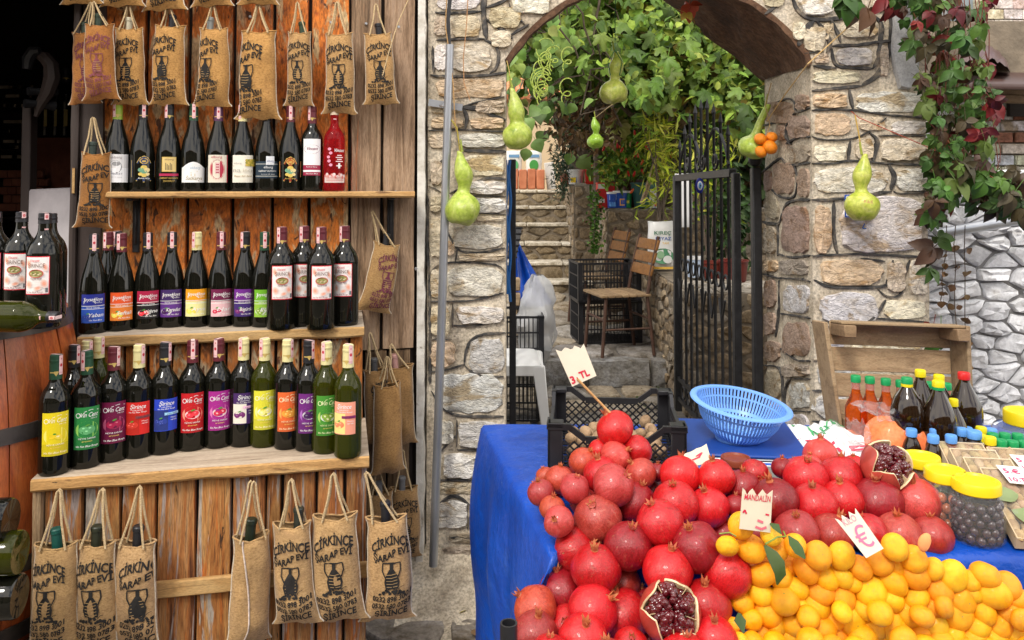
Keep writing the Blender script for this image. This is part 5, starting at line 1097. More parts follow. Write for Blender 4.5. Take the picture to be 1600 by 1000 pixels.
def crate(loc, rz, w, d, h, label, mat='black_plastic', col=(1, 1, 1), scale=1, group=None, parent=None, diag=False, cut=True):
    """stackable fruit crate: corner posts, rails, slatted or diamond lattice sides, lattice floor"""
    o = empty('plastic_crate', loc, rz, label, 'crate', group)
    def bld(mb, n, **k): q = mb.build(n, mt(mat), o, **k); q.color = (*col, 1); return q
    for sx in (-1, 1):
        for sy in (-1, 1):
            X, Y = sx*(w/2-.018), sy*(d/2-.018); m2 = MB(); m2.box(X-.018, X+.018, Y-.004+sy*.014, Y+.004+sy*.014, 0, h); m2.box(X-.004+sx*.014, X+.004+sx*.014, Y-.018, Y+.018, 0, h); m2.box(X-.02, X+.02, Y-.02, Y+.02, h-.012, h); bld(m2, 'corner_post', bevel=.002)
    for ax in (0, 1):
        for sg in (-1, 1):
            L = (w if ax == 0 else d)/2; off = (d if ax == 0 else w)/2-.004
            def P(a, z): return Vector((a, sg*off, z)) if ax == 0 else Vector((sg*off, a, z))
            zr = h*.72 if cut else h-.008; m2 = MB()
            up = (0, 0, 1); m2.beam(P(-L, .008), P(L, .008), .008, .016, up); m2.beam(P(-L+.09, zr), P(L-.09, zr), .009, .016, up)
            for e in (-1, 1): m2.beam(P(e*(L-.09), zr), P(e*(L-.05), h-.008), .009, .013, up); m2.beam(P(e*(L-.055), h-.008), P(e*L, h-.008), .012, .014, up)
            bld(m2, 'rim')
            m2 = MB()
            if diag:
                st = .021; n = int(2*L/st)+8
                for k in range(-8, n):
                    for e in (-1, 1):
                        a0 = -L+k*st; a1 = a0+e*(zr-.012); z0, z1 = .014, zr-.004
                        if e < 0: a0 += (zr-.012)*0
                        lo, hi = min(a0, a1), max(a0, a1)
                        if hi < -L+.03 or lo > L-.03: continue
                        t0, t1 = 0, 1
                        for lim in (-L+.03, L-.03):
                            t = (lim-a0)/(a1-a0)
                            if 0 < t < 1:
                                if (lim < 0) == (a0 < lim): t0 = max(t0, t)
                                else: t1 = min(t1, t)
                        if t1 > t0: m2.beam(P(lerp(a0, a1, t0), lerp(z0, z1, t0)), P(lerp(a0, a1, t1), lerp(z0, z1, t1)), .003, .004, P(0, 0)-P(0, 1))
            else:
                k = -L+.045
                while k < L-.03: m2.beam(P(k, .014), P(k, zr), .004, .006, (1, 1, 0)); k += .026
                for z in (zr*.35, zr*.68): m2.beam(P(-L+.03, z), P(L-.03, z), .006, .01, up)
            bld(m2, 'lattice_side', smooth=False)
    m2 = MB(); k = -w/2+.02
    while k < w/2-.01: m2.box(k, k+.006, -d/2+.01, d/2-.01, .004, .008); k += .024
    k = -d/2+.02
    while k < d/2-.01: m2.box(-w/2+.01, w/2-.01, k, k+.006, .0085, .0125); k += .024
    bld(m2, 'lattice_floor', smooth=False)
    return o
NAVY = (.16, .22, .8)
crate((.74, 6.35, .285), .12, .5, .36, .32, 'navy plastic crate at the bottom of the stack behind the front chair', col=NAVY, group='navy crates behind the chair', cut=False)
crate((.73, 6.33, .607), .14, .5, .36, .30, 'navy plastic crate on top of the stack behind the front chair', col=NAVY, group='navy crates behind the chair', cut=False)
crate((.03, 5.1, .06), 0, .32, .4, .34, 'black plastic crate at the bottom of the stack behind the white stool', group='black crates behind the pier', cut=False)
crate((.03, 5.1, .402), .03, .32, .4, .30, 'black plastic crate on top of the stack behind the white stool', group='black crates behind the pier', cut=False)
# folded parasol, clear sack and odd pieces beside the pier
m2 = MB(); a = at(808, 380, 5.6); n = 14
def para(u, v):
    an = u*2*pi; r = lerp(.015, .15, v**1.1)*(1+.28*math.cos(an*6)); return Vector((a.x+r*math.cos(an)*.8+.10*v, 5.6+r*math.sin(an), lerp(a.z, a.z-.42, v)))
m2.grid(para, 48, 8); o = m2.build('folded_parasol', mt('tarp'), None, ang=60); tag(o, 'folded blue parasol cloth hanging down beside the pier', 'parasol')
m2 = MB(); p0 = at(800, 402, 5.4); p1 = at(809, 356, 5.5); m2.beam(p0, p1, .06, .012, (0, 1, 0)); [m2.beam(p0.lerp(p1, k/5)+Vector((-.035, -.01, 0)), p0.lerp(p1, k/5)+Vector((.035, -.01, 0)), .008, .012) for k in range(6)]
tag(m2.build('plastic_grille', mt('black_plastic'), None, bevel=.002), 'black plastic grille standing above the blue parasol', 'grille')
def bagf(u, v):
    an = u*2*pi; r = .13*math.sin(pi*min(1, .1+v*.85))**.6; e = .05*nz(math.cos(an)*1.5, math.sin(an)*1.5, v*5)+.05*abs(nz(u*16, v*10, 3))
    return Vector((at(838, 500, 5.2).x+(r+e)*math.cos(an)*.85, 5.2+(r+e)*math.sin(an), lerp(.30, .92, v)))
m2 = MB(); m2.grid(bagf, 28, 16); tag(m2.build('plastic_sack', mt('sack_film'), None), 'crumpled clear plastic sack beside the black crates', 'plastic sack')
m2 = MB(); p = at(806, 480, 5.3)
for k, z in enumerate((.60, .70, .80)): m2.box(p.x-.03, p.x+.03, 5.3, 5.36, z, z+.088)
tag(m2.build('carved_post', mt('wood_plain'), None, bevel=.008), 'short carved wooden post between pier and plastic sack', 'post')
# white printed sack and plant pots on the walls
p = at(1033, 412, 6.2); o = sack_mesh(.21, .36, .16, 5).build('fertiliser_sack', mt('plastic'), None, (p.x, 6.2, .86)); o.color = (.85, .85, .83, 1); tag(o, 'white fertiliser sack with green print on the low wall', 'sack')
q = Print(); q.text('KIREÇ', .0, .265, .028, (.05, .22, .12), .13, .01).text('BEYAZ', .005, .222, .026, (.03, .12, .45), .12, .01).text('TAM', .02, .19, .018, (.85, .55, .05), .05).ell(.0, .1, .085, .06, (.10, .30, .16)).up().ell(-.02, .11, .03, .03, (.3, .5, .3)).ell(.035, .075, .035, .03, (.8, .82, .8)).rect(-.095, .095, .0, .018, (.8, .5, .08), 3)
m2 = MB(); q.to(m2, lambda x, y, l: Vector((x, -.082-l*.001+.10*(abs(x)/.105)**4*.4, y))); m2.build('print', mt('ink'), o, smooth=False)
def tub(px, py, Y, zb, r0, r1, h, col, name, label, cat, lid=None, marks=None, sq=False):
    p = at(px, py, Y); o = link(name, MB().lathe([(0, .002), (r0*.96, 0), (r0, .006), (r1, h-.012), (r1*1.06, h-.01), (r1*1.06, h), (r1*.93, h), (r1*.9, h-.03), (0, h-.03)], 4 if sq else 24, Matrix.Rotation(pi/4, 4, 'Z') if sq else None).mesh(name, mt('plastic'), ang=35, bevel=.0), loc=(p.x, Y, zb), color=col); tag(o, label, cat)
    if lid: link('lid', MB().lathe([(r1*1.02, h-.004), (r1*1.1, h-.004), (r1*1.1, h+.014), (0, h+.016)], 24).mesh('lid', mt('plastic'), ang=35), o, color=lid)
    if marks:
        q = Print()
        for x0, x1, z0, z1, c in marks: q.rect(x0*r1, x1*r1, z0*h, z1*h, c, 4).up()
        m2 = MB()
        if sq: q.to(m2, lambda x, y, l: Vector((x*.7, -lerp(r0, r1, y/h)*.7072-.001-l*.0006, y)))
        else: q.to(m2, lambda x, y, l: Vector((lerp(r0, r1, y/h)*math.sin(x/r1)*(1.006+l*.002), -lerp(r0, r1, y/h)*math.cos(x/r1)*(1.006+l*.002), y)))
        m2.build('print', mt('ink'), o, smooth=False)
    return o
YB, Wt = (.02, .08, .42), (.82, .82, .82)
tub(900, 290, 8.4, 1.515, .075, .085, .14, Wt, 'paint_bucket', 'small white and blue bucket with yellow spot on the high wall', 'bucket', Wt, ((-1.2, 1.2, .1, .62, YB), (-.9, -.1, .12, .5, (.85, .6, .02))))
tub(927, 290, 8.35, 1.515, .12, .12, .23, (.52, .02, .015), 'red_tin', 'red square tin on the high wall behind the yellow leaves', 'tin', None, ((-.9, .2, .55, .75, (.8, .75, .7)),), sq=True)
tub(887, 290, 8.5, 1.515, .07, .08, .11, (.30, .09, .05), 'plant_pot', 'small brown pot on the high wall beside the bushy dark plant', 'pot')
tub(946, 326, 7.36, 1.298, .11, .11, .23, (.58, .02, .02), 'red_tin', 'tall red tin with white label on the plant terrace', 'tin', None, ((-1, -.2, .75, .98, (.75, .75, .7)), (-1, -.2, .2, .35, (.78, .7, .7)), (-.1, .8, .1, .9, (.45, .01, .02))), sq=True)
tub(957, 327, 7.28, 1.298, .045, .05, .13, YB, 'yoghurt_tub', 'narrow blue and white tub next to the tall red tin', 'tub', Wt, ((-1.3, 1.3, .55, .9, Wt), (-.8, .6, .1, .4, (.1, .3, .7))))
tub(969, 327, 7.29, 1.298, .058, .065, .14, YB, 'yoghurt_tub', 'blue tub with orange ring on the plant terrace', 'tub', Wt, ((-.2, .6, .15, .6, (.85, .4, .03)), (-.05, .6, .22, .52, YB), (-1.3, 1.3, .75, .9, (.12, .25, .65))))
tub(978, 327, 7.32, 1.298, .05, .055, .14, (.03, .30, .10), 'yoghurt_tub', 'green and teal tub beside the orange ring tub', 'tub', Wt, ((-1.2, -.1, .1, .85, (.05, .35, .5)), (.0, .5, .3, .5, (.8, .7, .1))))
tub(988, 327, 7.5, 1.298, .085, .095, .26, (.14, .055, .04), 'plant_pot', 'tall brown flower pot behind the teal pot', 'pot')
tub(1006, 327, 7.30, 1.298, .085, .12, .23, (.045, .14, .13), 'plant_pot', 'big teal flower pot on the plant terrace', 'pot')
tub(1022, 327, 7.24, 1.298, .055, .06, .17, Wt, 'paint_bucket', 'white and blue bucket with red dot right of the teal pot', 'bucket', None, ((-1.2, 1.2, .02, .5, (.03, .16, .6)), (-.1, .4, .1, .3, (.7, .05, .05))))
tub(1112, 452, 5.6, .80, .07, .09, .17, (.16, .03, .02), 'plant_pot', 'red brown pot on the low wall behind the gate bars', 'pot')
tub(1146, 450, 5.5, .80, .08, .10, .19, (.14, .02, .015), 'plant_pot', 'dull red pot on the low wall behind the gate bars', 'pot')
tub(1086, 430, 5.6, .86, .05, .055, .13, (.5, .62, .8), 'bucket', 'pale blue bucket on the low wall behind the gate', 'bucket', Wt)
p = at(1068, 320, 5.4); o = sack_mesh(.12, .36, .08, 9).build('white_bag', mt('plastic'), None, (p.x, 5.4, 1.22)); o.color = (.78, .78, .78, 1); tag(o, 'white carrier bag hanging behind the top of the gate', 'bag')
# ------------------------------------------------------------------ plants
def leaf_mesh(name, prof, L, W, fold=.25, curl=.2, seed=0, stalk=.3):
    """one leaf: outline given as half-widths along its length, folded on the midrib and curled; +y is the tip"""
    rr = random.Random(seed); vs = []; n = len(prof)
    for i, (y, wd) in enumerate(prof):
        z = -curl*L*(y**2)+.02*L*rr.uniform(-1, 1)
        for s in (-1, 0, 1): vs.append((s*wd*W, y*L, z+(abs(s)*wd*W*fold if s else 0)+(.03*W*rr.uniform(-1, 1) if s else 0)))
    fs = []
    for i in range(n-1):
        for s in (0, 1): fs.append((i*3+s, i*3+s+1, i*3+4+s, i*3+3+s))
    mb = MB(); mb.add(vs, fs)
    if stalk: mb.tube([(0, -stalk*L, -.04*L), (0, 0, 0)], .012*L+.0008, 4)
    return mb
OVATE = [(0, .02), (.12, .26), (.3, .44), (.48, .5), (.68, .40), (.86, .2), (1, .01)]
LANCE = [(0, .03), (.25, .38), (.5, .5), (.75, .32), (1, .01)]
def fig_mesh(seed):
    rr = random.Random(seed); mb = MB(); pts = []
    lobes = [(-118, .55), (-62, .82), (0, 1.0), (62, .82), (118, .55)]
    for i, (a, l) in enumerate(lobes):
        l *= rr.uniform(.88, 1.08); wv = 19
        for da, q in ((-wv, .66), (-wv*.66, .90), (-wv*.2, 1), (wv*.2, 1), (wv*.66, .90), (wv, .66)): pts.append((a+da, l*q))
        if i < 4: pts.append(((a+lobes[i+1][0])/2, .50))
    vs = [(0, 0, .02)]
    for a, r in pts:
        t = math.radians(90-a); x, y = r*math.cos(t)*.115, r*math.sin(t)*.115
        vs.append((x, y, -.9*(x*x+y*y)*4+.25*abs(x)*.3+rr.uniform(-.004, .004)))
    n = len(pts); mb.add(vs, [(0, k+1, k+2) for k in range(n-1)]+[(0, n, 1)]); mb.v = [(a, b, c) for a, b, c in mb.v]
    mb.tube([(0, -.11, -.02), (0, -.05, -.004), (0, 0, .018)], .0028, 4)
    return mb.mesh('leaf', mt('leaf'), ang=60)
FIG = [fig_mesh(i) for i in range(5)]
def creeper_mesh(seed):  # five leaflets
    rr = random.Random(seed); mb = MB()
    for a, s in ((-105, .68), (-52, .9), (0, 1.0), (52, .9), (105, .68)):
        m2 = leaf_mesh('l', OVATE, .068*s*rr.uniform(.85, 1.15), .046*s, .35, .5, rr.random()*99, .08); o = len(mb.v); mb.add(m2.v, m2.f)
        mb.xf(Matrix.Rotation(math.radians(a), 4, 'Z') @ Matrix.Rotation(rr.uniform(-.9, .2), 4, 'X') @ Matrix.Rotation(rr.uniform(-.5, .5), 4, 'Y'), o)
    mb.tube([(0, -.06, .01), (0, 0, 0)], .0014, 4)
    return mb.mesh('leaf', mt('leaf'), ang=60)
CRE = [creeper_mesh(i) for i in range(5)]
OV = [leaf_mesh('leaf', OVATE, .075, .085, .3, .5, i).mesh('leaf', mt('leaf'), ang=60) for i in range(3)]
def put_leaf(parent, me, p, size, face, col, roll=None, rr=R):
    """face: direction the leaf's upper side looks to"""
    q = Vector(face).normalized().to_track_quat('Z', 'Y').to_matrix().to_4x4()
    o = link('leaf', me, parent, color=col); o.matrix_local = Matrix.Translation(Vector(p)-parent.location) @ q @ Matrix.Rotation(rr.uniform(0, 6.28) if roll is None else roll, 4, 'Z') @ Matrix.Diagonal((size, size, size, 1)); return o
def vary(c, k=.25, rr=R):
    q = rr.uniform(1-k, 1+k); return (min(1, c[0]*q*rr.uniform(.9, 1.1)), min(1, c[1]*q), min(1, c[2]*q*rr.uniform(.8, 1.2)))
def leaf_cloud(name, parent, pts, L, W, cols, kind='stuff', up=.4, rr=R, lance=False, hang=0):
    """many small leaves in one mesh; pts are their places"""
    mb = MB()
    for p in pts:
        d = Vector((rr.gauss(0, 1), rr.gauss(-.7, 1), rr.gauss(up, 1)))
        d.normalize(); t = Vector((rr.gauss(0, 1), rr.gauss(-.2, .6), rr.gauss(-.3-hang, 1)))
        t = (t-d*t.dot(d)); t.normalize(); s = d.cross(t); l = L*rr.uniform(.6, 1.3); wv = W*rr.uniform(.7, 1.2); p = Vector(p)
        mb.color(vary(rr.choice(cols), .3, rr))
        if lance: mb.add([p, p+t*l*.4+s*wv*.5-d*l*.03, p+t*l-d*l*.15, p+t*l*.4-s*wv*.5-d*l*.03], [(0, 1, 2, 3)])
        else: mb.add([p, p+t*l*.3+s*wv*.5+d*.1*l, p+t*l*.7+s*wv*.42+d*.04*l, p+t*l-d*l*.15, p+t*l*.7-s*wv*.42+d*.04*l, p+t*l*.3-s*wv*.5+d*.1*l, p+t*l*.6], [(0, 1, 2, 6), (2, 3, 6), (3, 4, 6), (4, 5, 0, 6)])
    return mb.build(name, mt('leaf_mass'), parent, kind=kind, smooth=False)
FG = [(.10, .19, .02), (.14, .245, .03), (.19, .29, .045), (.07, .135, .018), (.22, .28, .05)]
# fig tree
fig = empty('fig_tree', (1.5, 7.2, .8), 0, 'large fig tree with broad lobed leaves filling the view through the arch', 'tree')
m2 = MB(); tr = [(1.55, 7.6, .3), (1.5, 7.5, 1.2), (1.35, 7.3, 1.9), (1.1, 7.0, 2.5), (.8, 6.8, 3.0)]
m2.tube(tr, [.10, .09, .075, .055, .03], 9); m2.xf(Matrix.Translation(-fig.location)); m2.build('trunk', mt('bark'), fig)
for k in range(14):
    b = Vector(R.choice(tr[1:])); e = at(R.uniform(880, 1190), R.uniform(-20, 190), R.uniform(5.8, 7.6)); m = b.lerp(e, .5)+Vector((R.uniform(-.15, .15), 0, R.uniform(0, .25)))
    m2 = MB(); m2.tube([b, m, e], [.035, .02, .008], 6); m2.xf(Matrix.Translation(-fig.location)); m2.build('branch', mt('bark'), fig)
def figlow(x): return interp([(830, 80), (900, 110), (960, 150), (1010, 175), (1080, 150), (1130, 180), (1180, 215), (1210, 230)], x)
n = 0
while n < 290:
    px, py = R.uniform(835, 1215), R.uniform(-40, 235)
    if py > figlow(px)+R.uniform(-25, 10): continue
    Y = R.uniform(5.3, 7.4) if px > 900 else R.uniform(5.8, 7.6)
    put_leaf(fig, R.choice(FIG), at(px, py, Y), R.uniform(.7, 1.15)*Y/6.3, (R.gauss(0, .45), R.gauss(-.75, .3), R.gauss(.65, .35)), vary(R.choice(FG)), R.gauss(pi, .7)); n += 1
pts = []
while len(pts) < 4200:
    px, py = R.uniform(815, 1230), R.uniform(-60, 245)
    if py > figlow(px)+R.uniform(-30, 35): continue
    if px < 870 and R.random() < .6: continue
    pts.append(at(px, py, R.uniform(6.3, 8.6))-fig.location)
leaf_cloud('foliage', fig, pts, .16, .11, [(.09, .18, .018), (.14, .25, .03), (.065, .13, .016), (.24, .31, .05), (.24, .18, .03)])
pts = []
while len(pts) < 750:
    px, py = R.uniform(870, 1200), R.uniform(-40, 235)
    if py < figlow(px): pts.append(at(px, py, R.uniform(5.3, 6.4))-fig.location)
leaf_cloud('young_foliage', fig, pts, .085, .05, [(.20, .32, .04), (.28, .38, .05), (.14, .25, .03)])
# dense hedge closing the yard far behind
hd = empty('ivy_wall', (1.6, 9.6, .4), 0, 'dark wall of ivy closing the yard behind the fig tree', 'ivy')
mb = MB(); mb.grid(lambda u, v: Vector((lerp(-.9, 1.6, u), .25+.06*nz(u*9, v*9), lerp(.9, 3.2, v))), 20, 16); mb.build('ivy_base', mt('bark'), hd)
pts = [Vector((R.uniform(-1.1, 1.7), R.uniform(-.25, .25), R.uniform(.6, 3.3))) for _ in range(5200)]
leaf_cloud('foliage', hd, [p for p in pts if p.z > 1.7 or p.x > -.7], .12, .09, [(.03, .06, .012), (.045, .08, .016), (.02, .04, .01), (.08, .08, .02), (.10, .06, .02)])
h2 = empty('grey_house', (3.2, 10.2, 0), 0, 'plain grey house wall glimpsed behind the gate spikes', 'house')
mb = MB(); mb.box(-.25, 4.2, 0, .3, 0, 4.4); mb.build('wall', mt('paint'), h2).color = (.33, .33, .33, 1)
# gourd vine with dried parts, at the pier side of the arch
vine = empty('gourd_vine', (.5, 6.2, 1.2), 0, 'gourd vine with bright green leaves, tendrils and dry brown stalks', 'vine')
for k in range(26):
    x0, y0 = R.uniform(805, 960), R.uniform(-30, 120); Y = R.uniform(5.2, 7.0); pts = [at(x0, -60, Y)]
    for j in range(1, 8): pts.append(at(x0+R.uniform(-14, 14)*j*.5, -60+j*(y0+160)/7*R.uniform(.8, 1.1), Y+.05*j))
    m2 = MB(); m2.tube(pts, .007, 5); m2.xf(Matrix.Translation(-vine.location)); m2.build('stem', mt('bark'), vine)
for k in range(70):
    px, py = R.gauss(850, 34), R.uniform(20, 190); Y = R.uniform(4.9, 6.4)
    if px < 800: continue
    put_leaf(vine, R.choice(OV), at(px, py, Y), R.uniform(.7, 1.4), (R.gauss(0, .6), -.8, R.gauss(.5, .4)), vary(R.choice([(.12, .22, .045), (.16, .27, .06), (.09, .17, .03), (.2, .25, .05)])), R.gauss(pi, .6))
for px, py, s in ((873, 38, 1.9), (893, 52, 2.3), (862, 60, 1.7), (905, 245, 2.0), (926, 262, 1.6), (946, 276, 1.5), (893, 240, 1.4), (850, 205, 1.6), (836, 218, 1.7), (822, 232, 1.5)):
    put_leaf(vine, R.choice(OV), at(px, py, 5.6 if py < 100 else 7.6), s, (R.gauss(0, .3), -.9, .4), vary((.20, .32, .08), .15), R.gauss(pi, .5))
pts = [at(R.uniform(798, 935), R.uniform(-30, 165)*(.55+.45*R.random()), R.uniform(5.6, 8.0))-vine.location for _ in range(1100)]
leaf_cloud('foliage', vine, pts, .11, .09, FG)
pts = [at(R.gauss(915, 28), R.uniform(50, 235), R.uniform(6.2, 7.2))-vine.location for _ in range(520)]
leaf_cloud('dry_leaves', vine, pts, .085, .035, [(.20, .11, .045), (.15, .08, .035), (.28, .17, .07), (.10, .06, .03)], hang=.9)
for k in range(12):
    c = at(R.uniform(840, 890), R.uniform(60, 140), 5.2); r = R.uniform(.03, .07); m2 = MB(); m2.tube([c+Vector((r*math.cos(t*.5)*(1-t*.02), 0, r*math.sin(t*.5)*(1-t*.02)-t*.006)) for t in range(22)], .004, 5); m2.xf(Matrix.Translation(-vine.location)); m2.build('tendril', mt('gourd'), vine).color = (1, 1, 1, 1)
m2 = MB(); m2.tube([at(936, 330, 7.6), at(934, 230, 7.5), at(940, 60, 7.3)], [.05, .045, .035], 8); m2.xf(Matrix.Translation(-vine.location)); m2.build('main_stem', mt('bark'), vine)
m2 = MB(); m2.tube([at(1003, 318, 6.9), at(1040, 205, 6.8), at(1062, 150, 6.75), at(1082, 92, 6.7)], [.022, .02, .018, .014], 7); tag(m2.build('bamboo_cane', mt('wood_plain'), None), 'pale bamboo cane leaning up from the teal pot into the fig leaves', 'cane')
bc = at(884, 175, 8.6)
m2 = MB(); m2.tube([at(830, 150, 8.4), at(862, 172, 8.5), at(900, 210, 8.6)], [.03, .035, .03], 7); m2.xf(Matrix.Translation(-vine.location)); m2.build('stem', mt('bark'), vine)
# plants standing in the tubs
def bush(name, label, cat, base, pts, L, W, cols, lance=False, stems=6, extra=None):
    o = empty(name, base, 0, label, cat); leaf_cloud('foliage', o, [p-base for p in pts], L, W, cols, lance=lance)
    m2 = MB()
    for k in range(stems): e = R.choice(pts)-base; m2.tube([(R.uniform(-.02, .02), R.uniform(-.02, .02), 0), e*.5+Vector((R.uniform(-.04, .04), 0, .03)), e], [.008, .006, .003], 5)
    m2.build('stem', mt('bark'), o); return o
def cloud(n, fn):
    out = []
    while len(out) < n:
        q = fn()
        if q is not None: out.append(q)
    return out
def blob(cx, cy, rx, ry, Y, dY=.25):
    def f():
        x, y, z = R.gauss(0, .5), R.gauss(0, .5), R.uniform(-1, 1)
        return at(cx+x*rx, cy+y*ry, Y+z*dY) if abs(x) < 1.2 and abs(y) < 1.1 else None
    return f
GRN_ = [(.12, .27, .025), (.17, .33, .035), (.26, .38, .05), (.09, .19, .02), (.42, .42, .06)]
b = bush('pepper_plant', 'bushy pepper plant with small red peppers on the terrace', 'plant', at(955, 315, 7.4), cloud(760, blob(985, 238, 55, 55, 7.5))+cloud(200, blob(958, 268, 28, 26, 7.35)), .075, .03, GRN_)
for k in range(26):
    p = at(R.gauss(985, 28), R.gauss(230, 28), 7.15); m2 = MB(); m2.ell((0, 0, 0), (.012, .012, .03), 7, 5); o = link('pepper', m2.mesh('pepper', mt('plastic')), b, loc=p-b.location, color=R.choice([(.6, .02, .01), (.65, .1, .01), (.5, .01, .01)]), rot=(R.uniform(-.6, .6), R.uniform(-.6, .6), 0))
YG = [(.46, .52, .03), (.54, .58, .05), (.32, .42, .03), (.60, .60, .09), (.22, .33, .03)]
bush('oleander', 'yellow green narrow leaved shrub growing from the white sack', 'shrub', at(1032, 345, 6.35), cloud(420, blob(1040, 255, 36, 88, 6.5))+cloud(90, blob(1022, 200, 18, 28, 6.5)), .12, .022, YG, True, 9)
bush('oleander', 'yellow green narrow leaved shrub seen through the gate bars', 'shrub', at(1110, 420, 5.75), cloud(380, blob(1110, 260, 40, 80, 5.9)), .11, .024, YG+GRN_, True, 9)
bush('dark_shrub', 'dark green shrub with glossy leaves behind the gate stile', 'shrub', at(1140, 430, 5.7), cloud(420, blob(1140, 345, 34, 90, 5.85, .2)), .085, .045, [(.03, .075, .015), (.05, .10, .02), (.02, .05, .012)])
bush('rosemary', 'dark bushy needle leaved plant at the top of the stair side', 'shrub', at(880, 310, 8.6), cloud(900, blob(880, 262, 18, 48, 8.5)), .07, .014, [(.035, .07, .035), (.05, .09, .04), (.025, .05, .025)], True, 6)
bush('trailing_ivy', 'narrow strand of bright green ivy trailing down between two rubble walls', 'ivy', at(930, 300, 7.15), cloud(420, lambda: at(930+R.gauss(0, 6)*(1-.3*R.random()), R.uniform(298, 396), R.uniform(7.1, 7.18))), .03, .024, [(.07, .17, .015), (.10, .22, .02), (.05, .12, .012)], False, 3)
b = empty('variegated_plant', at(966, 200, 7.0), 0, 'pale yellow star of pointed leaves above the pepper plant', 'plant')
for k in range(11): put_leaf(b, LEAFL if 0 else OV[0], b.location+Vector((0, 0, 0)), 1.6, (math.cos(k*.57)*.5, -.7, math.sin(k*.57)*.5), vary((.55, .55, .20), .15), k*.57)
# weeds and moss at the foot of the courtyard walls
pts = cloud(500, lambda: atz(R.uniform(985, 1050), R.uniform(600, 640), .06) if R.random() < .8 else atz(R.uniform(840, 880), R.uniform(590, 640), .05))
leaf_cloud('moss', None, pts, .03, .02, [(.06, .09, .015), (.08, .11, .02), (.10, .10, .03)])
# ------------------------------------------------------------------ right of the pier: whitewashed wall, brick house, creeper
ww = empty('whitewashed_wall', (1.9, 3.42, 0), 0, 'rough fieldstone wall painted pale grey white beside the gateway', 'wall')
mb = MB(); mb.box(-.35, 1.6, .03, .3, 0, 1.55); mb.build('wall_core', mt('whitewash'), ww, smooth=False).color = (.30, .29, .28, 1)
stone_face(ww, Vector((1.56, 3.455, .45)), (1, 0, 0), (0, 0, 1), 1.6, 1.12, (.125), .072, .038, [(.95, .95, .96), (.9, .9, .91), (1, 1, 1), (.86, .86, .87)], 'whitewash', .003, 'stone', n=10, ang=40, jit=.49, angular=True)
wb = empty('white_brick_wall', (2.4, 4.3, 0), 0, 'old whitewashed brick wall under the brown eave', 'wall')
mb = MB(); mb.box(-.5, 2.0, .03, .3, .8, 2.4); mb.build('wall_core', mt('dark_mortar'), wb, smooth=False)
ztop_ = at(1500, 150, 4.3).z
def bricks(parent, x0, x1, y, z0, z1, bw, bh, cols, name='brick', rag=.0):
    z = z0; r = 0; me = [MB().box(-bw/2+.004, bw/2-.004, 0, .06, -bh/2+.004, bh/2-.004).mesh('brick', mt('rubble'), bevel=.004) for _ in range(1)]
    while z < z1:
        x = x0-(bw/2 if r % 2 else 0)
        while x < x1:
            o = link(name, me[0], parent, loc=Vector((x+bw/2, y+R.uniform(-.006, .006), z+bh/2))-parent.location, color=vary(R.choice(cols), .1), rot=(0, R.uniform(-.01, .01), 0)); x += bw
        z += bh; r += 1
bricks(wb, 2.05, 3.0, 4.31, 1.42, ztop_-.02, .15, .062, [(.80, .80, .78), (.76, .75, .72), (.84, .84, .83)]+[(.45, .2, .12)])
m2 = MB(); p = at(1590, 165, 4.3); m2.box(p.x-.06, p.x+.5, 4.27, 4.30, p.z-.06, p.z+.10); m2.xf(Matrix.Translation(-wb.location)); m2.build('dark_opening', mt('interior'), wb, smooth=False)
bh_ = empty('brick_house', (4.8, 8.0, 0), 0, 'house of pale and orange bricks with a blue grey corner window above the eave', 'house')
mb = MB(); p = at(1540, 60, 8.0); mb.box(p.x-4.8, 3, .06, .4, 1.0, 5); mb.build('wall_core', mt('cement'), bh_, smooth=False)
mb = MB(); q = at(1506, 60, 8.0); mb.box(q.x-4.8, p.x-4.8-.002, .05, .3, 1.0, 5); mb.build('window_panel', mt('plastic'), bh_, smooth=False).color = (.22, .26, .28, 1)
bricks(bh_, p.x, 5.6, 8.0, 2.55, 3.7, .19, .105, [(.95, .82, .70), (1, .92, .82), (.92, .76, .64), (1, .88, .76), (1, .95, .86), (.98, .86, .74), (.75, .34, .18)])
ev = empty('eave_roof', (2.6, 4.0, 0), 0, 'brown sheet metal eave with a bunched tarpaulin on it', 'roof')
a, b_, c_, d_ = at(1455, 128, 3.9), at(1640, 132, 3.9), at(1640, 105, 4.6), at(1478, 98, 4.6)
mb = MB(); mb.add([a, b_, c_, d_]+[v-Vector((0, 0, .03)) for v in (a, b_, c_, d_)], [(0, 1, 2, 3), (7, 6, 5, 4), (0, 4, 5, 1), (1, 5, 6, 2), (2, 6, 7, 3), (3, 7, 4, 0)]); mb.xf(Matrix.Translation(-ev.location)); mb.build('metal_sheet', mt('plastic'), ev, bevel=.005).color = (.075, .042, .036, 1)
for py in (142, 152): m2 = MB(); m2.beam(at(1500, py, 4.1), at(1650, py+4, 4.1), .05, .045); m2.xf(Matrix.Translation(-ev.location)); m2.build('rafter', mt('wood_plain'), ev, bevel=.004).color = (.6, .55, .5, 1)
def tarpf(u, v):
    p = at(lerp(1492, 1578, u), 112, lerp(4.0, 4.5, v)); h = .14*math.sin(pi*min(1, .05+u*.95))**.5*math.sin(pi*(.15+.8*v)); return p+Vector((0, 0, h+.03*nz(u*8, v*4, 3)+.012*nz(u*20, v*9)))
m2 = MB(); m2.grid(tarpf, 22, 10); m2.xf(Matrix.Translation(-ev.location)); m2.build('tarpaulin', mt('plastic'), ev).color = (.10, .055, .05, 1)
m2 = MB(); m2.tube([at(1462, 366, 3.3), at(1540, 352, 3.3), at(1660, 332, 3.3)], .022, 12); tag(m2.build('grey_pipe', mt('galvanised'), None), 'grey pipe running along the whitewashed wall under the creeper', 'pipe')
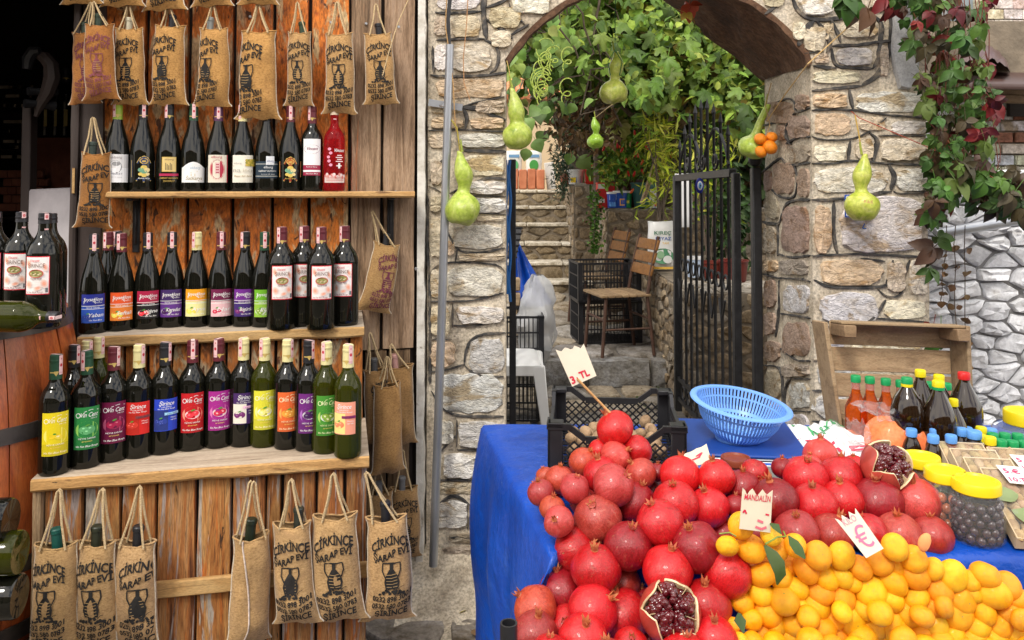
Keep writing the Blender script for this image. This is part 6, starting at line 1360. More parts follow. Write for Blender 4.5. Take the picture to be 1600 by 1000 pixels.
cr = empty('virginia_creeper', (1.75, 3.0, 1.5), 0, 'virginia creeper hanging over the pier with green and red autumn leaves', 'creeper')
RED = [(.17, .012, .016), (.11, .010, .016), (.24, .022, .014), (.15, .05, .014)]; GC = [(.05, .125, .018), (.075, .165, .025), (.04, .09, .015), (.11, .17, .03)]; BR = [(.085, .04, .02), (.065, .05, .02)]
def cleaf(px, py, Y, s, col): put_leaf(cr, R.choice(CRE), at(px, py, Y), s, (R.gauss(-.1, .4), -1, R.gauss(.35, .35)), vary(col, .2), R.gauss(pi, .5))
n = 0
while n < 285:
    py = R.uniform(-30, 345); x0 = interp([(-30, 1380), (20, 1405), (60, 1418), (140, 1432), (180, 1452), (345, 1450)], py); x1 = interp([(-30, 1560), (60, 1545), (120, 1555), (200, 1560), (230, 1545), (290, 1500), (345, 1462)], py)
    px = R.uniform(x0, x1)
    if (px-x0)/(x1-x0) > .55 and R.random() < .45: continue
    red = .08+.20*((px-x0)/(x1-x0)) if py < 250 else .06
    cleaf(px, py, R.uniform(2.72, 3.15), R.uniform(.5, .88), R.choice(RED) if R.random() < red else R.choice(BR) if R.random() < .2 else R.choice(GC)); n += 1
for k in range(60): t = R.random(); cleaf(lerp(1500, 1605, t)+R.gauss(0, 8), lerp(262, 312, t)+R.gauss(0, 17), R.uniform(2.75, 3.0), R.uniform(.8, 1.15), R.choice(GC) if R.random() < .75 else R.choice(BR))
for px, py, s, c in ((1330, 4, 1.3, GC[0]), (1318, -4, 1.2, GC[2]), (1356, 14, 1.5, BR[0]), (1385, -2, 1.1, RED[0]), (1400, 4, 1.1, RED[1]), (1466, 372, .9, GC[2]), (1458, 388, 1.3, BR[0]), (1452, 420, .9, GC[2]), (1470, 520, 1.0, GC[1]), (1462, 532, 1.1, GC[0]), (1458, 512, .8, RED[2]), (1078, 8, 1.0, (.55, .10, .05)), (1072, 20, .8, (.5, .35, .05))): cleaf(px, py, 2.85 if px > 1100 else 3.2, s, c)
for k in range(16):
    x0 = R.uniform(1452, 1530); pts = [at(x0+R.uniform(-6, 6)+j*R.uniform(-2, 7), -40+j*R.uniform(40, 52), 2.98) for j in range(8)]; m2 = MB(); m2.tube(pts, .0018, 5); m2.xf(Matrix.Translation(-cr.location)); o = m2.build('stem', mt('seam'), cr); o.color = (.25, .08, .06, 1)
m2 = MB(); m2.tube([at(1470, 210, 2.95), at(1520, 258, 2.9), at(1570, 290, 2.9), at(1640, 312, 2.9)], .003, 5); m2.xf(Matrix.Translation(-cr.location)); m2.build('stem', mt('seam'), cr).color = (.35, .12, .07, 1)
for x0, x1, y1 in ((1492, 1494, 600), (1508, 1511, 640), (1480, 1470, 470)):
    pts = [at(lerp(x0, x1, j/8)+R.uniform(-2, 2), lerp(352, y1, j/8), 3.25) for j in range(9)]; m2 = MB(); m2.tube(pts, .002, 4); m2.xf(Matrix.Translation(-cr.location)); m2.build('dry_stem', mt('bark'), cr)
    for p in pts[1:]: [put_leaf(cr, R.choice(OV), p+Vector((R.uniform(-.01, .01), -.01, 0)), R.uniform(.25, .42), (R.gauss(0, .5), -1, R.gauss(0, .5)), vary((.26, .15, .07), .25), R.gauss(pi, .5)) for _ in range(2)]
# ------------------------------------------------------------------ pipe, strings and gourds on the gateway
cp = empty('steel_pipe', at(690, 880, 2.9), 0, 'thin galvanised pipe standing against the stone pier', 'pipe')
m2 = MB(); A, B = at(703, 70, 2.93), at(677, 884, 2.90); m2.tube([A, A.lerp(B, .5)+Vector((.002, 0, 0)), B], .0155, 14); m2.xf(Matrix.Translation(-cp.location)); m2.build('tube', mt('galvanised'), cp)
p = at(696, 164, 2.95); m2 = MB(); m2.beam(p+Vector((-.065, .02, .012)), p+Vector((.062, .02, -.008)), .004, .026, (0, 0, 1)); m2.tube([p+Vector((.018*math.cos(a), -.0165*abs(math.sin(a)), -.003)) for a in [k*pi/8 for k in range(9)]], .006, 5); m2.xf(Matrix.Translation(-cp.location)); m2.build('clamp', mt('galvanised'), cp)
m2 = MB(); m2.tube([at(705, -20, 2.96), at(700, 30, 2.955), at(702, 72, 2.94)], .008, 6); m2.xf(Matrix.Translation(-cp.location)); m2.build('cable', mt('black_plastic'), cp)
def cord(name, label, pts, r, col, mat='rope'):
    m2 = MB(); m2.tube(pts, r, 5); o = m2.build(name, mt(mat), None); o.color = (*col, 1); tag(o, label, 'string')
cord('string', 'pale twine hanging down beside the steel pipe to the gourd', [at(x, y, 2.92) for x, y in ((699, -20), (696, 40), (703, 90), (708, 130), (711, 190), (713, 205))], .0022, (.8, .65, .5))
cord('string', 'thin pinkish twine dangling over the top stones of the pier', [at(x, y, 2.93) for x, y in ((732, -20), (729, 40), (724, 90), (725, 130), (735, 158))], .0018, (.85, .6, .5))
cord('string', 'white wire slanting down across the last grey plank', [at(x, y, 2.8) for x, y in ((640, -5), (622, 35), (608, 80), (598, 118))], .002, (1.1, 1.1, 1.1))
cord('string', 'taut pale string running from the pier down to the gate gourd', [at(1348, 22, 2.95), at(1262, 100, 2.94), at(1225, 150, 3.2), at(1198, 190, 3.38)], .0026, (1.1, 1.0, .8))
cord('string', 'red string knotted on the pier and stretched to the creeper', [at(1330, 174, 2.95), at(1342, 184, 2.95), at(1450, 230, 2.93), at(1530, 272, 2.92)], .0016, (.8, .15, .15))
GPROF = [(0, 0), (.022, .001), (.040, .010), (.050, .026), (.0535, .045), (.048, .064), (.034, .080), (.0225, .090), (.0185, .098), (.020, .110), (.0255, .126), (.0285, .142), (.026, .160), (.018, .180), (.011, .196), (.0085, .206), (.0, .209)]
def gourd(px, ytop, ybot, wpx, Y, label, col=(1, 1, 1), prof=None, rot=(0, 0, 0), stem=None, x=None):
    t, b = at(px, ytop, Y), at(px, ybot, Y); h = t.z-b.z; pr = smooth_prof(prof or GPROF, 3); H = pr[-1][1]; r0 = max(p[0] for p in pr); wr = wpx/2*Y/F
    m2 = MB(); m2.lathe([(p[0]/r0*wr, p[1]/H*h) for p in pr], 32); m2.v = [(a*(1+.10*nz(a*22+px, b*22, c*14))+.012*math.sin(c*17+px)*c/h, b*(1+.10*nz(a*22, b*22+px, c*14)), c+.01*nz(a*25, b*25, px)) for a, b, c in m2.v]; o = link('bottle_gourd', m2.mesh('bottle_gourd', mt('gourd'), ang=80), loc=b, color=col, rot=rot); tag(o, label, 'gourd', 'gourds hanging round the arch')
    m2 = MB(); tp = Vector((0, 0, h-.003))
    pts = [tp, tp+Vector((-.003, 0, .02)), tp+Vector((-.006, 0, .045))]+([o.matrix_world.inverted() @ v for v in ()])
    m2.tube(pts, [.005, .004, .0035], 6); m2.build('stalk', mt('gourd'), o).color = (.75, .7, .5, 1); return o
g = gourd(722, 236, 351, 55, 2.9, 'big lime green gourd hanging on the steel pipe')
cord('string', 'green stalk string tying the lime gourd to the pipe', [at(719, 238, 2.9), at(714, 200, 2.91), at(706, 188, 2.92), at(700, 186, 2.92)], .003, (.6, .65, .2))
SL = [(0, 0), (.026, .002), (.044, .014), (.052, .032), (.052, .05), (.045, .066), (.033, .080), (.027, .090), (.027, .1), (.030, .115), (.029, .13), (.023, .152), (.014, .178), (.008, .20), (0, .209)]
gourd(810, 135, 232, 47, 2.95, 'green gourd on the edge of the arch, partly over the pier corner', (.95, .92, 1), SL, (0, -.1, 0)).location.x += .0
cord('string', 'string holding the corner gourd under the arch', [at(797, 140, 2.95), at(796, 112, 2.96), at(792, 95, 2.98)], .0022, (.7, .7, .4))
gourd(960, 80, 161, 44, 3.3, 'pale waxy gourd tied with green thread in the middle of the arch', (1.1, 1.0, 1.1))
cord('string', 'green thread from the vault around the middle gourd', [at(961, 85, 3.3), at(961, 40, 3.3), at(962, -30, 3.3)], .0018, (.05, .35, .25))
for s in (-1, 1): cord('string', ['green thread looped down the %s of the middle gourd neck' % w_ for w_ in ('near flank', 'far flank')][s > 0], [at(961, 78, 3.28), at(961+s*11, 96, 3.27), at(961+s*7, 118, 3.27)], .0018, (.05, .35, .25))
gourd(930, 183, 231, 26, 5.6, 'small bright green gourd hanging deep in the courtyard', (.75, 1.0, .6))
cord('string', 'thin wire holding the small courtyard gourd', [at(930, 184, 5.6), at(945, 172, 5.4), at(975, 150, 4.8)], .003, (1, 1, 1))
NK = [(0, 0), (.022, .002), (.038, .012), (.044, .03), (.042, .046), (.032, .060), (.020, .070), (.014, .082), (.0115, .10), (.011, .14), (.010, .17), (.008, .19), (0, .192)]
o = gourd(1172, 158, 246, 46, 3.40, 'long necked pale green gourd tilted against the gate post', (1.0, 1.05, 1.0), NK, (0, .30, 0))
mand0 = [(1188, 217, 10), (1206, 214, 9), (1203, 230, 12), (1189, 237, 10)]
for k_, (x_, y_, r_) in enumerate(mand0):
    m2 = MB(); m2.ell((0, 0, 0), (1, 1, .86), 18, 12); m_ = link('mandarin', m2.mesh('mandarin', mt('mandarin')), loc=at(x_, y_, 3.33-.01*(k_ == 2)), scale=r_*3.33/F, color=(.90, .27, .01), rot=(.5, .3*k_, 0)); tag(m_, ['upper mandarin of the hanging bunch touching the gourd neck', 'upper mandarin of the hanging bunch on the jamb side', 'largest lower mandarin of the hanging bunch', 'lower mandarin of the hanging bunch against the gourd'][k_], 'mandarin', 'mandarins hanging at the gate')
cord('string', 'twig and string holding the mandarin bunch at the jamb', [at(1197, 214, 3.34), at(1203, 195, 3.34), at(1196, 165, 3.3), at(1205, 130, 3.2)], .0022, (.8, .75, .6))
gourd(1348, 240, 343, 52, 2.86, 'yellow green gourd hanging over the blue number plate', (1.12, 1.0, .9))
q = Print(); [q.text('BAK', 0, .0, .015, (.55, .28, .12), .034, -.0)]; m2 = MB(); g6 = bpy.data.objects['bottle_gourd.005'] if 'bottle_gourd.005' in bpy.data.objects else o
pg = at(1348, 318, 2.86); rg = 26*2.86/F
q.to(m2, lambda x, y, l: Vector((pg.x+x-.004, 2.86-math.sqrt(max(1e-6, (rg*1.004)**2-x*x-(y*.6)**2)), pg.z+y))); m2.xf(Matrix.Translation(-g6.location)); m2.build('scratched_word', mt('ink'), g6, smooth=False)
cord('string', 'yellowish stalk string holding the number plate gourd', [at(1347, 242, 2.86), at(1342, 210, 2.9), at(1336, 180, 2.94)], .0026, (.75, .65, .25))
np_ = at(1342, 322, 2.955); o = empty('number_plate', np_, 0, 'blue enamel house number plate half covered by a gourd', 'sign')
m2 = MB(); m2.box(-.052, .052, 0, .004, -.042, .042); m2.build('plate', mt('plastic'), o, bevel=.003).color = (.01, .07, .38, 1)
q = Print(); W9 = (.85, .85, .85)
for a, b in (((-.046, -.036), (.046, -.036)), ((.046, -.036), (.046, .036)), ((.046, .036), (-.046, .036)), ((-.046, .036), (-.046, -.036))): q.line([a, b], .003, W9)
m2 = MB(); q.to(m2, lambda x, y, l: Vector((x, -.0012, y))); m2.build('print', mt('ink'), o, smooth=False)
q = Print(); q.line([(.002, .02), (-.006, .002), (.008, .002)], .004, (.01, .10, .36)); m2 = MB(); pn = at(1344, 357, AY); q.to(m2, lambda x, y, l: Vector((x, 0, y))); o = m2.build('painted_numeral', mt('ink'), None, (pn.x, AY-.034, pn.z), smooth=False); tag(o, 'blue painted stroke of an old house number below the gourd', 'painted mark')
# ------------------------------------------------------------------ market stall under a blue tarpaulin
TZ = .80
stall = empty('market_stall', (.9, 1.9, 0), 0, 'market stall table covered with a shiny blue tarpaulin, two tiers', 'stall')
def sb(mb, n, m, **k): mb.xf(Matrix.Translation(-stall.location)); return mb.build(n, mt(m), stall, **k)
def edgeY(x, Y): return Y+.085*max(0, min(1, (.42-x)/.25))*(1 if 1.30 < Y < 1.62 else 0)
ST = [(2.36, .80, -.085), (2.25, .80, -.063), (2.0, .80, -.015), (1.75, .80, .036), (1.60, .80, .066), (1.545, .798, .078), (1.532, .785, .072), (1.53, .74, .05), (1.525, .70, .02), (1.45, .672, -.01), (1.35, .64, -.026), (1.22, .60, -.035), (1.19, .58, -.035), (1.18, .35, -.035), (1.175, .08, -.035)]
mb = MB(); NU1, NU2 = 16, 46; rows = []
sub = []
for a, b in zip(ST, ST[1:]):
    m = max(1, int(math.hypot(a[0]-b[0], a[1]-b[1])/.04))
    for k in range(m): sub.append(tuple(lerp(p, q, k/m) for p, q in zip(a, b)))
sub.append(ST[-1])
for i, (Y, z, xe) in enumerate(sub):
    r = []
    for k in range(NU1):       # hanging side, hem to edge
        t = k/(NU1-1); zz = lerp(.06, z-.012, t); fold = .022*math.sin(Y*21+1.5*nz(Y*3, 2))*(1-t)**.7+.03*nz(Y*5, zz*2.2, 4)*(1-t)
        bul = -.022*math.sin(pi*min(1, (1-t)*1.6))*(1 if Y > 1.9 else .6); x = xe-.006+bul+fold-.012*(1-t)
        r.append(Vector((x, Y+.02*nz(zz*3, Y*4, 9)*(1-t), zz)))
    r.append(Vector((xe+.002, Y, z-.002)))
    for k in range(1, NU2+1):
        x = lerp(xe, 2.1, k/NU2); e = .004*nz(x*6, Y*6, 3)+.002*nz(x*17, Y*15, 1); vert = 1.53 <= Y <= 1.548 and z < .797
        drop = .13*max(0, min(1, (x-xe-.08)/.15))*max(0, min(1, (1.53-Y)/.03))*(1 if z > .5 else 0)
        r.append(Vector((x, edgeY(x, Y)+(.010*nz(x*7, z*9, 8) if z < .797 and Y > 1.5 or Y < 1.2 else 0), z+e-drop)))
    rows.append(r)
w_ = len(rows[0]); mb.add([p for r in rows for p in r], [(i*w_+k, (i+1)*w_+k, (i+1)*w_+k+1, i*w_+k+1) for i in range(len(rows)-1) for k in range(w_-1)])
sb(mb, 'tarpaulin', 'tarp', ang=180)
mb = MB(); mb.add([r for r in rows[0]]+[Vector((r.x, r.y+.004, .08)) for r in rows[0]], [(k, k+1, w_+k+1, w_+k) for k in range(NU1, w_-1)]); sb(mb, 'tarpaulin_back', 'tarp')
for x, y in ((.1, 2.2), (1.9, 2.2), (.15, 1.3), (1.9, 1.3)): m2 = MB(); m2.box(x-.02, x+.02, y-.02, y+.02, 0, .57 if y < 1.5 else .78); sb(m2, 'trestle_leg', 'wood_plain')
p = at(795, 985, 1.30); m2 = MB(); m2.lathe([(0, -.12), (.014, -.12), (.014, .012), (.011, .012), (.011, -.02), (0, -.02)], 16); o = m2.build('plastic_tube', mt('black_plastic'), None, (p.x, 1.30, p.z)); tag(o, 'short black plastic tube at the near corner of the stall', 'tube')
# ------------------------------------------------------------------ pomegranates
def pom_mesh(seed):
    rr = random.Random(seed); ph = rr.uniform(0, 6); k5 = rr.choice([5, 6])
    def fn(d):
        a = math.atan2(d.y, d.x); lat = 1-abs(d.z); return 1+.024*math.cos(k5*a+ph)*lat+.06*nz(d.x*1.1+seed*3, d.y*1.1, d.z*1.1)-(.03*max(0, d.z-.8)*5*.3)
    m2 = MB(); m2.ell((0, 0, 0), (1, 1, .93), 28, 18, fn)
    return m2.mesh('pomegranate', mt('pome'), ang=180)
def calyx_mesh(seed):
    rr = random.Random(seed+50); m2 = MB(); n = 6; vs = []
    for r, z in ((.34, .84), (.22, .93), (.17, 1.05), (.20, 1.14)):
        for k in range(n*2): a = pi*k/n; vs.append((r*math.cos(a), r*math.sin(a), z))
    for k in range(n*2):
        a = pi*k/n; out = .27*rr.uniform(.7, 1.3) if k % 2 == 0 else .19; vs.append((out*math.cos(a), out*math.sin(a), (1.33*rr.uniform(.95, 1.08) if k % 2 == 0 else 1.12)))
    for k in range(n*2): a = pi*k/n; vs.append((.12*math.cos(a), .12*math.sin(a), 1.02))
    N = n*2; m2.add(vs, [(j*N+k, j*N+(k+1) % N, (j+1)*N+(k+1) % N, (j+1)*N+k) for j in range(5) for k in range(N)]+[tuple(5*N+k for k in range(N))])
    for k in range(10): a = rr.uniform(0, 6.28); m2.beam((.06*math.cos(a), .06*math.sin(a), 1.0), (.1*math.cos(a), .1*math.sin(a), 1.2), .015, .015)
    return m2.mesh('calyx', mt('calyx'), ang=30)
POM = [pom_mesh(i) for i in range(6)]; CAL = [calyx_mesh(i) for i in range(4)]
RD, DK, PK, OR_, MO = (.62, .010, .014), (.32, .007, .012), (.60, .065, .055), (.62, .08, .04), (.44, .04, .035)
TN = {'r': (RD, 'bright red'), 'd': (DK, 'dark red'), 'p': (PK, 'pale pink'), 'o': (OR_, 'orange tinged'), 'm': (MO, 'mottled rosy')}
PZ = [(660, .975), (710, .92), (745, .89), (785, .866), (831, .834), (850, .82), (890, .785), (930, .752), (960, .735), (1000, .71), (1060, .68)]
# px, py, radius px, tone, crown direction (dx, dy on the picture, towards viewer), depth nudge
POMS = """961,670,28,r,-.6,.9,0,0|996,703,22,r,-.7,-.4,.3,.01|962,714,23,p,.6,.5,.2,-.02|937,703,17,r,0,1,0,.02|912,722,22,o,.5,.9,.2,0|874,749,21,o,0,1,.1,0|845,770,20,m,-.2,1,.3,0|852,744,14,o,-.3,1,0,.02|898,763,22,m,.1,1,.2,-.01|940,742,27,r,-.3,1,.1,.01
958,758,31,p,.6,.7,.5,-.03|1001,740,23,p,-.6,.8,.2,0|993,786,31,d,.3,.8,0,.03|934,811,35,p,-.3,1,.5,-.02|913,785,21,m,0,1,0,.03|863,794,19,o,0,1,.2,.01|873,815,22,p,-.3,.6,.9,0|1031,817,34,r,-.4,1,.2,-.02|1056,786,33,r,-.2,1,.3,0|1108,793,29,r,-.3,1,.2,0|1063,743,30,r,0,1,-.3,0
1119,746,27,r,-.2,1,.1,0|1027,738,14,d,0,1,0,.03|1160,762,26,d,0,1,0,.02|1179,741,21,r,.1,.1,1,0|982,853,34,d,.1,1,.2,0|1088,855,35,d,-.4,1,.2,-.01|899,860,32,r,.9,.5,.2,0|887,833,20,o,0,1,0,.03|1032,857,19,d,0,1,0,.05|931,889,35,r,-.1,1,.3,-.01|1043,892,35,r,.1,1,.2,0
1137,894,34,r,.5,.9,0,0|1132,835,23,d,0,1,0,.04|1149,790,16,d,0,1,0,.02|1212,782,32,d,-.3,1,.1,0|1259,747,30,r,-.1,1,.3,0|1272,790,31,r,-.2,1,.3,-.01|1315,745,30,r,.1,1,-.1,0|1316,781,28,r,-.1,1,.2,0|1282,712,24,p,.1,1,-.1,0|1222,731,15,d,0,1,0,.02|1242,734,17,p,0,1,0,.02
1266,729,18,p,0,1,0,.03|1336,731,18,r,-.2,1,0,.01|1371,784,34,d,-.15,1,.2,0|1431,784,32,p,-.2,1,.3,0|1420,752,15,r,0,1,0,.02|1350,754,15,d,0,1,0,.03|1245,831,30,m,-.1,1,.3,0|1301,836,29,m,.3,1,.1,0|1356,832,25,r,-.4,1,0,.01|1404,836,30,p,-.1,1,.2,0|1455,838,27,m,-.1,1,0,0|1190,835,24,d,0,1,0,.03
972,908,26,m,.3,1,.2,.02|876,925,33,d,-.1,1,.1,0|927,953,35,r,.7,.7,.3,-.01|974,963,37,r,-.3,1,0,0|836,951,31,o,-.7,.6,.1,0|884,980,28,r,0,.6,.7,.01|836,990,31,m,.2,1,.3,0|911,1000,34,r,0,1,.4,-.01|1003,937,18,d,0,1,0,.04|1103,944,34,r,-.2,1,.3,0|1118,1000,30,r,0,1,.3,.01
1010,1000,22,d,0,1,0,.03|985,1010,24,r,0,.8,.6,0|1137,1000,26,d,.3,1,.2,.01|860,1030,32,r,0,1,0,0|950,1040,34,m,0,1,0,0|1070,1030,34,r,0,1,0,0""".replace('\n', '|').split('|')
LMS = [('pomegranate with the price stick', 961, 660), ('black crate of walnuts', 1025, 700), ('blue cloth fold on the stone pier side', 815, 790), ('cut open pomegranate at the lower tier', 1047, 957), ('card reading MANDALIN', 1180, 800), ('card with the euro sign', 1342, 832), ('cut open pomegranate by the orange bag', 1386, 728), ('scale display', 1213, 722), ('brown jar lid', 1139, 722), ('white printed carrier bags', 1290, 695), ('jar of black olives', 1530, 830), ('black tube at the stall corner', 795, 990), ('peeled mandarin segment', 1446, 850), ('solid blue gap in the heap', 960, 905), ('topmost mandarins', 1140, 850)]
ORD = ['closest', 'second nearest', 'third nearest', 'fourth nearest', 'fifth nearest', 'sixth nearest', 'seventh nearest', 'eighth nearest', 'ninth nearest', 'tenth nearest', 'eleventh nearest', 'twelfth nearest', 'thirteenth nearest']
rec = []
for s in POMS:
    a = s.split(','); px, py, r = map(float, a[:3]); tone = a[3]; cx, cy, cf, dn = map(float, a[4:])
    z = interp(PZ, py); p = atz(px, py, z); d = (p-CAM); L = d.length
    p = CAM+d*(1+dn/L); rec.append([px, py, r, tone, (cx, cy, cf), p])
def radius(q): dv = q[5]-CAM; return q[2]/F*dv.length*.98
for it in range(40):
    for i in range(len(rec)):
        for j in range(i):
            a, b = rec[i], rec[j]; dd = (a[5]-b[5]).length; m = .86*(radius(a)+radius(b))
            if dd < m and dd > 1e-6:
                da, db = (a[5]-CAM).length, (b[5]-CAM).length; f, k = (a, b) if da > db else (b, a); e = (m-dd)*.25
                v = f[5]-CAM; f[5] = CAM+v*(1+e/v.length); v = k[5]-CAM; k[5] = CAM+v*(1-e*.5/v.length)
for q in rec:      # those past the ledge stay in front of it
    if q[1] > 842:
        lim = edgeY(q[5].x, 1.53)-radius(q)*.75; v = q[5]-CAM
        if q[5].y > lim: q[5] = CAM+v*(lim/v.y)
for q in rec: q.append(min(range(len(LMS)), key=lambda k: math.hypot(q[0]-LMS[k][1], q[1]-LMS[k][2])))
rank = {}
for k in range(len(LMS)):
    for n_, q in enumerate(sorted([q for q in rec if q[6] == k], key=lambda q: math.hypot(q[0]-LMS[k][1], q[1]-LMS[k][2]))): rank[id(q)] = n_
def pom(p, r, tone, cr_, label, group='pomegranates heaped on the stall', lift=0):
    v = R.randrange(6); o = link('pomegranate', POM[v], loc=p, color=vary(TN[tone][0], .16)); o.scale = (r, r, r)
    d = Vector((cr_[0], -cr_[2], cr_[1])); d = d+Vector((R.uniform(-.1, .1), R.uniform(-.1, .1), 0)); o.rotation_mode = 'QUATERNION'
    o.rotation_quaternion = d.normalized().to_track_quat('Z', 'Y') @ Matrix.Rotation(R.uniform(0, 6), 3, 'Z').to_quaternion()
    c = link('calyx', R.choice(CAL), o, color=vary((1.0, .9, .9), .2)); c.scale = (.8, .8, R.uniform(.80, .95))
    tag(o, label, 'pomegranate', group); return o
for q in rec:
    nm, wd = TN[q[3]]; lm = LMS[q[6]][0]
    if q[0] == 961: lb = 'bright red pomegranate on top of the heap with a price stick in its crown'; 
    else: lb = '%s pomegranate, %s to the %s' % (wd, ORD[rank[id(q)]], lm)
    pom(q[5], radius(q), q[3], q[4], lb)
# unseen lower layer that carries the heap and shows only as dark red in the gaps
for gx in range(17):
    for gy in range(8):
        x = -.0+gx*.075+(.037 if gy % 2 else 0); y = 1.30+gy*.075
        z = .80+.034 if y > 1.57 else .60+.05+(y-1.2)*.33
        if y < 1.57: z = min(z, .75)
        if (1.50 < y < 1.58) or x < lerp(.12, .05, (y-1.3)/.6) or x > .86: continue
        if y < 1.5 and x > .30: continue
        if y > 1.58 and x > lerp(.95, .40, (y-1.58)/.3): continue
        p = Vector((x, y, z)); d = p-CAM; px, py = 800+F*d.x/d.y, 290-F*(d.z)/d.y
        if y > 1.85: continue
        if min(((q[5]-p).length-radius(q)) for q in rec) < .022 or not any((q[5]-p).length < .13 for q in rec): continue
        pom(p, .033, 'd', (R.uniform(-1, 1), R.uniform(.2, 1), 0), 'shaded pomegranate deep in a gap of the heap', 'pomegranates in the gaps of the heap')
def cut_pom(px, py, r, label, lean):
    z = interp(PZ, py)+.012; p = atz(px, py, z); R0 = r/F*(p-CAM).length; o = empty('cut_pomegranate', p, 0, label, 'pomegranate', 'cut open pomegranates'); o.rotation_euler = lean
    m2 = MB(); n, m = 40, 10; vs = []
    for j in range(m+1):
        for k in range(n):
            a = 2*pi*k/n; top = .12+.50*abs(math.cos(2.5*a))**.8+.07*nz(k*.6, 2); t = lerp(-pi/2, math.asin(min(.95, top)), j/m); vs.append((R0*math.cos(t)*math.cos(a), R0*math.cos(t)*math.sin(a), R0*math.sin(t)*.95))
    for k in range(n): x, y, z2 = vs[m*n+k]; vs.append((x*.93, y*.93, z2+.0*R0))
    for k in range(n): x, y, z2 = vs[m*n+k]; vs.append((x*.80, y*.80, -.15*R0))
    m2.add(vs[:(m+1)*n], [(j*n+k, j*n+(k+1) % n, (j+1)*n+(k+1) % n, (j+1)*n+k) for j in range(m) for k in range(n)]); s = m2.build('rind', mt('pome'), o, ang=180); s.color = (.5, .07, .05, 1)
    m3 = MB(); rr = vs[m*n:]; m3.add(rr, [(j*n+k, j*n+(k+1) % n, (j+1)*n+(k+1) % n, (j+1)*n+k) for j in range(2) for k in range(n)]+[tuple(2*n+k for k in range(n))]); m3.build('pith', mt('pith'), o)
    for k in range(5):
        a = 2*pi*(k+.5)/5+.3; c_ = (math.cos(a), math.sin(a)); m3 = MB(); m3.hexa([(R0*.08*c_[0]-c_[1]*R0*.012, R0*.08*c_[1]+c_[0]*R0*.012, -.1*R0), (R0*.08*c_[0]+c_[1]*R0*.012, R0*.08*c_[1]-c_[0]*R0*.012, -.1*R0), (R0*.8*c_[0]+c_[1]*R0*.012, R0*.8*c_[1]-c_[0]*R0*.012, -.1*R0), (R0*.8*c_[0]-c_[1]*R0*.012, R0*.8*c_[1]+c_[0]*R0*.012, -.1*R0)], [(R0*.1*c_[0]-c_[1]*R0*.010, R0*.1*c_[1]+c_[0]*R0*.010, .25*R0), (R0*.1*c_[0]+c_[1]*R0*.010, R0*.1*c_[1]-c_[0]*R0*.010, .25*R0), (R0*.8*c_[0]+c_[1]*R0*.010, R0*.8*c_[1]-c_[0]*R0*.010, .46*R0), (R0*.8*c_[0]-c_[1]*R0*.010, R0*.8*c_[1]+c_[0]*R0*.010, .46*R0)]); m3.build('membrane', mt('pith'), o, bevel=.001)
    am = MB().ell((0, 0, 0), (.0050, .0050, .0062), 8, 6).mesh('aril', mt('aril'))
    cnt = 0
    for k in range(5):
        a0 = 2*pi*k/5+.3
        for i in range(60):
            a = a0+R.uniform(-.5, .5); rad = R0*math.sqrt(R.uniform(.02, .62)); hz = R0*(.10+.42*math.sin(pi*min(1, rad/R0+.15))*math.cos((a-a0)*2.2)); hz += R.uniform(-.06, .08)*R0
            if cnt < 295: link('aril', am, o, loc=(rad*math.cos(a), rad*math.sin(a), hz), rot=(R.uniform(-.6, .6), R.uniform(-.6, .6), 0), scale=R.uniform(.85, 1.15)*R0/.042); cnt += 1
cut_pom(1047, 957, 41, 'cut open pomegranate with dark seeds in the lower tier near the mandarins', (.85, .1, 0))
cut_pom(1386, 728, 34, 'cut open pomegranate with dark seeds in front of the orange lentil bag', (.80, -.12, .5))
# ------------------------------------------------------------------ mandarins
def mand_mesh(seed):
    m2 = MB()
    def fn(d): return 1+.03*nz(d.x*1.3+seed*2, d.y*1.3, d.z*1.3)-(.10*max(0, abs(d.z)-.86)/.14*(1 if d.z > 0 else .6))+.012*math.cos(9*math.atan2(d.y, d.x))*max(0, abs(d.z)-.5)
    m2.ell((0, 0, 0), (1, 1, .84), 24, 16, fn); return m2.mesh('mandarin', mt('mandarin'), ang=180)
STEM = MB().lathe([(.13, 0), (.12, .02), (.05, .035), (.045, .05), (0, .05)], 7).mesh('stem_end', mt('capsule'))
MAN = [mand_mesh(i) for i in range(5)]
MZ = [(810, .885), (830, .872), (850, .85), (865, .833), (880, .812), (900, .782), (925, .757), (950, .737), (1000, .700), (1060, .665)]
MA = """185,68,62;117,170,52;235,183,68;360,188,58;335,115,50;455,168,52;570,217,62;688,217,62;510,285,65;290,312,64;382,325,52;955,177,58;875,243,63;780,278,56;1055,300,70;1050,235,56;965,270,45;1145,285,48;1240,320,66;1330,345,44;1405,315,60;1515,370,56;1440,405,74;1170,385,64;940,350,66;830,390,70;690,320,55;610,325,60;740,350,45;580,395,64;460,380,56;285,405,60;190,443,57;400,440,66;315,503,68;480,465,52;560,457,66;690,425,60;800,480,56;930,440,58;1055,425,60;1285,440,62;1350,400,44;1565,440,52;1530,500,58;1395,495,58;1260,505,68;1140,470,54;1020,495,62;735,540,63;640,530,54;455,550,70;590,575,62;285,605,62;240,540,48;950,565,75;1140,560,64;850,575,54;790,630,64;670,615,54;1075,600,58;1230,600,56;1360,565,56;1345,620,62;1470,560,54;1560,600,60;1450,625,60;420,630,60;530,640,56;145,565,32;1000,650,60;890,640,54;1590,540,44;880,505,54;1620,470,60;1640,580,60;1180,650,60;250,660,55;360,670,60;640,690,60;760,700,60;1100,690,60;1300,690,60;1420,690,60;1540,690,60;180,650,40;520,525,50;360,560,50;1090,520,50;1200,470,46;690,500,46"""
ml = []
